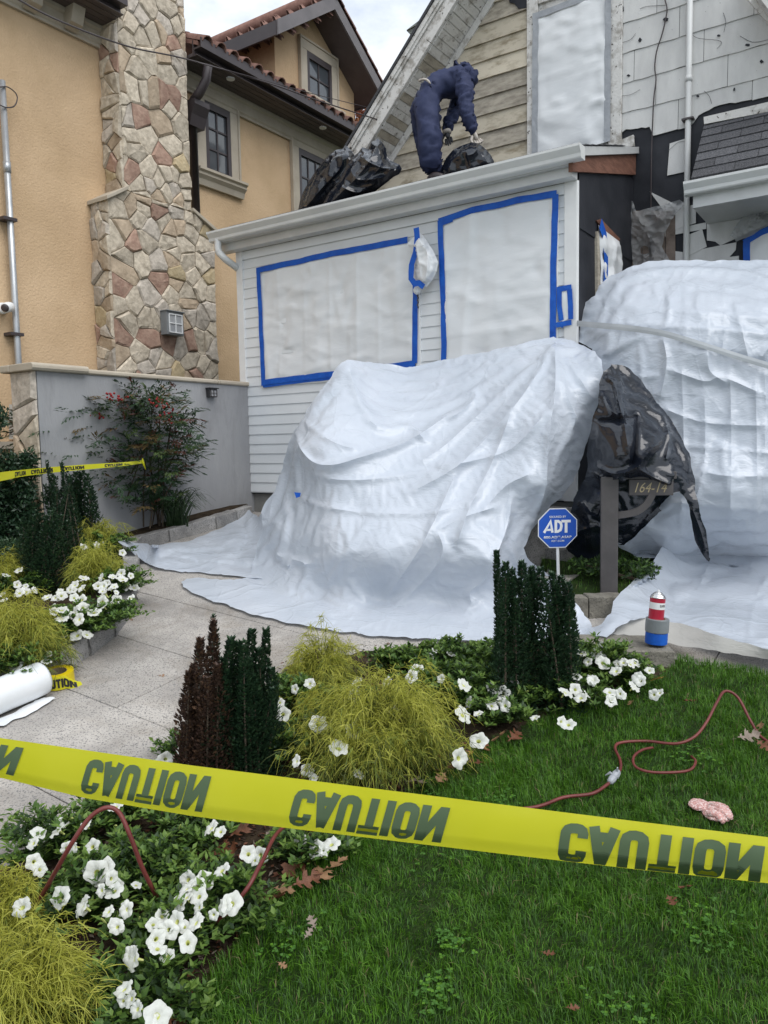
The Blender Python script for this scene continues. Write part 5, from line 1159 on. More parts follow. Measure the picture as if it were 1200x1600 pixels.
o, _, _ = px_sheet('drape_sheet', ol, ct, [(a_, b_ * .75, c_ * .8, *r_) for a_, b_, c_, *r_ in cr], 3.9, m_sheet, DR, [(18, .026, 60, 3, (1, 1.3), -.7)], lift_ground=0.024, relax=(.019, 280, 3, .7, .006, .022, 1.9), hmask=lambda P: np.clip((965 - P[:, 1]) / 70, 0.12, 1) * np.where(P[:, 1] > 885, np.clip((P[:, 0] - 440) / 90, .02, 1), 1))
# dull blue tape tab
mb = MB(); q = [atY(x, y, 5.62) for x, y in ((460, 769), (470, 770), (469, 776), (463, 778))]; mb.prism(q, (0, -.01, 0)); mb.build('tape_tab', m_bluet, DR)
# second layer: floor sheet to the left, running under the drape
ol = [(181, 841), (192, 843), (210, 848), (240, 851), (300, 844), (345, 826), (372, 806), (390, 796), (392, 800), (404, 808), (415, 790), (460, 800), (470, 900), (420, 905), (386, 902), (345, 897), (290, 893), (258, 890), (230, 880), (212, 868), (200, 855), (186, 848)]
ct = [(x, y, GY(x, y, .014)) for x, y in [(240, 851), (300, 846), (300, 870), (345, 835), (230, 878), (258, 888), (345, 896), (386, 901), (212, 866), (470, 900), (420, 870), (350, 870)]] + [(181, 841, GY(181, 841, .14)), (192, 846, GY(192, 846, .12)), (390, 796, 7.75), (372, 806, 7.75), (415, 790, 7.0), (460, 800, 6.8), (404, 808, 7.3)]
cr = [([(200, 852), (260, 862), (330, 860), (400, 850)], .03, 5), ([(215, 868), (280, 872), (350, 880), (400, 885)], .02, 4), ([(270, 858), (320, 868), (390, 872)], .025, 4), ([(300, 850), (350, 848), (410, 852)], .03, 5), ([(391, 797), (388, 820), (384, 840)], .05, 6), ([(240, 880), (300, 884), (360, 892)], .02, 4), ([(250, 868), (330, 878), (400, 892)], .02, 4)]
o, _, _ = px_sheet('floor_sheet', ol, ct, cr, 4.0, m_sheet, None, [(60, .035, 18, 23, (3.2, 1), .05), (90, .006, 16, 24, (2.5, 1), .05)], lift_ground=0.024, relax=(.004, 120, 13, .6, .02, .008, 4.0))
tag(o, 'white plastic sheet lying rumpled on the path by the left wall corner', 'plastic sheet')

# ---- the tent-like cover on the right
T2 = thing('plastic_tent', 'tall white plastic tent bound with a strap over the right entrance', 'plastic cover', gpt(1080, 870))
ol = [(905, 506), (908, 490), (915, 472), (930, 462), (936, 446), (955, 430), (985, 417), (1010, 409), (1040, 406), (1120, 407), (1178, 406), (1260, 412), (1330, 450), (1340, 895), (1200, 888), (1112, 880), (1050, 872), (1000, 872), (967, 855), (960, 800), (945, 700), (935, 620), (930, 570), (925, 545), (903, 533)]
FINE_T2 = [([(x, y0_), (x + 3, (y0_ + y1_) / 2), (x - 2, y1_)], .012, 4) for x, y0_, y1_ in ((1068, 430, 540), (1130, 440, 556), (1000, 540, 700), (1065, 560, 860), (1140, 570, 870), (1180, 590, 880))] + [([(945, y), (1060, y + 6), (1200, y + 18), (1290, y + 26)], .010, 4) for y in (480, 505, 690, 780, 830)]
ct = [(905, 506, 6.33), (903, 533, 6.28), (930, 462, 6.35), (955, 430, 6.4), (1010, 409, 6.35), (1120, 407, 6.2), (1200, 406, 6.05), (1260, 412, 5.95), (1330, 450, 5.8), (940, 520, 6.0), (1000, 480, 5.85), (1000, 560, 5.65), (950, 600, 5.8), (1100, 480, 5.6), (1200, 480, 5.45), (1100, 580, 5.4), (1200, 600, 5.25), (1000, 680, 5.6), (1100, 700, 5.35), (1200, 740, 5.15), (960, 760, 5.75), (1050, 800, 5.35), (1150, 800, 5.2), (1000, 866, GY(1000, 866, .0)), (1050, 872, GY(1050, 872, .0)), (1112, 880, GY(1112, 880, .0) + .05), (1200, 888, GY(1200, 888, .0) + .07), (1340, 895, GY(1340, 895, .0) + .07), (1340, 650, 5.1), (967, 850, 5.6)]
cr = [([(905, 508), (960, 515), (1030, 525), (1100, 545), (1160, 560), (1260, 590)], -.02, 10), ([(938, 455), (960, 440), (1010, 424), (1060, 420), (1120, 422), (1170, 428), (1250, 450)], .06, 6, .5), ([(985, 417), (950, 470), (930, 530)], .07, 12), ([(1000, 440), (960, 500), (945, 560)], .05, 10),
      ([(1045, 460), (1045, 490), (1035, 522)], .05, 7), ([(1035, 525), (1042, 570), (1030, 625)], .08, 9), ([(1105, 545), (1110, 580), (1140, 600)], .07, 9), ([(1110, 450), (1108, 500), (1104, 545)], .05, 12), ([(1150, 470), (1160, 520), (1172, 565)], .05, 9), ([(1190, 560), (1200, 545), (1230, 530)], .05, 8),
      ([(995, 590), (1030, 588)], .04, 8), ([(1040, 575), (1100, 595), (1130, 590), (1200, 620)], .05, 8), ([(1030, 635), (1100, 660), (1200, 665)], .045, 8), ([(1085, 735), (1150, 745), (1250, 740)], .045, 9), ([(1060, 445), (1130, 446), (1200, 458)], .03, 4), ([(1100, 600), (1102, 680), (1098, 740), (1080, 800)], .05, 10), ([(1180, 600), (1195, 680), (1190, 760)], .05, 12),
      ([(1000, 780), (1060, 770), (1090, 740)], .05, 9), ([(970, 850), (1020, 800), (1050, 790)], .05, 9), ([(1150, 640), (1130, 700), (1140, 780)], .04, 10), ([(1020, 440), (1030, 470)], .03, 8), ([(935, 560), (990, 530), (1000, 528)], .04, 8), ([(1195, 580), (1196, 640)], .05, 7), ([(1095, 450), (1090, 480), (1100, 500)], .04, 7)]
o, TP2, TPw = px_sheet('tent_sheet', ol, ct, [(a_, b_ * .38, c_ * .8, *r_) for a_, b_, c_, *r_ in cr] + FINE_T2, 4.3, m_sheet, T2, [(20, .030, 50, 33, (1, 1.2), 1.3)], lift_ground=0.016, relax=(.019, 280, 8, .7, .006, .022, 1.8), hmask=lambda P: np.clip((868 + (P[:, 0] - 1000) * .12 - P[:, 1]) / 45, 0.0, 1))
st = [(900, 505), (930, 508), (985, 513), (1040, 522), (1100, 540), (1150, 556), (1200, 571), (1270, 590)]
sy = [6.3, 6.05, 5.78, 5.62, 5.46, 5.36, 5.27, 5.2]
sp = []
for q in spline([(x, y, 0) for x, y in st], 6):
    near = np.hypot(TP2[:, 0] - q[0], TP2[:, 1] - q[1]); m_n = near < 11; sp.append([q[0], q[1], TPw[m_n, 1].min() if m_n.any() else 6.3])
sp = np.array(sp); sp[:, 2] = np.convolve(np.pad(sp[:, 2], 4, 'edge'), np.ones(9) / 9, 'valid'); sp = [atY(a_, b_, c_ - .02) for a_, b_, c_ in sp]; mb = MB(); vs = []
for p in sp:
    for dz, dy in ((-.022, 0), (0, -.003), (.022, 0)): vs.append(p + ZZ * dz + np.array([0, dy, 0]))
mb.add(vs, [(i * 3 + j, (i + 1) * 3 + j, (i + 1) * 3 + j + 1, i * 3 + j + 1) for i in range(len(sp) - 1) for j in (0, 1)]); o = mb.build('strap', mat('grey_strap', (0.46, 0.49, 0.52), (0.54, 0.57, 0.60), .5, 5), T2, False)
# ---- sheet on the ground at the right, over the kerb block
m_under = plastic_mat('sheeting_underside', (0.50, 0.49, 0.46), (0.56, 0.55, 0.52), 0.4, 0.2)
ol = [(1036, 853), (1070, 856), (1112, 858), (1200, 862), (1360, 866), (1420, 1060), (1300, 1035), (1215, 1019), (1160, 1005), (1120, 993), (1085, 981), (1040, 969), (1010, 965), (985, 969), (962, 982), (948, 996), (930, 994), (912, 990), (900, 998), (905, 985), (940, 975), (955, 958), (958, 940), (970, 925), (1004, 895), (1020, 878), (1030, 862)]
gg = lambda x, y, h=.02: (x, y, GY(x, y, h))
ct = [gg(1036, 853, .12), gg(1112, 858, .12), gg(1200, 862, .14), gg(1360, 866, .14), gg(1112, 885, .05), gg(1200, 892, .05), gg(1360, 900, .05), gg(1004, 895), gg(970, 925, .03), gg(955, 958, .14), gg(1050, 920), gg(1100, 940), gg(1200, 940), gg(1300, 960)] + [gg(x, y, h) for x, y, h in [(1300, 1040, .14), (1200, 1018, .16), (1150, 1010, .16), (1090, 998, .15), (1040, 980, .145), (1000, 974, .145), (985, 976, .14), (955, 990, .12), (930, 988, .10), (915, 980, .03), (1100, 975, .12), (1200, 990, .12), (1420, 1060, .14), (1420, 950, .03)]]
cr = [([(1038, 858), (1070, 880), (1140, 890)], .03, 6), ([(1108, 878), (1090, 920), (1060, 950), (1020, 975)], .035, 6), ([(1200, 900), (1180, 940), (1170, 1000)], .035, 6), ([(1020, 885), (1060, 905), (1110, 905)], .025, 5), ([(960, 940), (1040, 945), (1120, 950)], .02, 6), ([(1045, 915), (1120, 925), (1250, 930)], .015, 5), ([(940, 982), (975, 972), (1010, 970)], .03, 6)]
o, _, _ = px_sheet('floor_sheet', ol, ct, cr, 4.6, m_sheet, None, [(60, .03, 30, 43, (2.0, 1), .1), (90, .006, 18, 44, (2.0, 1), .1)], lift_ground=0.024, relax=(.004, 120, 14, .6, .02, .008, 3.0))
tag(o, 'white plastic sheet spread on the ground at right with its near edge over the kerb', 'plastic sheet')
ol2 = [(950, 1003), (962, 992), (985, 982), (1010, 984), (1040, 992), (1090, 1004), (1150, 1018), (1220, 1030), (1300, 1040), (1420, 1060), (1420, 1075), (1300, 1050), (1230, 1036), (1200, 1029), (1160, 1024), (1100, 1014), (1062, 1010), (1020, 998), (990, 990), (970, 990)]
ol2 = [(958, 990), (968, 978), (985, 968), (1010, 964), (1040, 968), (1085, 980), (1120, 992), (1160, 1004), (1215, 1018), (1300, 1034), (1420, 1054), (1420, 1075), (1300, 1052), (1230, 1036), (1200, 1030), (1160, 1024), (1100, 1014), (1062, 1009), (1020, 1000), (990, 994)]
ct2 = [(x, y, GY(x, y, h * (.8 if x < 1100 else 1)) + (.06 if x < 1100 else .0)) for x, y, h in [(958, 990, .13), (985, 968, .18), (1040, 968, .2), (1120, 992, .19), (1215, 1018, .16), (1300, 1034, .14), (1420, 1054, .14), (1420, 1075, .08), (1300, 1052, .09), (1200, 1030, .1), (1100, 1014, .11), (1020, 1000, .13), (990, 994, .13)]]
o, _, _ = px_sheet('sheet_flap', ol2, ct2, [], 4.6, m_under, o, [(20, .012, 20, 51, (2, 1), .2)])
# ------------------------------------------------------------------ black plastic, post, signs
m_blackp = m_black
# the black plastic over the house number sign
PYp = gpt(951, 921)[1]; DYp = PYp - 5.05
BP = thing('black_plastic_cover', 'crumpled black plastic draped over the house number post', 'plastic sheet', gpt(950, 900))
ol = [(955, 569), (968, 570), (985, 577), (1000, 592), (1010, 607), (1030, 632), (1042, 648), (1056, 668), (1068, 690), (1078, 712), (1083, 740), (1086, 765), (1095, 805), (1104, 835), (1110, 873), (1108, 878), (1095, 862), (1085, 840), (1078, 800), (1074, 785), (1062, 768), (1052, 770), (1030, 790), (1010, 810), (990, 832), (975, 850), (962, 848), (955, 858), (945, 866), (925, 872), (905, 872), (888, 862), (878, 845), (888, 815), (896, 780), (902, 768), (915, 748), (918, 722), (916, 712), (925, 660), (934, 640), (936, 600), (943, 580)]
ct = [(955, 569, 5.55), (1010, 607, 5.5), (1056, 668, 5.3), (1083, 740, 5.1), (1110, 875, 4.95), (1074, 785, 5.0), (1030, 790, 5.25), (990, 832, 5.4), (945, 866, 5.55), (890, 850, 5.5), (900, 770, 5.45), (920, 700, 5.3), (936, 600, 5.4), (960, 640, 5.15), (1000, 680, 5.02), (960, 720, 5.0), (1020, 720, 4.98), (1050, 740, 4.97), (930, 800, 5.3), (990, 770, 5.2)]
cr = [([(945, 590), (960, 600), (970, 640), (975, 655)], .06, 7), ([(940, 610), (955, 640), (968, 648)], .05, 6), ([(968, 585), (975, 660), (985, 725)], .05, 8), ([(1045, 675), (1010, 710), (995, 730), (960, 740), (925, 725)], .08, 9), ([(995, 650), (992, 700), (985, 730)], -.06, 7), ([(995, 730), (1020, 745), (1050, 758)], .06, 8), ([(1048, 672), (1066, 700), (1080, 740)], .04, 7), ([(925, 655), (960, 655), (1000, 650)], -.05, 9), ([(1030, 640), (1045, 680), (1040, 720)], .05, 7), ([(918, 730), (950, 750), (975, 742)], .06, 6), ([(1080, 790), (1095, 830), (1106, 870)], .03, 5), ([(905, 780), (920, 810), (925, 860)], .05, 8), ([(885, 850), (905, 830), (940, 820)], .04, 8)]
px_sheet('black_sheet', ol, [(a_, b_, c_ + DYp - .05) for a_, b_, c_ in ct], [(a_, b_, c_ * .7, *r_) for a_, b_, c_, *r_ in cr], 3.2, m_black, BP, [(14, .022, 30, 61, (1, 1.2), .8)], relax=(.022, 220, 21, .6, .006, .022, 2.4))
# dark inner side of the same plastic, behind the number board
ol = [(940, 745), (985, 722), (1050, 740), (1072, 775), (1030, 800), (1005, 825), (975, 852), (940, 850)]
px_sheet('black_sheet', ol, [(940, 745, 5.5), (1050, 740, 5.3), (1072, 775, 5.3), (1005, 825, 5.5), (975, 852, 5.6), (940, 850, 5.6)], [], 4.5, m_black, BP, [(30, .03, 12, 71, (1, 1), .5)])
# post with arm and number board
m_post = mat('brown_grey_post', (0.060, 0.055, 0.056), (0.085, 0.078, 0.078), 0.55, 6, 0.1, 50)
m_gold = mat('faded_gold', (0.32, 0.26, 0.15), (0.38, 0.31, 0.19), 0.45, 8)
pb = gpt(951, 921); PYp = pb[1]; print('post Y', PYp)
HP = thing('house_number_post', 'brown square post with a curved arm carrying the number 164-14', 'sign post', pb)
pw_ = 28 / F * PYp / 2
top = atY(951, 745, PYp)
rx = np.array([math.cos(math.radians(14)), -math.sin(math.radians(14)), 0]); ry = np.array([math.sin(math.radians(14)), math.cos(math.radians(14)), 0])
fp = lambda a, b, z: np.array([pb[0], pb[1], 0]) + rx * a + ry * b + ZZ * z
mb = MB(); mb.box(fp, (-pw_ * .93, -pw_, pb[2] - .1), (pw_ * .93, pw_, top[2])); bevel(mb.build('post', m_post, HP), .006)
def pf(x, y): q = onplane(x, y, fp(0, -0.02, 0), ry); return q
bd = [pf(983, 748), pf(1047, 750), pf(1050, 775), pf(982, 773)]; zb0 = pf(1010, 774)[2]; zb1_ = pf(1010, 749)[2]; xa = float(np.dot(bd[0] - pb, rx)); xb = float(np.dot(pf(1052, 760) - pb, rx))
mb = MB(); mb.box(fp, (xa, -0.03, zb0), (xb, 0.02, zb1_)); bevel(mb.build('number_board', m_post, HP), .004)
mb = MB(); mb.box(fp, (pw_ * .8, -0.025, zb1_ + .002), (xb + .02, 0.02, zb1_ + .05)); bevel(mb.build('arm', m_post, HP), .004)
arc = [(964, 805), (980, 803), (995, 799), (1008, 790), (1015, 780), (1019, 772)]
ap = spline([pf(x, y) for x, y in arc], 4); mb = MB(); vs = []
for i, p in enumerate(ap):
    t_ = np.array(ap[min(i + 1, len(ap) - 1)]) - np.array(ap[max(i - 1, 0)]); t_ /= np.linalg.norm(t_); n_ = np.cross(t_, ry)
    vs += [p - n_ * .022 - ry * .02, p + n_ * .022 - ry * .02, p + n_ * .022 + ry * .02, p - n_ * .022 + ry * .02]
mb.add(vs, [(i * 4 + j, i * 4 + (j + 1) % 4, i * 4 + 4 + (j + 1) % 4, i * 4 + 4 + j) for i in range(len(ap) - 1) for j in range(4)] + [(0, 1, 2, 3)]); bevel(mb.build('brace', m_post, HP), .002)
def text_obj(txt, name, m, parent, origin, ax, ay, nrm, width=None, height=None, shear=0.0, extrude=0.001, bold=0.0, spacing=1.0, centre=True, lift=0.002):
    cu = bpy.data.curves.new(name, 'FONT'); cu.body = txt; cu.size = 1.0; cu.shear = shear; cu.offset = bold; cu.space_character = spacing; cu.resolution_u = 3
    ob = bpy.data.objects.new(name, cu); COL.objects.link(ob); dg = bpy.context.evaluated_depsgraph_get(); me = bpy.data.meshes.new_from_object(ob.evaluated_get(dg)); bpy.data.objects.remove(ob); bpy.data.curves.remove(cu)
    co = np.array([v.co[:] for v in me.vertices]); x0, y0 = co[:, 0].min(), co[:, 1].min(); x1, y1 = co[:, 0].max(), co[:, 1].max()
    sx = sy = (height / (y1 - y0)) if height else width / (x1 - x0)
    if width and height: sx = width / (x1 - x0)
    cx, cy = ((x0 + x1) / 2, (y0 + y1) / 2) if centre else (x0, y0)
    Pw = np.array(origin) + ((co[:, :1] - cx) * sx) * np.array(ax) + ((co[:, 1:2] - cy) * sy) * np.array(ay) + np.array(nrm) * lift
    o0 = ORG[parent.name] if parent is not None else 0
    for v, p in zip(me.vertices, Pw - o0): v.co = Vector([float(c) for c in p])
    me.materials.clear(); me.materials.append(m)
    o = link(name, me, parent); so = o.modifiers.new('t', 'SOLIDIFY'); so.thickness = extrude; so.offset = 0; return o
bc = fp((xa + xb) / 2, -0.03, (zb0 + zb1_) / 2)
text_obj('164-14', 'lettering', m_gold, HP, bc, rx, ZZ, -ry, width=(xb - xa) * .74, height=(zb1_ - zb0) * .62, shear=0.35, lift=.002)
# alarm company sign
sb_ = gpt(873, 906); SYd = sb_[1]
c = atY(871, 825, SYd - .02)
AS = thing('alarm_sign', 'blue octagonal security sign on a thin white stake in front of the drape', 'sign', [sb_[0], sb_[1], sb_[2]])
rr_ = 31.5 / F * SYd / math.cos(math.radians(22.5)) * .985
sx_ = np.array([math.cos(.06), math.sin(.06), 0]); sn_ = np.array([math.sin(.06), -math.cos(.06), 0])
m_sblue = mat('sign_blue', (0.008, 0.075, 0.42), (0.010, 0.085, 0.46), 0.35, 5)
oct_ = lambda r_, d: [c + sx_ * (r_ * math.cos(math.radians(22.5 + 45 * i))) + ZZ * (r_ * math.sin(math.radians(22.5 + 45 * i))) + sn_ * d for i in range(8)]
mb = MB(); mb.prism(oct_(rr_, 0), sn_ * .004); mb.build('sign_border', m_white, AS)
mb = MB(); mb.prism(oct_(rr_ * .955, .0045), sn_ * .001); mb.build('sign_board', m_sblue, AS)
mb = MB(); q0_ = sb_ - ZZ * .06; mb.tube([q0_, c - sn_ * .008 - ZZ * rr_ * .2], .011, 8); mb.build('stake', m_white, AS)
U_ = rr_ / 31.5 * math.cos(math.radians(22.5))    # metres per pixel on the sign
def sg(txt, y, w__, h__, **k): text_obj(txt, 'lettering', m_white, AS, c + ZZ * (825 - y) * U_ + sn_ * .0058, sx_, ZZ, sn_, width=w__ * U_, height=h__ * U_, lift=.0008, extrude=.0006, **k)
sg('SECURED BY', 807, 27, 3.4, bold=.01); sg('800.ADT.ASAP', 839.5, 45, 4.0, bold=.02); sg('ADT.COM', 845.5, 21, 3.0, bold=.01)
# the three big letters as bold strokes
def stroke(mb, pts, wd_, fr, closed=False, d=0.0):
    P_ = [np.array(p, float) for p in pts]; n = len(P_); L_, R_ = [], []
    for i in range(n):
        a = P_[(i - 1) % n] if (i or closed) else None; b = P_[(i + 1) % n] if (i < n - 1 or closed) else None
        t1 = (P_[i] - a) / np.linalg.norm(P_[i] - a) if a is not None else None; t2 = (b - P_[i]) / np.linalg.norm(b - P_[i]) if b is not None else None
        if t1 is None: t1 = t2
        if t2 is None: t2 = t1
        n1 = np.array([-t1[1], t1[0]]); n2 = np.array([-t2[1], t2[0]]); m_ = n1 + n2; m_ /= np.linalg.norm(m_); k_ = min(1 / max(m_ @ n1, .35), 1.8) * wd_ / 2
        L_.append(P_[i] + m_ * k_); R_.append(P_[i] - m_ * k_)
    vs = [fr(*p) for p in L_] + [fr(*p) for p in R_]; m = n if closed else n - 1
    mb.add(vs, [(i, (i + 1) % n, n + (i + 1) % n, n + i) for i in range(m)])
fr_ = lambda x, y: c + sx_ * (x - 871) * U_ + ZZ * (825 - y) * U_ + sn_ * .0066
mb = MB(); stroke(mb, [(849, 832), (859.5, 814), (862.5, 832)], 4.2, fr_); stroke(mb, [(853, 827.5), (861, 827.5)], 3.2, fr_)
stroke(mb, [(868, 814), (872, 814), (876, 817), (877, 822), (875.5, 828), (871, 830.5), (868, 830.5)], 4.2, fr_, True)
stroke(mb, [(877, 814.2), (892, 814.2)], 4.2, fr_); stroke(mb, [(884.5, 816), (884.5, 832.6)], 4.4, fr_); o = mb.build('lettering', m_white, AS)

# stone steps uncovered beside the drape
SP = thing('stone_step', 'grey granite step partly uncovered beside the blue sign', 'step', gpt(850, 890))
p1, p2 = gpt(838, 896), gpt(882, 884)
for (a, b, zo, th_) in (((826, 892), (884, 876), 0.0, .19), ((850, 872), (904, 856), .19, .17)):
    q1, q2 = gpt(*a), gpt(*b); d = (q2 - q1); d[2] = 0; d /= np.linalg.norm(d); n_ = np.array([-d[1], d[0], 0]); 
    fr = lambda x, y, z, q1=q1, d=d, n_=n_: np.array([q1[0], q1[1], 0]) + d * x + n_ * y + ZZ * z
    mb = MB(); mb.box(fr, (-.6, 0, q1[2] - .1), (float(np.linalg.norm(q2 - q1)), .5, q1[2] + zo + th_)); bevel(mb.build('tread', m_kerb, SP), .01)
q1 = gpt(880, 908); mb = MB(); fr = lambda x, y, z: q1 + B * y * 1.0 + A * x + ZZ * z; mb.box(fr, (-.2, 0, -.05), (.05, .55, .02)); bevel(mb.build('edge_slab', m_granite, SP), .006)

# kerb blocks beside the path on the right
kr = [on_ground(*p) for p in [(868, 962), (915, 961), (972, 959)]]
KB = thing('stone_kerb', 'two weathered kerb stones edging the planting under the number post', 'kerb', kr[1])
for a, b in zip(kr[:-1], kr[1:]): kerb_stone('kerb_stone', KB, [a[0], a[1], plane_z(a[0], a[1])], [b[0], b[1], plane_z(b[0], b[1])], .13, .13, 0, mat('mossy_stone', (0.13, 0.12, 0.10), (0.24, 0.225, 0.19), .9, 8, .8, 40, var=.1, speck=(90, .6, (.09, .085, .075))))
m_mossy = MATS['mossy_stone']
qa, qb = on_ground(872, 1051), on_ground(1057, 1055)
KC = thing('stone_block', 'long weathered granite block at the lawn corner carrying the tape rolls and can', 'kerb block', (qa + qb) / 2)
zt_b = 0.0
d = qb - qa; Lk = np.linalg.norm(d); d /= Lk; d[2] = 0
kerb_stone('block', KC, [*(qa)[:2], plane_z(*qa[:2])], [*(qb)[:2], plane_z(*qb[:2])], .34, .13, 0.0, m_mossy)
kyc = (qa + qb) / 2
for o in (KC.children[0],):
    nrm_ = np.array([-d[1], d[0], 0]) * .17; 
    for v in o.data.vertices: v.co += Vector([float(c_) for c_ in nrm_])
# tape rolls and can on it
cb = on_ground(1025, 1005, .131); Yc = cb[1]; print('can', cb, 'block', qa, qb)
k1 = Yc / F                                            # metres per pixel there
tilt = np.array([.05, 0, 1.0]); tilt /= np.linalg.norm(tilt)
def ringroll(name, label, base, R_, r_, h_, m, coremat, cat, tl=ZZ):
    t = thing(name, label, cat, base)
    mb = MB(); mb.lathe([(r_, 0.0), (R_ - .002, 0.0), (R_, .003), (R_ + .0006, h_ * .5), (R_, h_ - .003), (R_ - .002, h_), (r_, h_)], base, tl, 36, cap=False); mb.build('tape_winding', m, t, False)
    mb = MB(); mb.lathe([(r_ - .004, 0), (r_ + .0003, 0), (r_ + .0003, h_), (r_ - .004, h_), (r_ - .004, 0)], base, tl, 36, cap=False); mb.build('cardboard_core', coremat, t)
    return t
m_card = mat('cardboard', (0.25, 0.19, 0.13), (0.32, 0.25, 0.18), .8, 20)
hB, hG = 18.5 * k1, 21.5 * k1
ringroll('blue_tape_roll', 'roll of blue painter tape at the bottom of the stack on the stone block', cb, 17 * k1, 11.5 * k1, hB, m_bluet, m_card, 'tape roll', tilt)
m_duct = mat('duct_tape', (0.17, 0.19, 0.20), (0.21, 0.23, 0.24), .45, 10, .1, 50)
c2_ = cb + tilt * (hB + .001); ringroll('grey_tape_roll', 'roll of grey duct tape lying on the blue roll, around the can', c2_, 18 * k1, 12.8 * k1, hG, m_duct, m_card, 'tape roll', tilt)
t = thing('spray_can', 'red and white aerosol can standing in the tape rolls on the stone block', 'spray can', cb + tilt * (hB * .6))
rc = 11.8 * k1; lean = np.array([.09, .02, 1.0]); lean /= np.linalg.norm(lean); c3 = cb + tilt * (hB * .6) - np.array([.012, 0, 0]); HC = 75 * k1
m_red = mat('can_red', (0.36, 0.012, 0.035), (0.42, 0.016, 0.045), .35, 5); m_metal = mat('can_metal', (0.6, 0.6, 0.6), (0.7, 0.7, 0.7), .25, 6, metal=.9)
f1_, f2_ = .62, .80
mb = MB(); mb.lathe([(rc, 0), (rc, HC * .60)], c3, lean, 28); mb.build('can_body', m_red, t, False)
mb = MB(); mb.lathe([(rc * 1.003, HC * .6), (rc * 1.003, HC * .74)], c3, lean, 28, cap=False); mb.build('label_band', m_white, t)
mb = MB(); mb.lathe([(rc, HC * .74), (rc, HC * .83)], c3, lean, 28, cap=False); mb.build('upper_band', m_red, t)
mb = MB(); mb.lathe([(rc * 1.03, HC * .83), (rc * 1.03, HC * .845), (rc * .97, HC * .85), (rc * .9, HC * .88), (rc * .62, HC * .925), (rc * .5, HC * .93), (rc * .5, HC * .945), (rc * .42, HC * .95)], c3, lean, 28); mb.build('dome', m_metal, t, True)
mb = MB(); mb.lathe([(.005, HC * .94), (.006, HC * .985), (.004, HC * 1.0)], c3, lean, 10); mb.build('nozzle', m_white, t)
def can_text(txt, ang, h0, hh, width, m):
    cu = bpy.data.curves.new('t', 'FONT'); cu.body = txt; cu.size = 1; cu.offset = .02; ob = bpy.data.objects.new('t', cu); COL.objects.link(ob); dg = bpy.context.evaluated_depsgraph_get(); me = bpy.data.meshes.new_from_object(ob.evaluated_get(dg)); bpy.data.objects.remove(ob)
    co = np.array([v.co[:] for v in me.vertices]); co[:, 0] -= (co[:, 0].min() + co[:, 0].max()) / 2; co[:, 0] *= width / (co[:, 0].max() * 2); co[:, 1] -= co[:, 1].min(); co[:, 1] *= hh / co[:, 1].max()
    vx = np.array([1, 0, 0]); vx = vx - lean * (vx @ lean); vx /= np.linalg.norm(vx); vy = np.cross(lean, vx)
    a = ang + co[:, 0] / rc; Pw = c3 + np.cos(a)[:, None] * vx * (rc + .0012) + np.sin(a)[:, None] * vy * (rc + .0012) + lean * (h0 + co[:, 1])[:, None]
    for v, p in zip(me.vertices, Pw - ORG[t.name]): v.co = Vector([float(q) for q in p])
    me.materials.clear(); me.materials.append(m); link('lettering', me, t)
can_text('SUPER', -math.pi / 2 + .45, HC * .655, HC * .05, rc * .9, m_brown)
# ---- bin bags on the extension roof: closed puffed bodies
def puff(name, parent, outline, v, bulge, cr, crum, m, step=2.6, rlx=(.05, 180, 31, .6, .003, .03, 4.0)):
    """closed bag: the outline measured in the photo, swelling to the front and to the back, resting on the roof"""
    def Yf(P): return np.array([onplane(p[0], p[1], W(0, v, 0), B)[1] for p in P])
    for sgn in (1, -1):
        st = R.getstate()
        fld = lambda P2, sgn=sgn: sgn * bulge * np.sqrt(np.clip(1 - np.exp(-seg_dist(P2, list(outline) + [outline[0]])[0] / 14.0), 0, 1))
        NR2 = NR.bit_generator.state
        px_sheet(name if sgn > 0 else 'bag_back', outline, Yf, cr if sgn > 0 else [], step if sgn > 0 else 5, m, parent, crum if sgn > 0 else [], field=fld, edge_wob=0.0, relax=(rlx if sgn > 0 else None))
def roofbag(label, outline, v, bulge, cr, crum, loc):
    u_, _ = Wuz(loc[0], loc[1], v); t = thing('black_bin_bag', label, 'rubbish bag', RF(u_, v, .01)); puff('bag', t, outline, v, bulge, cr, crum, m_black); return t
roofbag('large shiny black rubbish bag slumped at the left end of the low roof', [(466, 328), (469, 312), (475, 297), (485, 280), (494, 266), (505, 251), (516, 240), (525, 234), (535, 233), (540, 227), (546, 232), (552, 238), (556, 248), (556, 262), (548, 280), (530, 296), (515, 312), (500, 326), (480, 332)], .30, .20,
        [([(536, 236), (530, 262), (505, 290), (480, 318)], .05, 6), ([(545, 240), (545, 268), (520, 290)], .05, 5), ([(520, 250), (510, 275), (490, 295)], .04, 5), ([(500, 280), (492, 305), (478, 322)], .03, 4)], [(12, .02, 20, 91, (1, 1), -.9)], (515, 300))
roofbag('black rubbish bag with bunched top leaning on the slumped one on the low roof', [(500, 326), (515, 300), (530, 283), (540, 262), (548, 248), (560, 238), (566, 230), (575, 233), (580, 222), (590, 216), (597, 222), (603, 232), (605, 245), (612, 252), (624, 257), (628, 264), (624, 272), (614, 277), (606, 284), (585, 300), (540, 322), (505, 332)], .12, .22,
        [([(560, 240), (575, 252), (598, 262), (612, 262)], .06, 5), ([(585, 240), (570, 262), (545, 290), (515, 318)], .06, 6), ([(598, 240), (592, 262), (570, 285)], .05, 5), ([(548, 262), (560, 280), (600, 278)], .04, 5), ([(530, 290), (560, 300), (595, 285)], .05, 5), ([(610, 262), (600, 275), (580, 282)], .04, 4)], [(12, .02, 18, 93, (1, 1), -.6)], (560, 300))
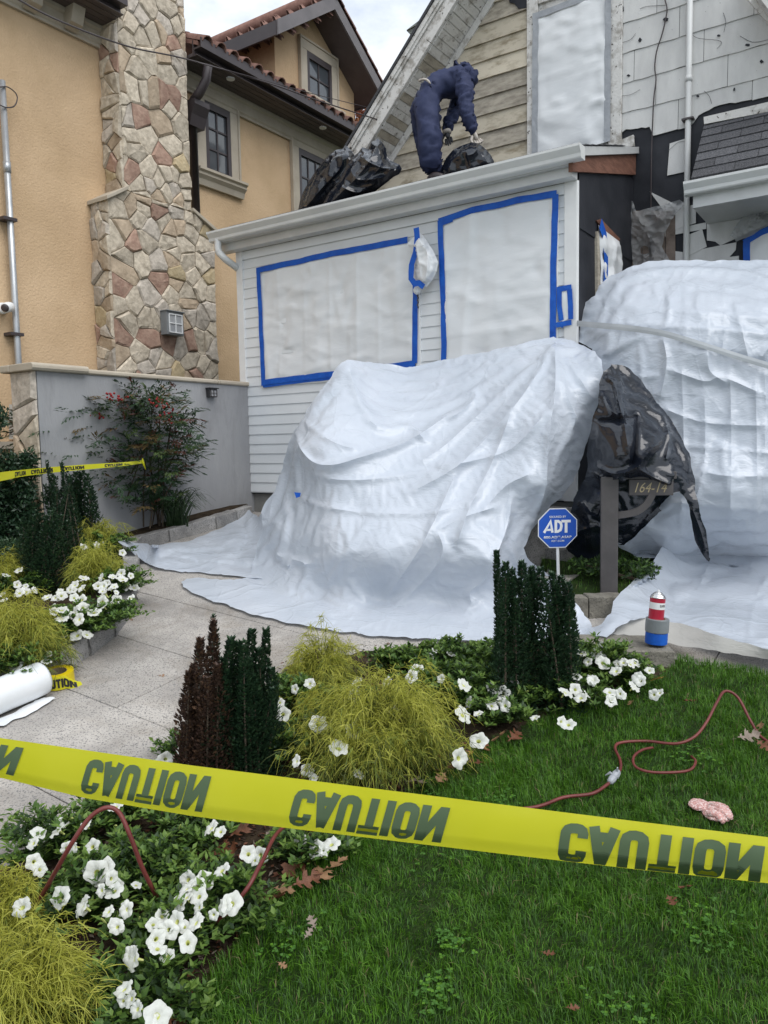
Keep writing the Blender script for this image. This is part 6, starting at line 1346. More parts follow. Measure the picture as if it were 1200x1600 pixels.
roofbag('dull black sack being lifted by the stooping worker', [(688, 285), (690, 262), (697, 247), (708, 234), (722, 227), (737, 222), (748, 224), (758, 232), (767, 242), (772, 252), (772, 262), (730, 276)], .34, .18,
        [([(745, 224), (742, 238), (728, 243)], .04, 4), ([(740, 224), (715, 245), (700, 265)], .03, 6)], [(14, .02, 26, 95, (1, 1), .5)], (730, 262))

puff('plastic_wrap', LAMP, [(636, 381), (645, 372), (653, 362), (660, 367), (668, 378), (677, 392), (685, 410), (682, 425), (675, 438), (666, 449), (656, 447), (648, 436), (646, 415), (644, 398)], -.10, .10, [([(656, 370), (668, 400), (664, 440)], .03, 4), ([(660, 372), (678, 412), (668, 442)], .02, 3), ([(650, 380), (655, 410), (656, 440)], .02, 3)], [(14, .02, 10, 97, (1, 1), 1.4)], m_wsheet, 2.2)
# ------------------------------------------------------------------ the worker on the roof
PX = lambda x, y, Y_: atY(x, y, Y_)
m_navy = mat('navy_coverall', (0.022, 0.030, 0.075), (0.036, 0.046, 0.105), 0.75, 5, 0.6, 14, 0.3)
m_glove = mat('dark_glove', (0.03, 0.033, 0.04), (0.05, 0.052, 0.06), 0.7, 8)
m_pale = mat('pale_glove', (0.42, 0.38, 0.34), (0.52, 0.48, 0.44), 0.7, 8)
YM = float(W(Wuz(680, 275, .38)[0], .38, 0)[1])
foot_u, _ = Wuz(680, 275, .38)
fb = RF(foot_u, .38, .02); print('man Y', YM, 'foot z', fb[2], atY(680, 275, YM)[2])
PE = thing('person', 'worker in a navy hooded coverall stooping over a black sack on the low roof', 'person', fb)
def skin_body(name, nodes, edges, m, parent, sub=2, root=0, post=None):
    me = bpy.data.meshes.new(name); me.from_pydata([tuple(float(c) for c in n[0]) for n in nodes], edges, []); me.update()
    ob = bpy.data.objects.new(name, me); COL.objects.link(ob)
    sk = ob.modifiers.new('skin', 'SKIN'); sk.use_smooth_shade = True; sk.branch_smoothing = 0.6
    lay = me.skin_vertices[0] if me.skin_vertices else None
    for i, n in enumerate(nodes):
        r_ = n[1]; lay.data[i].radius = (r_, r_) if not isinstance(r_, tuple) else r_; lay.data[i].use_root = (i == root)
    ss = ob.modifiers.new('s', 'SUBSURF'); ss.levels = sub; ss.render_levels = sub
    dg = bpy.context.evaluated_depsgraph_get(); m2 = bpy.data.meshes.new_from_object(ob.evaluated_get(dg)); bpy.data.objects.remove(ob)
    m2.materials.clear(); m2.materials.append(m); o0 = ORG[parent.name]
    for v in m2.vertices:
        p = np.array(v.co[:]); 
        if post: p = post(p, np.array(v.normal[:]))
        v.co = Vector([float(c) for c in p - o0])
    m2.polygons.foreach_set('use_smooth', [True] * len(m2.polygons)); return link(name, m2, parent)
def cloth_wrinkle(p, n):
    a = 1 - abs(mnoise.noise(Vector((p[0] * 6, p[1] * 6, p[2] * 15)))) * 2.6; b = 1 - abs(mnoise.noise(Vector((p[0] * 13 + 3, p[1] * 13, p[2] * 34)))) * 2.6
    return p + n * (0.022 * a - .012 + 0.014 * b)
y0 = YM
ank_n = RF(Wuz(672, 268, .30)[0], .30, .10); ank_f = RF(Wuz(684, 262, .58)[0], .58, .10)
nodes = [(PX(664, 146, y0), .165), (PX(680, 132, y0), .16), (PX(700, 127, y0), .17), (PX(718, 126, y0), .155), (PX(729, 122, y0), .10), (PX(736, 122, y0), .095), (PX(741, 133, y0 - .01), .10),   # 0-6 spine, neck, head
         (PX(668, 165, y0 - .10), .135), (PX(672, 205, y0 - .14), .122), (PX(672, 240, y0 - .10), .115), (ank_n, .105),   # near leg
         (PX(655, 172, y0 + .12), .12), (PX(661, 205, y0 + .16), .11), (PX(668, 236, y0 + .16), .10), (ank_f, .09),       # far leg
         (PX(727, 132, y0 - .17), .09), (PX(727, 158, y0 - .22), .070), (PX(729, 180, y0 - .24), .062), (PX(736, 196, y0 - .22), .052), (PX(741, 208, y0 - .20), .044),   # near arm
         (PX(722, 134, y0 + .17), .085), (PX(712, 165, y0 + .22), .065), (PX(703, 188, y0 + .14), .056), (PX(699, 203, y0 + .08), .043),
         (PX(724, 106, y0), .055), (PX(721, 97, y0), .02)]
edges = [(0, 1), (1, 2), (2, 3), (3, 4), (4, 5), (5, 6), (0, 7), (7, 8), (8, 9), (9, 10), (0, 11), (11, 12), (12, 13), (13, 14), (3, 15), (15, 16), (16, 17), (17, 18), (18, 19), (3, 20), (20, 21), (21, 22), (22, 23), (4, 24), (24, 25)]
skin_body('body', nodes, edges, m_navy, PE, 3, 0, cloth_wrinkle)
def hand(name, wrist, dirv, side, m, parent, curl=.5, L_=.085, spread=.2):
    d = np.array(dirv, float); d /= np.linalg.norm(d); s_ = np.array(side, float); s_ -= d * (s_ @ d); s_ /= np.linalg.norm(s_); n_ = np.cross(d, s_)
    palm = MB(); nodes = [(wrist - d * .02, .026), (wrist + d * .035, (.038, .022)), (wrist + d * .075, (.036, .018))]; 
    skin_body(name, nodes, [(0, 1), (1, 2)], m, parent, 1)
    for i, (off, ln) in enumerate(((-.028, .82), (-.010, 1.0), (.009, .94), (.027, .72))):
        p0 = wrist + d * .065 + s_ * off; dd = d + s_ * off * 6 * spread; pts = [p0]; ang = .15 + curl * .3
        for k_ in range(3):
            dd2 = dd * math.cos(ang) + n_ * math.sin(ang); dd2 /= np.linalg.norm(dd2); pts.append(pts[-1] + dd2 * L_ * ln * (.42, .33, .25)[k_]); ang += curl * .75
        mb = MB(); mb.tube(pts, [.0105, .0105, .0095, .007], 7); mb.build('finger', m, parent, True)
    p0 = wrist + d * .02 - s_ * .03; pts = [p0, p0 + d * .03 - s_ * .025, p0 + d * .06 - s_ * .03 + n_ * .012, p0 + d * .08 - s_ * .025 + n_ * .025]
    mb = MB(); mb.tube(pts, [.014, .0125, .011, .008], 7); mb.build('thumb', m, parent, True)
hand('glove', PX(698, 206, y0 + .06), PX(703, 226, y0 + .04) - PX(698, 206, y0 + .06), np.array([1, -.3, .1]), m_glove, PE, .35, .10)
mb = MB(); mb.lathe([(.040, -.012), (.043, .0), (.041, .02)], PX(698, 206, y0 + .06), PX(703, 226, y0 + .04) - PX(698, 206, y0 + .06), 12); mb.build('glove_cuff', m_pale, PE, True)
hand('glove', PX(741, 208, y0 - .2), PX(747, 222, y0 - .2) - PX(741, 208, y0 - .2), np.array([1, .2, .4]), m_pale, PE, .8, .085)
# boots and the pale strip of shirt at the waist
for an, sg_ in ((ank_n, 0), (ank_f, 1)):
    u_ = float((an - CORNER) @ A); v_ = float((an - CORNER) @ B)
    nd = [(RF(u_ - .05, v_, .05), (.05, .05)), (RF(u_ + .04, v_, .055), (.055, .05)), (RF(u_ + .16, v_, .045), (.048, .035)), (an, .06)]
    skin_body('boot', nd, [(0, 1), (1, 2), (1, 3)], m_brown, PE, 1, 1)
wp = [PX(x, y, y0 + dy) for x, y, dy in [(654, 127, -.10), (660, 124, -.13), (667, 125, -.155), (673, 131, -.17)]]
mb = MB(); mb.tube(spline(wp, 4), [.004] + [.0105] * 10 + [.004, .004], 7); mb.build('shirt_hem', m_pale, PE, True)
for q in (PE.children[-1],): q.location = (0, -.004, .0)

# ------------------------------------------------------------------ caution tape
m_ytape = mat('yellow_tape', (0.88, 0.87, 0.035), (0.93, 0.91, 0.06), 0.26, 3, 0.12, 5, 0.5, trans=0.5)
m_print = mat('tape_print_seen_through', (0.10, 0.15, 0.085), (0.12, 0.17, 0.095), 0.35, 4)
m_printb = mat('black_print', (0.012, 0.012, 0.012), (0.02, 0.02, 0.02), .4, 4)
GL = {'C': (.62, [([(.53, .66), (.53, .76), (.50, .84), (.44, .88), (.35, .89), (.24, .88), (.16, .84), (.12, .76), (.115, .5), (.12, .24), (.16, .16), (.24, .12), (.35, .11), (.44, .12), (.50, .16), (.53, .24), (.53, .34)], 0)]),
      'A': (.66, [([(.085, 0), (.33, .97)], 0), ([(.575, 0), (.33, .97)], 0), ([(.17, .25), (.49, .25)], 0)]),
      'U': (.64, [([(.115, 1), (.115, .28), (.14, .18), (.22, .12), (.32, .105), (.42, .12), (.50, .18), (.525, .28), (.525, 1)], 0)]),
      'T': (.60, [([(0, .895), (.60, .895)], 0), ([(.30, .8), (.30, 0)], 0)]),
      'I': (.24, [([(.12, 0), (.12, 1)], 0)]),
      'O': (.64, [([(.115, .28), (.115, .72), (.14, .82), (.22, .88), (.32, .895), (.42, .88), (.50, .82), (.525, .72), (.525, .28), (.50, .18), (.42, .12), (.32, .105), (.22, .12), (.14, .18)], 1)]),
      'N': (.70, [([(.105, 0), (.105, 1)], 0), ([(.12, .93), (.58, .07)], 0), ([(.595, 0), (.595, 1)], 0)])}
def word(mbs, txt, fr, wscale=1.0, gap=.055, sw=.245, step=.045):
    """bold condensed letters; fr(x, y) maps letter space (height 1) to the surface"""
    x = 0
    tot = sum(GL[c][0] for c in txt) + gap * (len(txt) - 1)
    for c in txt:
        for pl, cl in GL[c][1]:
            P_ = [np.array(p) for p in pl]; 
            if cl: P_ = P_ + [P_[0]]
            q = []
            for a, b in zip(P_[:-1], P_[1:]):
                k_ = max(1, int(np.linalg.norm(b - a) / step)); q += [a + (b - a) * j / k_ for j in range(k_)]
            q.append(P_[-1])
            if cl: q = q[:-1]
            stroke(mbs, q, sw, lambda a, b, x=x: fr((x + a) / tot, b), bool(cl))
        x += GL[c][0] + gap
xt = [-900, -500, -200, 0, 133, 300, 400, 600, 800, 1000, 1200, 1500, 1900]
ytop = [1010, 1075, 1122, 1153, 1172, 1196, 1208.5, 1234, 1259, 1284, 1308, 1342, 1385]
ybot = [1055, 1125, 1182, 1215, 1247, 1275, 1288, 1312, 1336, 1359, 1380, 1412, 1452]
iy = lambda x: .80 + .00029 * (x - 228)
def tp(x, t, off=0.0):
    yt, yb = np.interp(x, xt, ytop), np.interp(x, xt, ybot); Yv = 1 / iy(x)
    fold = np.clip((x - 700) / 400, 0, 1)                 # the lower edge rolls back on the right
    curl = .022 * max(0, t - .74) ** 2 / .07 * (1 + fold) + .0018 * math.sin(x * .045 + t * 2.0) * (t - .2) - .004 * math.sin(t * 3.1) + .002 * math.sin(x * .011 + 2)
    return atY(x, yt + (yb - yt) * t, Yv + curl - off)
CT = thing('caution_tape', 'broad yellow caution tape stretched across the foreground, its lettering upside down', 'caution tape', tp(600, .5))
nx = 220; nt_ = 31; vs = [tp(-900 + 2800 * i / nx, j / (nt_ - 1)) for i in range(nx + 1) for j in range(nt_)]
mb = MB(); mb.add(vs, [(i * nt_ + j, (i + 1) * nt_ + j, (i + 1) * nt_ + j + 1, i * nt_ + j + 1) for i in range(nx) for j in range(nt_ - 1)]); o = mb.build('tape', m_ytape, CT, True)
def tword(x0, x1, t0, t1, shear, mbs):
    n0, n1 = iy(x0), iy(x1)
    def fr(a, b):                                          # equal steps in real length along the tape
        g = a; xx = x0 + (x1 - x0) * (g * n0 / (n1 + (n0 - n1) * g)) if True else 0
        t = t0 + (t1 - t0) * b; xx += -shear * (b - .5) * (x1 - x0) * .08
        return tp(xx, min(t, .995), .0022)
    word(mbs, 'CAUTION', fr)
for (a, b, t0, t1, sh) in ((-470, -330, .16, .88, 1.0), (-172, 28, .16, .88, 1.0), (131, 322, .17, .90, 1.0), (456, 695, .20, .93, .8), (874, 1190, .21, 1.04, .35), (1400, 1800, .21, 1.04, .3)):
    mb = MB(); tword(a, b, t0, t1, sh, mb); mb.build('lettering', m_print, CT)
# far tape on the left
TF = [(-60, 755, 5.4), (0, 745, 5.7), (30, 740, 5.85), (55, 737, 5.97), (100, 732.5, 6.15), (150, 728.5, 6.35), (190, 725.5, 6.5), (223, 721.5, 6.6)]
tfs = spline([atY(*p) for p in TF], 5); hw_ = [.034, .033, .026, .024, .022, .02, .016, .013]
FT = thing('caution_tape', 'narrow twisted caution tape tied to the red berried bush at left', 'caution tape', tfs[10])
mb = MB(); vs = []; n = len(tfs)
def ftp(s, t, off=0.0):
    f = s * (n - 1); i = min(int(f), n - 2); p = tfs[i] + (tfs[i + 1] - tfs[i]) * (f - i); h_ = np.interp(s, np.linspace(0, 1, 8), hw_); return p + ZZ * h_ * (1 - 2 * t) + np.array([.0, -off - .006 * math.sin(s * 9) * (t - .5), 0])
for i in range(n):
    for j in range(4): vs.append(ftp(i / (n - 1), j / 3))
mb.add(vs, [(i * 4 + j, (i + 1) * 4 + j, (i + 1) * 4 + j + 1, i * 4 + j + 1) for i in range(n - 1) for j in range(3)]); mb.build('tape', m_ytape, FT, True)
for (a, b) in ((.03, .13), (.25, .35), (.40, .52), (.56, .66), (.76, .86)):
    mb = MB(); word(mb, 'CAUTION', lambda x, y, a=a, b=b: ftp(a + (b - a) * x, .18 + .66 * y, .002)); mb.build('lettering', m_printb, FT)
mb = MB(); mb.tube([tfs[-1] + np.array([0, 0, .03]), tfs[-1], tfs[-1] + np.array([.02, .01, -.07])], [.004, .012, .002], 7); mb.build('knot', m_ytape, FT, True)

# roll of caution tape on the path
m_yroll = mat('yellow_roll', (0.66, 0.50, 0.004), (0.74, 0.58, 0.01), .4, 20, .1, 60)
qb_ = gpt(83, 1083, 0); Yr = qb_[1]; kr_ = Yr / F; Rr = 25 * kr_; hr = .076; nrmG = np.array([0, -GS, 1.0]); nrmG /= np.linalg.norm(nrmG); base = qb_ + np.array([0, Rr * .9, 0]); base[2] = plane_z(*base[:2]) + .002
CR = thing('caution_tape_roll', 'roll of yellow caution tape with a loose tail beside the plastic roll', 'tape roll', base)
mb = MB(); mb.lathe([(Rr * .60, 0), (Rr, 0), (Rr, hr), (Rr * .60, hr)], base, nrmG, 40, cap=False); mb.build('tape_winding', m_yroll, CR)
mb = MB(); mb.lathe([(Rr * .57, 0.001), (Rr * .6, 0.001), (Rr * .6, hr - .001), (Rr * .57, hr - .001), (Rr * .57, .001)], base, nrmG, 40, cap=False); mb.build('cardboard_core', m_card, CR)
gx = np.array([1, 0, 0.]); gy = np.cross(nrmG, gx)
tail = []
for a in np.linspace(-2.9, -.75, 12): tail.append(base + gx * math.cos(a) * (Rr + .003) + gy * math.sin(a) * (Rr + .003))
e_ = tail[-1]; t_d = gpt(131, 1074) - e_
for f in (.25, .5, .75, 1.0): tail.append(e_ + t_d * f + gy * -.012 * math.sin(f * 3.1))
def tlp(s, t, off=0.0):
    f = s * (len(tail) - 1); i = min(int(f), len(tail) - 2); p = tail[i] + (tail[i + 1] - tail[i]) * (f - i); d = tail[i + 1] - tail[i]; d /= np.linalg.norm(d); out_n = -np.cross(nrmG, d); 
    tw = max(0, (s - .72) / .28); hh = hr * (1 - .35 * tw); up_ = nrmG * (1 - .55 * tw) + out_n * -.6 * tw
    return p + up_ * (hh * (1 - t) + .003) + out_n * (-off)
mb = MB(); ns = 40; vs = [tlp(i / ns, j / 3) for i in range(ns + 1) for j in range(4)]
mb.add(vs, [(i * 4 + j, (i + 1) * 4 + j, (i + 1) * 4 + j + 1, i * 4 + j + 1) for i in range(ns) for j in range(3)]); mb.build('tape_tail', m_ytape, CR, True)
for o_ in (1, -1):
    mb = MB(); word(mb, 'CAUTION', lambda x, y, o_=o_: tlp(.22 + .70 * x, 1 - (.15 + .66 * y), .0022 * o_)); mb.build('lettering', m_printb, CR)

# big roll of white plastic
pa = gpt(66, 1094, 0); ra = 27 * pa[1] / F; pbk = gpt(-150, 1190, 0)
ax_ = (pbk - pa); ax_ /= np.linalg.norm(ax_); c0 = pa + nrmG * ra + np.array([-.005, ra * .5, 0]) ; c0[2] = plane_z(c0[0], c0[1]) + ra + .006
PRL = thing('plastic_roll', 'thick roll of white plastic sheeting on the path at the left edge', 'plastic roll', pa)
m_rollw = mat('rolled_plastic', (0.72, 0.75, 0.77), (0.80, 0.82, 0.84), .32, 4, .25, 6, .5)
mb = MB(); Lr = 1.15; prof = [(ra * .35, 0.01), (ra * .8, .0), (ra * .97, .004), (ra, .015)] + [(ra * (1 + .012 * math.sin(i * 1.7)), .015 + (Lr - .02) * i / 16) for i in range(1, 17)] + [(ra * .3, Lr)]
mb.lathe(prof, c0, ax_, 40); mb.build('roll', m_rollw, PRL, True)
for k_ in range(4):
    mb = MB(); rr2 = ra * (.45 + .13 * k_); mb.lathe([(rr2, -.001), (rr2 + .003, -.004), (rr2 + .006, -.001)], c0, ax_, 30, cap=False); mb.build('roll_layer', m_rollw, PRL, True)
ol = [(-250, 1235), (-120, 1178), (0, 1122), (30, 1108), (55, 1094), (72, 1090), (87, 1091), (72, 1100), (40, 1119), (0, 1134), (-120, 1186), (-250, 1262)]
o, _, _ = px_sheet('loose_end', ol, [(x, y, GY(x, y, .022)) for x, y in ol[::2]] + [(20, 1118, GY(20, 1118, .02)), (87, 1091, GY(87, 1091, .03))], [([(0, 1126), (60, 1097)], .006, 5)], 4, m_rollw, PRL, lift_ground=.014)

# ------------------------------------------------------------------ red air hose
m_hose = mat('red_hose', (0.11, 0.022, 0.020), (0.17, 0.038, 0.034), 0.42, 9, .15, 60, .4)
def hose(label, pts, rad=.0062, name='air_hose'):
    P_ = [gpt(x, y, h) for x, y, h in pts]; sp_ = spline(P_, 7); o0 = P_[0]
    mb = MB(); mb.tube(sp_, rad, 8); o = mb.build(name, m_hose, None, True, org=o0); return tag(o, label, 'hose')
HO = thing('air_hose', 'thin dark red air hose looping through the flowers and across the lawn', 'hose', gpt(970, 1190))
def hpart(pts, rad=.0062):
    P_ = [gpt(x, y, h) for x, y, h in pts]; mb = MB(); mb.tube(spline(P_, 7), rad, 8); return mb.build('hose_run', m_hose, HO, True)
hpart([(35, 1440, .0), (60, 1408, .12), (85, 1365, .24), (112, 1318, .34), (140, 1278, .40), (166, 1262, .42), (186, 1270, .40), (203, 1305, .34), (222, 1355, .24), (240, 1392, .14), (250, 1412, .06)], .0068)
hpart([(250, 1412, .06), (280, 1440, .05), (310, 1447, .06), (345, 1435, .10), (385, 1390, .18), (410, 1345, .20), (440, 1295, .16), (500, 1270, .08), (600, 1262, .05), (720, 1268, .035), (830, 1262, .03), (880, 1246, .03), (925, 1240, .035), (950, 1225, .04)], .0065)
hpart([(950, 1225, .04), (968, 1205, .04), (969, 1188, .035), (961, 1168, .03), (972, 1160, .03), (1010, 1158, .03), (1055, 1162, .04), (1084, 1152, .06), (1103, 1130, .10), (1120, 1098, .15), (1133, 1080, .17), (1153, 1090, .15), (1173, 1127, .08), (1190, 1152, .03), (1230, 1175, .03)], .0062)
hpart([(1020, 1168, .02), (1003, 1172, .03), (990, 1183, .035), (993, 1198, .035), (1015, 1206, .035), (1050, 1207, .035), (1078, 1203, .035), (1087, 1190, .03), (1080, 1182, .01)], .0055)
cpt = gpt(960, 1213, .045); mb = MB(); d_ = gpt(972, 1198, .04) - gpt(948, 1228, .04); d_ /= np.linalg.norm(d_)
mb.lathe([(.006, -.05), (.012, -.045), (.016, -.02), (.011, -.005), (.017, .01), (.013, .035), (.007, .045)], cpt, d_, 9); mb.build('taped_joint', m_greyt, HO)
mb = MB(); mb.tube([cpt, cpt + np.array([-.02, -.01, .02]), cpt + np.array([-.035, 0, .005])], [.004, .006, .002], 6); mb.tube([cpt + d_ * .02, cpt + np.array([.012, 0, .035])], [.006, .003], 6); mb.build('tape_end', m_greyt, HO)

# pink dotted glove on the lawn
gc = gpt(1112, 1268, .02); kg = gc[1] / F
m_pink = mat('pink_dotted_cotton', (0.50, 0.26, 0.24), (0.62, 0.36, 0.33), .8, 12, .8, 140, .3, speck=(150, .52, (.72, .58, .55)))
GLV = thing('work_glove', 'pink speckled cloth glove folded up on the lawn', 'glove', gc)
def flat_blob(nm, x, y, rx_, ry_, rz_, sd, rot=0):
    c = gpt(x, y, .03); ca, sa = math.cos(rot), math.sin(rot)
    return blob(nm, GLV, c, (rx_ * kg, ry_ * kg, rz_ * kg), m_pink, sd, 4, .16, ridge=.6, post=lambda p: np.array([p[0] * ca - p[1] * sa, p[0] * sa + p[1] * ca, p[2] + p[0] * .0]))
flat_blob('glove_palm', 1119, 1268, 23, 30, 8, 1.3, -.25); flat_blob('glove_cuff', 1092, 1257, 16, 20, 5, 4.3, -.3)
for (x, y) in ((1124, 1262), (1130, 1270), (1120, 1276)):
    c = gpt(x, y, .045); mb = MB(); mb.tube([c + np.array([-.025, .02, 0]), c + np.array([0, 0, .004]), c + np.array([.012, -.03, -.008])], [.009, .010, .007], 8); mb.build('finger', m_pink, GLV, True)
# ------------------------------------------------------------------ plants
def leafmat(name, c1, c2, rough=.5, trans=.25, scale=30, spec=.4):
    return mat(name, c1, c2, rough, scale, 0.0, trans=trans, spec=spec)
g_dark = [leafmat('holly_leaf_dark', (.016, .040, .022), (.030, .066, .034), .35, .12), leafmat('holly_leaf_mid', (.028, .062, .030), (.050, .100, .045), .38, .18)]
g_brown = [leafmat('dead_leaf_brown', (.045, .026, .020), (.085, .048, .034), .6, .1), leafmat('dead_leaf_tan', (.09, .05, .028), (.13, .07, .04), .6, .1)]
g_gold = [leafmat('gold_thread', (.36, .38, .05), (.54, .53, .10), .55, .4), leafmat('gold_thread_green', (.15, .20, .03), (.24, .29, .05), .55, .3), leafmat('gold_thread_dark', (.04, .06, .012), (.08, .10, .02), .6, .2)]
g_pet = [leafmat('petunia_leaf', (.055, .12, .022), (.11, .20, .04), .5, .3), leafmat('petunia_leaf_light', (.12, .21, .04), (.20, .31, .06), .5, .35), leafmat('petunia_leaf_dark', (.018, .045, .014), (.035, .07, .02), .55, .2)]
g_nan = [leafmat('nandina_leaf', (.020, .050, .022), (.040, .085, .035), .42, .2), leafmat('nandina_leaf_light', (.055, .095, .03), (.09, .13, .04), .45, .3), leafmat('nandina_leaf_red', (.09, .028, .02), (.13, .05, .03), .5, .2), leafmat('nandina_leaf_bronze', (.10, .075, .03), (.15, .10, .04), .5, .25)]
m_stem = mat('woody_stem', (.06, .045, .03), (.11, .085, .06), .85, 20); m_gstem = mat('green_stem', (.05, .09, .03), (.08, .12, .04), .6, 20)
m_petal = mat('white_petal', (.74, .76, .70), (.86, .87, .84), .55, 20, 0, trans=.35); m_throat = mat('petal_throat', (.45, .50, .12), (.60, .62, .25), .6, 20)
m_berry = mat('red_berry', (.20, .008, .01), (.30, .014, .015), .25, 30)
def unit(a): return a / (np.linalg.norm(a, axis=-1, keepdims=True) + 1e-9)
def leaves(C_, D_, N_, L_, Wd, fold=.25, droop=0.0):
    """4-triangle leaves folded along the midrib; arrays of n"""
    n = len(C_); D_ = unit(D_); S_ = unit(np.cross(D_, N_)); N2 = np.cross(S_, D_); L_ = np.broadcast_to(L_, n)[:, None]; Wd = np.broadcast_to(Wd, n)[:, None]
    b = C_; M_ = C_ + D_ * L_ * .5 - N2 * Wd * fold; T = C_ + D_ * L_ - N2 * L_ * droop; Lf = C_ + D_ * L_ * .45 + S_ * Wd * .5; Rt = C_ + D_ * L_ * .45 - S_ * Wd * .5
    V = np.stack([b, Lf, M_, Rt, T], 1).reshape(-1, 3); o = np.arange(n)[:, None] * 5
    Fc = np.stack([o + np.array([0, 2, 1]), o + np.array([1, 2, 4]), o + np.array([0, 3, 2]), o + np.array([2, 3, 4])], 1).reshape(-1, 3); return V, Fc
def ribbons(P_, wd_, side=None):
    """P_ (n,k,3) polylines -> thin ribbons"""
    n, k_, _ = P_.shape; t = np.gradient(P_, axis=1); r_ = unit(NR.normal(size=(n, 1, 3))) if side is None else side; S_ = unit(np.cross(t, r_)) * (np.linspace(1, .35, k_)[None, :, None] * np.broadcast_to(wd_, n)[:, None, None] / 2)
    V = np.stack([P_ - S_, P_ + S_], 2).reshape(-1, 3); b = (np.arange(n)[:, None] * k_ + np.arange(k_ - 1)[None]) * 2
    b = b.ravel(); F_ = np.stack([b, b + 1, b + 3, b + 2], 1); return V, F_
def vmesh(name, V, F_, mats, mi=None, parent=None, org=None, smooth=False):
    o0 = ORG[parent.name] if parent is not None else np.zeros(3); return link(name, npmesh(name, V - o0, F_, mats, mi, smooth), parent, org)
def upright_shrub(name, label, px, py, stems, mats, seed, base_r=.07, leaf=.019, dens=150, weights=(.6, .4), extra=None, dist=None):
    """clump of upright stems closely set with small oval leaves; stems = [(px_top, py_top, width px)] measured against the photo"""
    r_ = np.random.default_rng(seed); b = gpt(px, py, 0) if dist is None else np.array([*atY(px, py, dist)[:2], 0]); 
    if dist is not None: b[2] = gz(b[0], b[1])
    t = thing(name, label, 'shrub', b); Vs, Fs, Mi, off = [], [], [], 0; sm = MB()
    for (tx, ty, rad) in stems:
        rad = rad * (1.95 if rad > .026 else 1.0)
        dy = r_.uniform(-.09, .09); top = atY(tx, ty, b[1] + dy); foot = b + np.array([r_.normal() * base_r * .5 + (top[0] - b[0]) * .75, dy, 0]); foot[2] = gz(foot[0], foot[1]) - .01
        H = top[2] - foot[2]; n = int(H * dens * 15); s = r_.uniform(0.0, 1, n) ** 1.0; ph = r_.uniform(0, 6.283, n); rr2 = rad * np.clip(1.02 - s, 0, 1) ** .8 * (1 + .3 * np.sin(s * 11 + tx)) * r_.uniform(.3, 1.25, n) + .004
        bow = np.sin(s * 3.14)[:, None] * np.array([r_.normal() * .012, 0, 0]); ax = foot + (top - foot) * s[:, None] + bow; rdir = np.stack([np.cos(ph), np.sin(ph), np.zeros(n)], 1)
        C_ = ax + rdir * rr2[:, None] * .8; D_ = rdir * .75 + np.array([0, 0, 1.0]) * r_.uniform(.4, 1.2, (n, 1)); V, F_ = leaves(C_, D_, np.array([0, 0, 1.0]) + rdir * -.6 + r_.normal(size=(n, 3)) * .25, leaf * r_.uniform(.6, 1.15, n), leaf * .62 * r_.uniform(.8, 1.15, n))
        Vs.append(V); Fs.append(F_ + off); off += len(V); Mi.append(np.repeat(r_.choice(len(mats), n, p=weights), 4))
        sm.tube([foot, foot + (top - foot) * .5, foot + (top - foot) * .97], [.006, .004, .0015], 5)
    vmesh('foliage', np.vstack(Vs), np.vstack(Fs), mats, np.concatenate(Mi), t); sm.build('stem', m_stem, t); return t
# foreground pair
upright_shrub('dead_holly', 'browned upright holly with a few green tips in the middle bed', 322, 1222, [(313, 1000, .035), (296, 1050, .03), (303, 1040, .03), (334, 970, .032), (340, 1040, .045), (325, 1060, .05), (310, 1085, .05), (345, 1075, .05), (298, 1100, .045)], [g_brown[0], g_brown[1]], 2, .06, .021, 125, (.72, .28))
upright_shrub('holly_tip', 'green shoots at the top of the browned holly', 330, 1190, [(334, 962, .024), (313, 1000, .016), (338, 985, .024)], g_dark, 22, .02, .017, 70)
upright_shrub('upright_holly', 'dark green upright holly right of the browned one', 392, 1215, [(361, 997, .03), (369, 1005, .03), (380, 1003, .03), (394, 985, .032), (416, 984, .032), (405, 1015, .04), (425, 1045, .035), (385, 1030, .045), (368, 1040, .045), (410, 1040, .05), (395, 1060, .05), (428, 1075, .03), (350, 1030, .03)], g_dark, 3, .10, .020, 150)
upright_shrub('upright_holly', 'dense dark green upright holly left of the spray can', 836, 1108, [(776, 862, .02), (790, 880, .03), (800, 890, .035), (815, 878, .04), (830, 886, .04), (845, 888, .04), (862, 896, .045), (878, 900, .04), (888, 912, .035), (893, 930, .03), (790, 905, .035), (808, 905, .04), (850, 905, .05), (870, 915, .05), (826, 900, .045), (884, 935, .035), (805, 935, .045)], g_dark, 4, .16, .021, 130)
upright_shrub('upright_holly', 'dark upright holly in front of the berried bush in the left bed', 70, 925, [(38, 812, .05), (52, 806, .06), (66, 803, .06), (80, 800, .06), (95, 806, .06), (105, 815, .05), (44, 830, .06), (75, 815, .06), (58, 820, .06), (90, 822, .06)], g_dark, 5, .14, .026, 90)
upright_shrub('upright_holly', 'dark upright holly close to the berried bush stems', 126, 858, [(108, 745, .06), (118, 738, .06), (128, 735, .06), (136, 742, .05), (120, 750, .06), (142, 760, .05), (112, 765, .06)], g_dark, 6, .10, .028, 70)
upright_shrub('upright_holly', 'thin spired holly rising past the far caution tape', 92, 880, [(73, 720, .022), (96, 723, .022), (82, 740, .025), (88, 745, .028), (104, 738, .028), (110, 750, .028), (70, 758, .025), (77, 762, .03), (98, 755, .03), (92, 765, .035), (66, 770, .025)], g_dark, 7, .12, .022, 62)

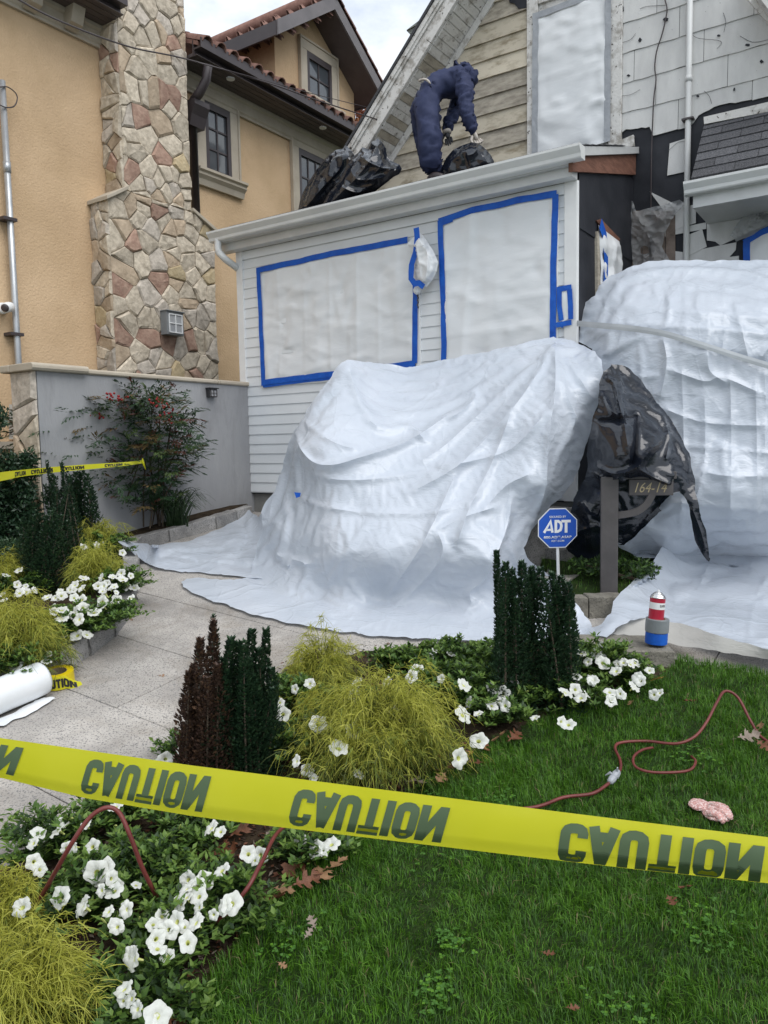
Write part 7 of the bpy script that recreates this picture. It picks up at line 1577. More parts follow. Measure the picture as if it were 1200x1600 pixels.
def thread_bush(label, px, py, top_py, left_px, right_px, seed, n=330, gold=(.55, .32, .13), name='gold_thread_cypress'):
    r_ = np.random.default_rng(seed); b = gpt(px, py, 0); k_ = b[1] / F; t = thing(name, label, 'shrub', b)
    rx_ = (right_px - left_px) / 2 * k_; cx = ((left_px + right_px) / 2 - px) * k_; H = atY(px, top_py, b[1])[2] - b[2]; H = max(H, .12)
    # main arching branches
    az = r_.uniform(0, 6.283, n); reach = r_.uniform(.25, 1, n) ** .7; hh = r_.uniform(.22, 1.05, n) * (1 + .25 * np.sin(az * 5 + seed)); K = 9; s = np.linspace(0, 1, K)
    R_ = np.stack([np.cos(az) * rx_ * reach, np.sin(az) * rx_ * .8 * reach], 1)
    zprof = np.sin(np.minimum(1, s * 1.25) * math.pi * .62)[None] * hh[:, None] * H * (1.05 - .45 * reach[:, None]); zprof -= (np.clip(s - .62, 0, 1) ** 2)[None] * H * 1.1 * reach[:, None]
    P_ = np.zeros((n, K, 3)); P_[:, :, 0] = b[0] + cx * s[None] + R_[:, :1] * s[None]; P_[:, :, 1] = b[1] + R_[:, 1:] * s[None]; P_[:, :, 2] = b[2] + np.maximum(zprof, .01)
    P_ += np.cumsum(r_.normal(size=P_.shape) * np.array([.013, .013, .010]), 1)
    V1, F1 = ribbons(P_, .0035)
    # side threads
    m = 34; i_ = r_.integers(0, n, n * m); j_ = r_.uniform(.25, 1.0, n * m) * (K - 1); j0 = np.minimum(j_.astype(int), K - 2); f = (j_ - j0)[:, None]
    st = P_[i_, j0] * (1 - f) + P_[i_, j0 + 1] * f; out_ = unit(np.stack([st[:, 0] - b[0] - cx * .5, st[:, 1] - b[1], np.zeros(len(st))], 1)); tang = unit(P_[i_, j0 + 1] - P_[i_, j0])
    d0 = unit(tang * .7 + out_ * .2 + r_.normal(size=st.shape) * .8 + np.array([0, 0, .22])); L_ = r_.uniform(.025, .085, len(st)); K2 = 5; s2 = np.linspace(0, 1, K2)[None, :, None]
    Q = st[:, None, :] + d0[:, None, :] * L_[:, None, None] * s2 + np.array([0, 0, -1.0]) * (s2 ** 2) * L_[:, None, None] * .55 + r_.normal(size=(len(st), K2, 3)) * .0016
    V2, F2 = ribbons(Q, r_.uniform(.0022, .0036, len(st)))
    V = np.vstack([V1, V2]); F_ = np.vstack([F1, F2 + len(V1)]); V[:, 2] = np.maximum(V[:, 2], b[2] - .05)
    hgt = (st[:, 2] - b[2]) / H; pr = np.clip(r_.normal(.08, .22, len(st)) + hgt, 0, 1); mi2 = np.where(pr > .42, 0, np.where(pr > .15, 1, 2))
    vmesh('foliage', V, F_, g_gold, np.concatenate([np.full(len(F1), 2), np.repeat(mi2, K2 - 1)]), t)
    sm = MB()
    for i in range(9): sm.tube([b - ZZ * .02, P_[i, 2], P_[i, 4]], [.008, .005, .002], 5)
    sm.build('stem', m_stem, t); return t
thread_bush('big golden thread cypress between the two dark hollies', 590, 1205, 1038, 432, 748, 31, 440)
thread_bush('tall wispy golden cypress sprig behind the big golden cypress', 505, 1080, 985, 445, 565, 32, 190)
thread_bush('golden thread cypress at the bottom left corner of the photo', 45, 1640, 1450, -120, 170, 33, 380)
thread_bush('low golden cypress at the left edge above the corner one', 10, 1470, 1368, -70, 72, 34, 200)
thread_bush('golden thread cypress at the left edge below the dark holly', 38, 1040, 925, -40, 108, 35, 320)
thread_bush('golden thread cypress behind the white flowers near the kerb', 150, 925, 845, 104, 202, 36, 260)
thread_bush('small golden cypress at the back of the left bed', 155, 868, 812, 125, 200, 37, 170)
thread_bush('golden cypress between the dark holly and the left edge', 8, 930, 862, -40, 40, 38, 170)

# petunias
def flower_mesh(name, seed, face=1.0):
    r_ = random.Random(seed); n = 30; rings = [(.0032, -.040), (.0045, -.026), (.009, -.012), (.018, -.004), (.029, .0), (.037, -.001)]; vs = []; ph = r_.uniform(0, 6)
    for i, (r0, z0) in enumerate(rings):
        for j in range(n):
            a = 2 * math.pi * j / n; lobe = math.cos(5 * a + ph); k_ = i / 5; rr2 = r0 * (1 + (.10 * lobe if i >= 4 else .02 * lobe) * (1 if i == 5 else .6)); droop = -.012 * max(0, math.cos(a - ph * 2)) * max(0, k_ - .5) * 2
            z = z0 + (.0030 * math.sin(a * 7 + ph) + .0022 * math.sin(a * 13 + ph * 3)) * (k_ ** 3) - .005 * (1 - abs(lobe)) * (k_ ** 2) + droop; vs.append((rr2 * math.cos(a), rr2 * math.sin(a), z))
    f = [(i * n + j, i * n + (j + 1) % n, (i + 1) * n + (j + 1) % n, (i + 1) * n + j) for i in range(5) for j in range(n)]; mi = [1 if q < 2 * n else 0 for q in range(5 * n)]
    return npmesh(name, vs, f, [m_petal, m_throat], mi, True)
FM = [flower_mesh('flower', i) for i in range(6)]
bm_ = MB(); bm_.lathe([(.0015, -.035), (.003, -.02), (.0045, -.004), (.003, .006), (.0005, .012)], (0, 0, 0), (0, 0, 1), 8); BUD = npmesh('bud', bm_.v, bm_.f, [leafmat('bud_green', (.35, .42, .10), (.5, .55, .2), .5, .2)], None, True)
FLW = []
def addc(l, ox, oy, h=.14): FLW.extend([(ox + a / 3, oy + b_ / 3, (rest[0] if rest else 1.0), h) for a, b_, *rest in l])
addc([(265, 285, 1.1), (180, 300), (160, 440), (430, 370), (455, 490, 1.45), (278, 605, 1.2), (380, 640, 1.1), (95, 650, 1.2), (530, 570), (470, 575, .8), (525, 520, .8), (500, 460), (340, 235, 0), (400, 260, .8), (545, 270, 0), (845, 270, 0), (985, 275, 1.2), (1035, 475, 1.1), (1165, 400, .9), (955, 530, 1.1), (915, 560, 1.1), (875, 555, 1), (840, 640, .9), (930, 600, .9), (1090, 630, 1.3), (925, 655, .8), (910, 720), (765, 690, .9), (820, 720, 1.1), (790, 760, 1.1), (735, 800, 1.1), (880, 815, 1.1), (545, 745, .8), (505, 670, .7), (590, 665, .9), (720, 730, .7), (615, 890, 1.2), (575, 1030), (605, 1080, .9), (635, 1130, .7), (740, 1160, 1.1), (540, 175), (870, 600, .9), (655, 700, 0), (480, 710, 0), (640, 545, .6), (740, 840, .9), (1000, 690, .6), (345, 370, .7), (150, 350, .8)], 0, 1200, .175)
addc([(275, 375, 1.3), (205, 345, .9), (350, 350), (20, 410), (270, 40, .6), (485, 25, .8), (20, 340, 0)], 400, 1200, .10)
addc([(470, 800), (455, 860, 1.1), (645, 945, 1.1), (460, 1020, 1.1), (295, 990, 1.1), (390, 1100, 1.1), (125, 945, 1.1), (185, 1165, .8), (115, 890, .7), (180, 830, .7), (250, 800, .8), (610, 795, .8), (755, 730), (730, 770, 1), (625, 670, 0), (840, 645, .6), (915, 660, .8), (1105, 635, .7), (1105, 672, 1.1), (1155, 735, 1), (1190, 775, .8), (980, 805, 1.1), (975, 945, 1.2), (1155, 850, 1.1), (1165, 905, 1.1), (1110, 905, .9), (995, 890, .8), (1105, 820, .8), (1045, 1070, 1.2), (960, 1155, 1.2), (1040, 940, .7), (865, 780, .7), (925, 790, 0)], 400, 800, .14)
addc([(10, 780), (325, 655), (400, 665, .9), (430, 705, 1.1), (485, 740, 1.1), (520, 700, 1), (560, 710, .9), (645, 740, .8), (380, 780), (585, 775), (305, 770, .8), (460, 840), (465, 885, .9), (255, 840, 1.1), (320, 865), (300, 830, .9), (690, 845, .6), (105, 960, .8), (235, 980, .8), (415, 625, .9), (600, 790, .8), (355, 700, .7), (505, 850, .8), (410, 640, .7), (35, 835, 0), (75, 840, 0), (375, 595, 0), (575, 665, 0), (395, 610, 0)], 800, 800, .17)
addc([(395, 160), (455, 155), (575, 190, .9), (395, 305, 1.1), (470, 305), (530, 300), (565, 285), (575, 310), (480, 345, 1.2), (485, 375, 1.4), (460, 345), (535, 345), (590, 350, 1.1), (630, 350), (345, 340), (380, 355), (480, 420, 1.1), (545, 410, 1.2), (612, 400), (350, 400), (380, 410), (390, 445, 1.1), (440, 465, 1.2), (475, 455), (345, 470, 1.2), (365, 500, 1.3), (290, 455, 1.1), (250, 465), (288, 495, 1.1), (485, 490, 1.1), (548, 470, .9), (360, 575, 1.3), (410, 570, 1.1), (220, 395), (255, 400), (290, 390), (90, 375, 1.1), (85, 340, .9), (85, 270), (45, 545, 1.1), (72, 715, 1.3), (225, 665, .7), (30, 295, .9), (165, 365, .8), (300, 580, .7), (280, 370, .8), (520, 425, .9), (15, 410, .8)], 0, 800, .19)
FLW += [(289, 1170, 1.2, .10), (305, 1163, 1, .1), (260, 1185, 1, .1), (318, 1190, 1, .08), (240, 1190, .8, .08), (300, 1185, .9, .08)]
# (label, px, py of the foot, radius m, height m)
PETS = [('white petunia patch nearest the kerb corner in the left bed', 165, 985, .26, .20), ('white petunias at the lower middle of the left bed', 110, 1000, .26, .18), ('white petunias beside the path edge of the left bed', 190, 930, .22, .20), ('sparse white petunias at the far left of the left bed', 25, 935, .25, .18), ('white petunias at the back of the left bed near the tarpaulin', 165, 872, .25, .2), ('few white petunias at the left edge above the plastic roll', 25, 1055, .22, .16),
        ('white petunias under the hose arch near the path', 75, 1345, .20, .17), ('big flowered petunias below the hose arch at left', 140, 1440, .20, .18), ('petunias in the middle of the near bed', 215, 1400, .22, .18), ('dense white petunias where the hose dips down', 265, 1490, .20, .17), ('petunias at the right side of the near bed, beside oak leaves', 345, 1440, .22, .17), ('petunias just under the caution tape in the near bed', 290, 1330, .22, .18), ('low petunias at the bottom edge of the photo', 215, 1600, .20, .16), ('petunias behind the tape lettering at the near bed', 180, 1300, .18, .17), ('lone white petunias at the lawn edge beside brown oak leaves', 480, 1350, .16, .12),
        ('petunias between the browned holly and the path', 285, 1195, .14, .13), ('petunias at the foot of the big golden cypress', 480, 1180, .24, .18), ('petunias tangled in the big golden cypress', 560, 1150, .26, .22), ('petunias left of the golden cypress by the holly', 455, 1120, .2, .18), ('petunias between the golden cypress and the dense holly', 700, 1110, .26, .24), ('tall petunias just left of the dense holly', 780, 1090, .22, .24), ('petunias in front of the dense holly', 790, 1130, .22, .18), ('light green petunias below the spray can', 930, 1060, .24, .22), ('petunias at the right end of the bed by the stone block', 975, 1075, .2, .18), ('low petunias right of the dense holly foot', 900, 1105, .2, .16),
        ('leafy petunias at the path edge behind the golden cypress', 650, 1050, .2, .13), ('small leafy petunia close behind the golden cypress top', 612, 1048, .17, .11), ('leafy petunias at the path edge left of the dense holly', 715, 1050, .24, .17), ('leafy petunias at the path edge just behind the dense holly', 775, 1045, .2, .16)]
pet_things = []
for i, (lab, x, y, rr2, hh) in enumerate(PETS):
    b = gpt(x, y, 0); t = thing('petunia_plant', lab, 'flower plant', b); r_ = np.random.default_rng(100 + i); n = int(2300 * (rr2 / .22) ** 2)
    # stems radiating out, leaves along them
    ns = int(70 * (rr2 / .22)); az = r_.uniform(0, 6.283, ns); re = rr2 * r_.uniform(.3, 1.1, ns); hz = hh * r_.uniform(.45, 1.05, ns) * (1.15 - .5 * re / rr2 / 1.1)
    tip = np.stack([b[0] + np.cos(az) * re, b[1] + np.sin(az) * re * .9, b[2] + hz], 1); K = 6; s = np.linspace(0, 1, K)[None, :, None]
    P_ = b + (tip - b)[:, None, :] * s * np.array([1, 1, 0]) + np.array([0, 0, 1.0]) * (hz[:, None, None] * np.sin(s * math.pi * .5)); V1, F1 = ribbons(P_, .003)
    ii = r_.integers(0, ns, n); u_ = r_.uniform(.35, 1.03, n); base_ = b + (tip[ii] - b) * u_[:, None] * np.array([1, 1, 0]) + np.array([0, 0, 1.0]) * (hz[ii] * np.sin(np.minimum(u_, 1) * math.pi * .5))[:, None] + r_.normal(size=(n, 3)) * .006
    phi = r_.uniform(0, 6.283, n); D_ = np.stack([np.cos(phi), np.sin(phi), r_.uniform(.0, 1.0, n)], 1) + unit(tip[ii] - b) * .5
    V2, F2 = leaves(base_, D_, np.array([0, 0, 1.0]) + r_.normal(size=(n, 3)) * .3, r_.uniform(.018, .040, n), r_.uniform(.010, .019, n), .2, .15)
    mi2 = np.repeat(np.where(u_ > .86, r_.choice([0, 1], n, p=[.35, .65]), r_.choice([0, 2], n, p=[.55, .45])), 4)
    V1q = np.vstack([F1[:, [0, 1, 2]], F1[:, [0, 2, 3]]])
    V = np.vstack([V1, V2]); V[:, 2] = np.maximum(V[:, 2], b[2] - .03)
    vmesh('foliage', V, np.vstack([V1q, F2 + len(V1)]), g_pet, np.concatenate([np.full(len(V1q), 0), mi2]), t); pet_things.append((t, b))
for (x, y, s0_, h) in list(FLW)[::2]:
    if s0_ and not (440 < x < 730 and 1030 < y < 1190): FLW.append((x + R.uniform(-16, 16), y + R.uniform(-12, 12), R.uniform(.6, .95), h * R.uniform(.85, 1.0)))
for (x, y, sc_f, h) in FLW:
    q = gpt(x, y, .235 if (440 < x < 730 and 1030 < y < 1190) else h); best = min(pet_things, key=lambda tb: np.linalg.norm(tb[1][:2] - q[:2])); t, b = best
    o = bpy.data.objects.new('flower' if sc_f else 'flower_bud', R.choice(FM) if sc_f else BUD); COL.objects.link(o); o.parent = t
    look = Vector((R.uniform(-.7, .7), R.uniform(-1.0, -.1), R.uniform(.25, 1.1))).normalized(); o.rotation_mode = 'QUATERNION'; o.rotation_quaternion = look.to_track_quat('Z', 'Y') @ Matrix.Rotation(R.uniform(0, 6.28), 3, 'Z').to_quaternion()
    s_ = (sc_f if sc_f else 1.0) * (.76 if y > 1240 else .88) * R.uniform(.9, 1.08); o.scale = (s_, s_ * R.uniform(.75, 1.0), s_); lq = q - b; o.location = Vector([float(c) for c in lq])

# nandina with berries
nb = gpt(225, 822, 0); NB = thing('heavenly_bamboo', 'tall feathery bush with red berry clusters in front of the grey wall', 'bush', nb); r_ = np.random.default_rng(77)
CL = [(88, 668, 50, 34), (110, 690, 50, 38), (75, 655, 34, 26), (140, 665, 55, 38), (100, 700, 40, 30), (215, 620, 55, 22), (270, 640, 45, 30), (300, 680, 30, 32), (230, 665, 60, 40), (180, 665, 45, 35), (140, 650, 35, 18), (255, 710, 60, 40), (200, 720, 45, 40), (290, 715, 35, 22), (100, 660, 40, 18), (75, 668, 18, 12), (120, 680, 40, 16), (160, 640, 20, 12), (270, 760, 30, 30), (230, 770, 50, 30), (165, 700, 30, 26)]
tot = sum(c[2] * c[3] for c in CL); sp_c = []
for (cx, cy, rx_, ry_) in [(c_[0] - 14, *c_[1:]) for c_ in CL]:
    for _ in range(int(1300 * rx_ * ry_ / tot) + 4):
        a, q = r_.uniform(0, 6.283), math.sqrt(r_.uniform(0, 1)); sp_c.append((cx + math.cos(a) * q * rx_, cy + math.sin(a) * q * ry_))
sp_c = np.array([atY(x, y, nb[1] - .1 + r_.normal() * .22) for x, y in sp_c]); m_ = len(sp_c)
dirs = unit(np.stack([sp_c[:, 0] - nb[0] + r_.normal(size=m_) * .3, sp_c[:, 1] - nb[1] + r_.normal(size=m_) * .4 - .1, r_.uniform(-.1, .6, m_)], 1)); nl = 17
sidv = unit(np.cross(dirs, np.array([0, 0, 1.0]))); Cs, Ds, Ls = [], [], []
for k_ in range(nl):
    f = (k_ // 2) / (nl // 2); sg_ = 1 if k_ % 2 else -1
    pos_ = sp_c + dirs * (.16 * f) + np.array([0, 0, -.05]) * f ** 2 + sidv * sg_ * (.045 * (1 - f) * (k_ % 4 > 1)); Cs.append(pos_); Ds.append(dirs * (.6 + f) + sidv * sg_ * .8 * (1 - f * .7) + np.array([0, 0, -.25])); Ls.append(np.full(m_, .056))
C_ = np.vstack(Cs); D_ = np.vstack(Ds); V2, F2 = leaves(C_, D_ + r_.normal(size=C_.shape) * .15, np.array([0, 0, 1.0]) + r_.normal(size=C_.shape) * .3, np.concatenate(Ls) * r_.uniform(.7, 1.2, len(C_)), .0155, .15, .2)
kind = r_.choice(4, m_, p=[.66, .17, .08, .09]); vmesh('foliage', V2, F2, g_nan, np.repeat(np.tile(kind, nl), 4), NB)
sm = MB()
for (tx, ty) in ((120, 660), (95, 665), (175, 660), (200, 640), (215, 640), (235, 650), (250, 640), (268, 660), (285, 690), (230, 700), (190, 690), (255, 720), (280, 740)):
    tp_ = atY(tx, ty, nb[1] - .05 + r_.normal() * .12); ft = nb + np.array([(tx - 215) * .0022 + r_.normal() * .08, r_.normal() * .08, 0]); md = ft + (tp_ - ft) * .55 + np.array([(ft[0] - tp_[0]) * .2, 0, 0]); sm.tube(spline([ft, md, tp_], 4), .0075, 6)
for (a, b_) in (((160, 770), (120, 690)), ((120, 690), (95, 668)), ((150, 740), (142, 680)), ((205, 740), (247, 665)), ((195, 790), (218, 720))): sm.tube([atY(*a, nb[1] - .2), atY(*b_, nb[1] - .25)], [.009, .005], 6)
sm.build('stem', m_stem, NB)
for (bx, by, nbn, rr2) in ((70, 640, 22, 9), (82, 632, 20, 8), (60, 645, 12, 6), (142, 647, 9, 4), (157, 650, 8, 4), (185, 620, 12, 9), (170, 616, 8, 6), (247, 628, 18, 14), (262, 645, 12, 12)):
    mb = MB()
    for _ in range(nbn):
        q = atY(bx + r_.normal() * rr2 * .6, by + r_.normal() * rr2 * .5, nb[1] - .42 + r_.normal() * .03); mb.lathe([(.001, -.011), (.0105, -.005), (.0105, .005), (.001, .011)], q, (0, 0, 1), 6)
    mb.build('berry_cluster', m_berry, NB, True)['kind'] = 'stuff'
# strappy clump by the wall
lb = gpt(275, 823, 0); LT = thing('lily_turf', 'dark strap leaved clump at the foot of the grey wall', 'grass clump', lb); n = 170; az = r_.uniform(0, 6.283, n); L_ = r_.uniform(.22, .42, n); s = np.linspace(0, 1, 8)[None, :]; K = 8
P_ = np.zeros((n, K, 3)); P_[:, :, 0] = lb[0] + np.cos(az)[:, None] * L_[:, None] * s ** 1.2 * .9 + r_.normal(size=(n, 1)) * .05; P_[:, :, 1] = lb[1] + np.sin(az)[:, None] * L_[:, None] * s ** 1.2 * .9; P_[:, :, 2] = lb[2] + L_[:, None] * (np.sin(s * math.pi * .72) * .85)
V, F_ = ribbons(P_, .011, np.array([0, 0, 1.0]).reshape(1, 1, 3) + r_.normal(size=(n, 1, 3)) * .25); vmesh('foliage', V, F_, [leafmat('strap_leaf', (.015, .035, .014), (.035, .065, .025), .4, .15)], None, LT)
# dark evergreens at the left edge
def leafy_mass(name, label, px, py, blobs, mats, w_, seed, n, leaf, Y_=None, cat='shrub'):
    r_ = np.random.default_rng(seed); b = gpt(px, py, 0); t = thing(name, label, cat, b); Cs = []
    tot = sum(q[2] * q[3] for q in blobs)
    for (cx, cy, rx_, ry_) in blobs:
        k_ = int(n * rx_ * ry_ / tot); cc = atY(cx, cy, (Y_ or b[1])); k2 = (Y_ or b[1]) / F
        d = unit(r_.normal(size=(k_, 3))) * (r_.uniform(.35, 1.05, (k_, 1))) ** .6; d *= (1 + .25 * np.array([nz(*(v * 2.3), 1) for v in d])[:, None]); Cs.append(cc + d * np.array([rx_ * k2, rx_ * k2, ry_ * k2]))
    C_ = np.vstack(Cs); C_ = C_[C_[:, 2] > b[2] - .02]; k_ = len(C_); D_ = r_.normal(size=(k_, 3)) + np.array([0, 0, .3]); V, F_ = leaves(C_, D_, r_.normal(size=(k_, 3)) + np.array([0, -.3, .8]), leaf * r_.uniform(.6, 1.2, k_), leaf * .4); vmesh('foliage', V, F_, mats, np.repeat(r_.choice(len(mats), k_, p=w_), 4), t)
    sm = MB()
    for (cx, cy, rx_, ry_) in blobs[:4]: sm.tube([b + r_.normal(size=3) * .03 * np.array([1, 1, 0]), atY(cx, cy, Y_ or b[1])], [.012, .004], 5)
    sm.build('stem', m_stem, t); return t
leafy_mass('evergreen_shrub', 'dark evergreen shrub at the left edge below the grey box', 15, 880, [(15, 750, 38, 45), (38, 800, 22, 50), (-20, 790, 40, 70), (20, 830, 35, 40), (45, 720, 12, 14)], g_dark, (.7, .3), 81, 9000, .05)
leafy_mass('evergreen_branch', 'dark leafy branch poking in at the left edge over the yellow wall', -20, 900, [(-12, 655, 22, 32), (-40, 700, 30, 60), (-35, 780, 30, 60)], g_dark, (.6, .4), 82, 3000, .05)
leafy_mass('low_green_shrub', 'low mid green shrub at the left edge behind the dark holly', 10, 900, [(15, 865, 30, 22), (-15, 870, 30, 26)], [g_pet[2], g_dark[1]], (.5, .5), 83, 3500, .035)
# weeds under the number post
leafy_mass('ground_ivy', 'dim leafy weeds on the shaded ground behind the number post', 985, 905, [(930, 885, 34, 12), (985, 888, 40, 16), (1010, 893, 20, 12), (905, 880, 15, 8)], [g_pet[2], g_pet[0]], (.7, .3), 84, 900, .045, cat='weeds')
# autumn tree far behind
tb = np.array([-.85, 26.0, 0.9]); TR = thing('autumn_tree', 'russet leaved tree glimpsed in the gap between the two houses', 'tree', tb)
mb = MB(); topc = atY(562, 190, 26); mb.tube([tb, tb + (topc - tb) * .5 + np.array([.2, 0, 0]), topc], [.3, .2, .06], 8)
for k_ in range(8): mb.tube([tb + (topc - tb) * .6, topc + np.array([r_.normal() * 1.2, r_.normal(), r_.normal() * 1.0])], [.1, .02], 5)
mb.build('trunk', m_stem, TR); k_ = 5200; d = unit(r_.normal(size=(k_, 3))) * r_.uniform(.2, 1, (k_, 1)) ** .5; d *= (1 + .35 * np.array([nz(*(v * 3), 2) for v in d])[:, None]); C_ = topc + np.array([0, 0, -.9]) + d * np.array([1.3, 1.3, 1.75]); V, F_ = leaves(C_, r_.normal(size=(k_, 3)), r_.normal(size=(k_, 3)), .13, .09)
vmesh('crown', V, F_, [leafmat('russet_leaf', (.16, .045, .025), (.25, .09, .05), .6, .3), leafmat('orange_leaf', (.30, .12, .05), (.38, .17, .08), .6, .3)], np.repeat(r_.choice(2, k_), 4), TR)

# ------------------------------------------------------------------ fallen oak leaves
def oak_mesh(name, seed, m):
    r_ = random.Random(seed); half = [(0, 0), (.06, .01), (.10, .03), (.16, .02), (.22, .14), (.30, .19), (.27, .07), (.36, .05), (.42, .20), (.52, .30), (.50, .22), (.58, .26), (.54, .10), (.64, .07), (.72, .20), (.82, .24), (.80, .14), (.88, .10), (.90, .04), (1.0, 0)]
    up_ = [(x, y * r_.uniform(.85, 1.15)) for x, y in half]; dn = [(x, -y * r_.uniform(.85, 1.15)) for x, y in half[1:-1]][::-1]; pl = up_ + dn
    # midrib grid: fan triangles between outline and midrib
    vs = [Vector((x, y)) for x, y in pl]; n = len(vs); mid = [Vector((x, 0.0)) for x in np.linspace(.08, .92, 10)]
    res = delaunay_2d_cdt(vs + mid, [(i, (i + 1) % n) for i in range(n)], [], 1, 1e-5); c1_, c2_ = r_.uniform(.2, .9), r_.uniform(-.5, .8); V = []
    for v in res[0]: V.append((v.x - .5, v.y, c1_ * v.y ** 2 * 1.6 + c2_ * (v.x - .5) ** 2 * .5 + .03 * math.sin(v.x * 14 + v.y * 9) - .02 * (abs(v.y) < .01)))
    f = [tuple(q) for q in res[2]]; k_ = len(V); V += [(-.5, .008, 0), (-.5, -.008, 0), (-.72, 0, .05)]; f.append((k_, k_ + 1, k_ + 2)); return npmesh(name, V, f, m, None, True)
lm = [mat('oak_leaf_rust', (.11, .036, .016), (.19, .075, .035), .6, 30, .2, 40, trans=.12), mat('oak_leaf_tan', (.24, .125, .06), (.34, .20, .11), .6, 30, .2, 40, trans=.12), mat('oak_leaf_grey', (.18, .14, .11), (.26, .21, .17), .7, 30, .2, 40), mat('oak_leaf_yellow', (.42, .24, .05), (.5, .3, .08), .6, 30, .2, 40, trans=.2)]
OM = [[oak_mesh('oak_leaf', i * 7 + j, lm[i]) for j in range(3)] for i in range(4)]
LV = [(443, 1390, 1, .13, 'pale brown oak leaf on soil beside the lone petunias'), (465, 1350, 0, .16, 'large rust brown oak leaf standing behind a white bloom'), (505, 1365, 1, .14, 'curled tan oak leaf at the lawn edge near the tape'), (480, 1375, 0, .12, 'rust oak leaf under a fallen white petal'), (425, 1405, 0, .13, 'dark oak leaf half buried left of the pale brown one'), (525, 1350, 1, .12, 'thin tan oak leaf touching the grass'),
      (380, 1290, 0, .16, 'big rust oak leaf just under the caution tape'), (352, 1330, 0, .14, 'rust oak leaf among petunia stems'), (105, 1440, 0, .13, 'brown oak leaf under the left hose arch'), (285, 1550, 0, .14, 'brown oak leaf near the bottom, at the bed edge'), (265, 1590, 0, .12, 'brown oak leaf cut by the bottom of the photo'), (488, 1440, 2, .09, 'grey faded leaf curled up in the near grass'), (482, 1458, 2, .07, 'small grey leaf lying below the curled grey one'),
      (645, 1220, 2, .13, 'pale grey brown leaf right above the tape'), (700, 1200, 0, .14, 'rust oak leaf at the foot of the golden cypress'), (735, 1190, 0, .13, 'rust oak leaf between cypress and lawn'), (755, 1165, 0, .13, 'rust oak leaf at the lawn corner of the bed'), (780, 1150, 1, .12, 'tan oak leaf below the dense holly petunias'), (690, 1215, 1, .1, 'small tan leaf on the grass edge under the cypress'), (472, 1165, 0, .12, 'brown oak leaf under the petunias right of the holly'), (730, 1180, 3, .09, 'yellowish leaf at the cypress foot'),
      (805, 1150, 0, .14, 'brown oak leaf lying on the lawn rim'), (870, 1085, 0, .1, 'brown leaf stuck below the dense holly'), (965, 1092, 0, .1, 'brown leaf under the right end petunias'), (1028, 1060, 3, .1, 'yellow orange leaf against the stone block'), (985, 1098, 1, .08, 'small tan leaf at the tip of the bed'), (1078, 1095, 0, .08, 'small brown leaf in the grass below the block'), (1185, 1140, 1, .14, 'dry tan leaf bunch in grass under the hose at right'), (1170, 1150, 2, .12, 'greyish dry leaf tucked under the hose at right'), (1195, 1165, 0, .1, 'brown leaf at the right edge beside the hose'),
      (1050, 1408, 0, .11, 'dark rust leaf standing in the near grass'), (1072, 1385, 0, .10, 'rust leaf upright just below the tape at right'), (857, 1490, 0, .07, 'small brown leaf sunk in the near lawn'), (895, 1575, 0, .07, 'small brown leaf low in the photo at the lawn centre'), (442, 1508, 1, .06, 'small tan leaf in near grass at the bed side'), (255, 1056, 1, .07, 'small tan oak leaf alone on the path slabs'), (640, 1016, 0, .07, 'small reddish leaf on the path behind the cypress'), (605, 1006, 0, .05, 'tiny dark leaf on the path near the drape'), (205, 969, 1, .06, 'small tan leaf at the kerb on the path'), (690, 1183, 0, .12, 'rust leaf hidden behind white blooms by the cypress')]
for (x, y, mi_, sz, lab) in LV:
    lift_ = .04 if inpoly([gpt(x, y)[0]], [gpt(x, y)[1]], BEDS[0])[0] else (.045 if y > 1050 and not inpoly([gpt(x, y)[0]], [gpt(x, y)[1]], PATH)[0] else .012)
    q = gpt(x, y, lift_); o = bpy.data.objects.new('oak_leaf', R.choice(OM[mi_])); COL.objects.link(o); o.location = Vector([float(c) for c in q]); sz *= .62 if (y > 1380 and x > 430 and x != 480) else .92; o.scale = (sz, sz, sz)
    o.rotation_euler = (R.uniform(-.5, .75), R.uniform(-.35, .35), R.uniform(0, 6.28)); tag(o, lab, 'leaf'); o['group'] = 'fallen oak leaves'
# litter of small leaf scraps and twigs on the soil
n = 5200; xs_ = []; pb_ = []
while len(xs_) < n:
    px_, py_ = R.uniform(0, 1080), R.uniform(1020, 1640); q = on_ground(px_, py_)
    if inpoly([q[0]], [q[1]], BEDS[0])[0]: xs_.append((q[0], q[1], plane_z(q[0], q[1]) + .05))
C_ = np.array(xs_); D_ = NR.normal(size=(n, 3)) * np.array([1, 1, .25]); V, F_ = leaves(C_, D_, np.array([0, 0, 1.0]) + NR.normal(size=(n, 3)) * .5, NR.uniform(.012, .04, n), NR.uniform(.004, .018, n)); o = vmesh('leaf_litter', V, F_, [lm[0], lm[2], mat('twig', (.035, .022, .015), (.07, .045, .03), .9, 20)], np.repeat(NR.choice(3, n, p=[.3, .1, .6]), 4)); tag(o, 'dark brown scraps of leaf and twig over the bed soil', 'leaf litter', kind='stuff')

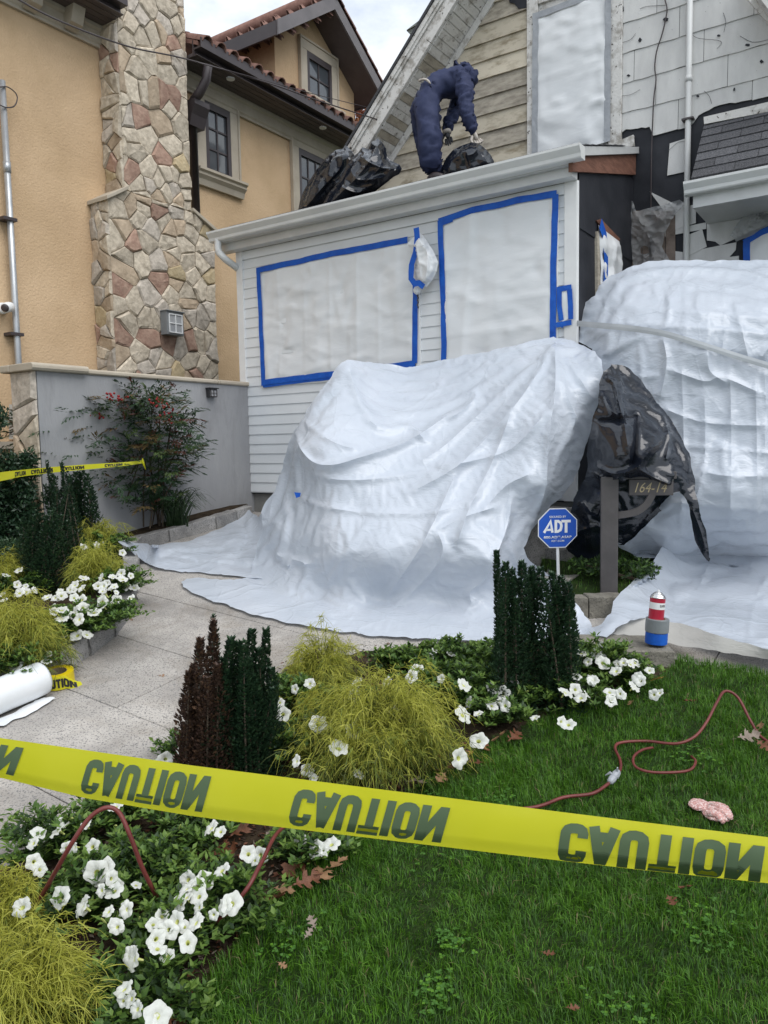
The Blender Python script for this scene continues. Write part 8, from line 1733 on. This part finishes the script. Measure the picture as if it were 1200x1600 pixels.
# ------------------------------------------------------------------ grass
def grass(name, label, n, region, hrange, seed, bounds):
    r_ = np.random.default_rng(seed); X = r_.uniform(bounds[0], bounds[2], n); Yv = r_.uniform(bounds[1], bounds[3], n)
    # denser near the camera
    keep = region(X, Yv); X, Yv = X[keep], Yv[keep]; kx = r_.uniform(0, 1, len(X)) < np.clip((2.6 / np.maximum(Yv, .5)) ** 1.3, .25, 1); X, Yv = X[kx], Yv[kx]; n = len(X)
    clump = np.array([mnoise.noise(Vector((a * 5, b * 5, seed))) for a, b in zip(X, Yv)]); cl2 = np.array([mnoise.noise(Vector((a * 16, b * 16, seed + 9))) for a, b in zip(X, Yv)])
    h = r_.uniform(*hrange, n) * (1 + .55 * clump + .35 * cl2); az = r_.uniform(0, 6.283, n) * .55 + cl2 * 5 + clump * 4; lean = np.abs(r_.normal(.45, .38, n)); wd_ = r_.uniform(.0013, .0030, n)
    z0 = G0 + GS * np.clip(Yv, -3, YL) + raise_(X, Yv) - .006; b = np.stack([X, Yv, z0], 1); d = np.stack([np.cos(az), np.sin(az), np.zeros(n)], 1); sd_ = np.stack([-np.sin(az + r_.normal(size=n) * .9), np.cos(az), np.zeros(n)], 1) * (wd_ / 2)[:, None]
    m_ = b + d * (h * lean * .28)[:, None] + ZZ * (h * .62)[:, None]; tipz = (h * (1.0 - .35 * np.minimum(lean, 1.3)))[:, None]; T = b + d * (h * lean * .95)[:, None] + ZZ * tipz
    V = np.stack([b - sd_, b + sd_, m_ + sd_ * .85, m_ - sd_ * .85, T], 1).reshape(-1, 3); o_ = np.arange(n)[:, None] * 5; F_ = np.stack([o_ + np.array([0, 1, 2]), o_ + np.array([0, 2, 3]), o_ + np.array([3, 2, 4])], 1).reshape(-1, 3)
    pr = r_.uniform(0, 1, n) + clump * .3; mi = np.where(pr > 1.02, 3, np.where(pr > .62, 0, np.where(pr > .2, 1, 2))); mi = np.where(r_.uniform(0, 1, n) < .02, 4, mi)
    return tag(vmesh(name, V, F_, g_grass, np.repeat(mi, 3)), label, 'grass', kind='stuff')
g_grass = [leafmat('grass_blade', (.085, .20, .014), (.125, .29, .022), .5, .35, 6), leafmat('grass_blade_deep', (.045, .130, .012), (.070, .18, .016), .5, .3, 6), leafmat('grass_blade_dark', (.024, .066, .012), (.036, .092, .015), .5, .3, 6), leafmat('grass_blade_light', (.10, .22, .04), (.15, .29, .06), .5, .35, 6), leafmat('grass_blade_dry', (.20, .17, .08), (.28, .23, .12), .6, .3, 6)]
def lawn_region(X, Y_): return ~inpoly(X, Y_, BEDS[0]) & ~inpoly(X, Y_, BEDS[1]) & ~inpoly(X, Y_, PATH) & ~inpoly(X, Y_, UPPER) & (X > -1.2 - (Y_ - 1.2) * .2)
grass('lawn_grass', 'deep green lawn grass filling the right foreground', 640000, lawn_region, (.022, .050), 5, (-1.0, 1.15, 3.6, 5.2))
grass('shaded_grass', 'dim grass around the number post', 26000, lambda X, Y_: inpoly(X, Y_, UPPER), (.03, .06), 6, (.9, 4.4, 4.0, 7.0))

# clover and broad leaved weeds in the lawn
r_ = np.random.default_rng(91); cc = []
for _ in range(12):
    q = on_ground(r_.uniform(430, 1300), r_.uniform(1100, 1640)); k_ = int(r_.uniform(14, 46)); sp2 = r_.uniform(.02, .07)
    cc.append(np.stack([q[0] + r_.normal(size=k_) * sp2, q[1] + r_.normal(size=k_) * sp2, np.zeros(k_)], 1))
cc = np.vstack(cc); cc = cc[lawn_region(cc[:, 0], cc[:, 1])]; n3 = len(cc); cc[:, 2] = G0 + GS * cc[:, 1] + .055 + r_.uniform(.018, .034, n3)
c3 = np.repeat(cc, 3, 0); a3 = np.repeat(r_.uniform(0, 6.28, n3), 3) + np.tile([0, 2.09, 4.19], n3); D3 = np.stack([np.cos(a3), np.sin(a3), r_.uniform(-.1, .35, len(a3))], 1)
V, F_ = leaves(c3, D3, np.array([0, 0, 1.0]) + r_.normal(size=c3.shape) * .15, .0115, .011, .15, .1); o = vmesh('clover', V, F_, [leafmat('clover_leaf', (.055, .15, .02), (.08, .20, .03), .5, .3), g_grass[0]], np.repeat(r_.choice(2, len(c3), p=[.75, .25]), 4)); tag(o, 'small patches of clover scattered through the lawn', 'clover', kind='stuff')
# groups of look-alike things
for nm, gname in (('petunia_plant', 'white petunias in the flower beds'), ('upright_holly', 'dark upright hollies in the flower beds'), ('gold_thread_cypress', 'golden thread cypresses in the flower beds'), ('taped_plastic_sheet', 'plastic sheets taped over the openings'), ('black_bin_bag', 'black rubbish bags on the low roof'), ('caution_tape', 'stretched caution tapes'), ('floor_sheet', 'plastic sheets spread on the ground'), ('torn_plastic', 'torn cloudy plastic on the old wall')):
    for o in bpy.data.objects:
        if o.parent is None and o.name.split('.')[0] == nm: o['group'] = gname
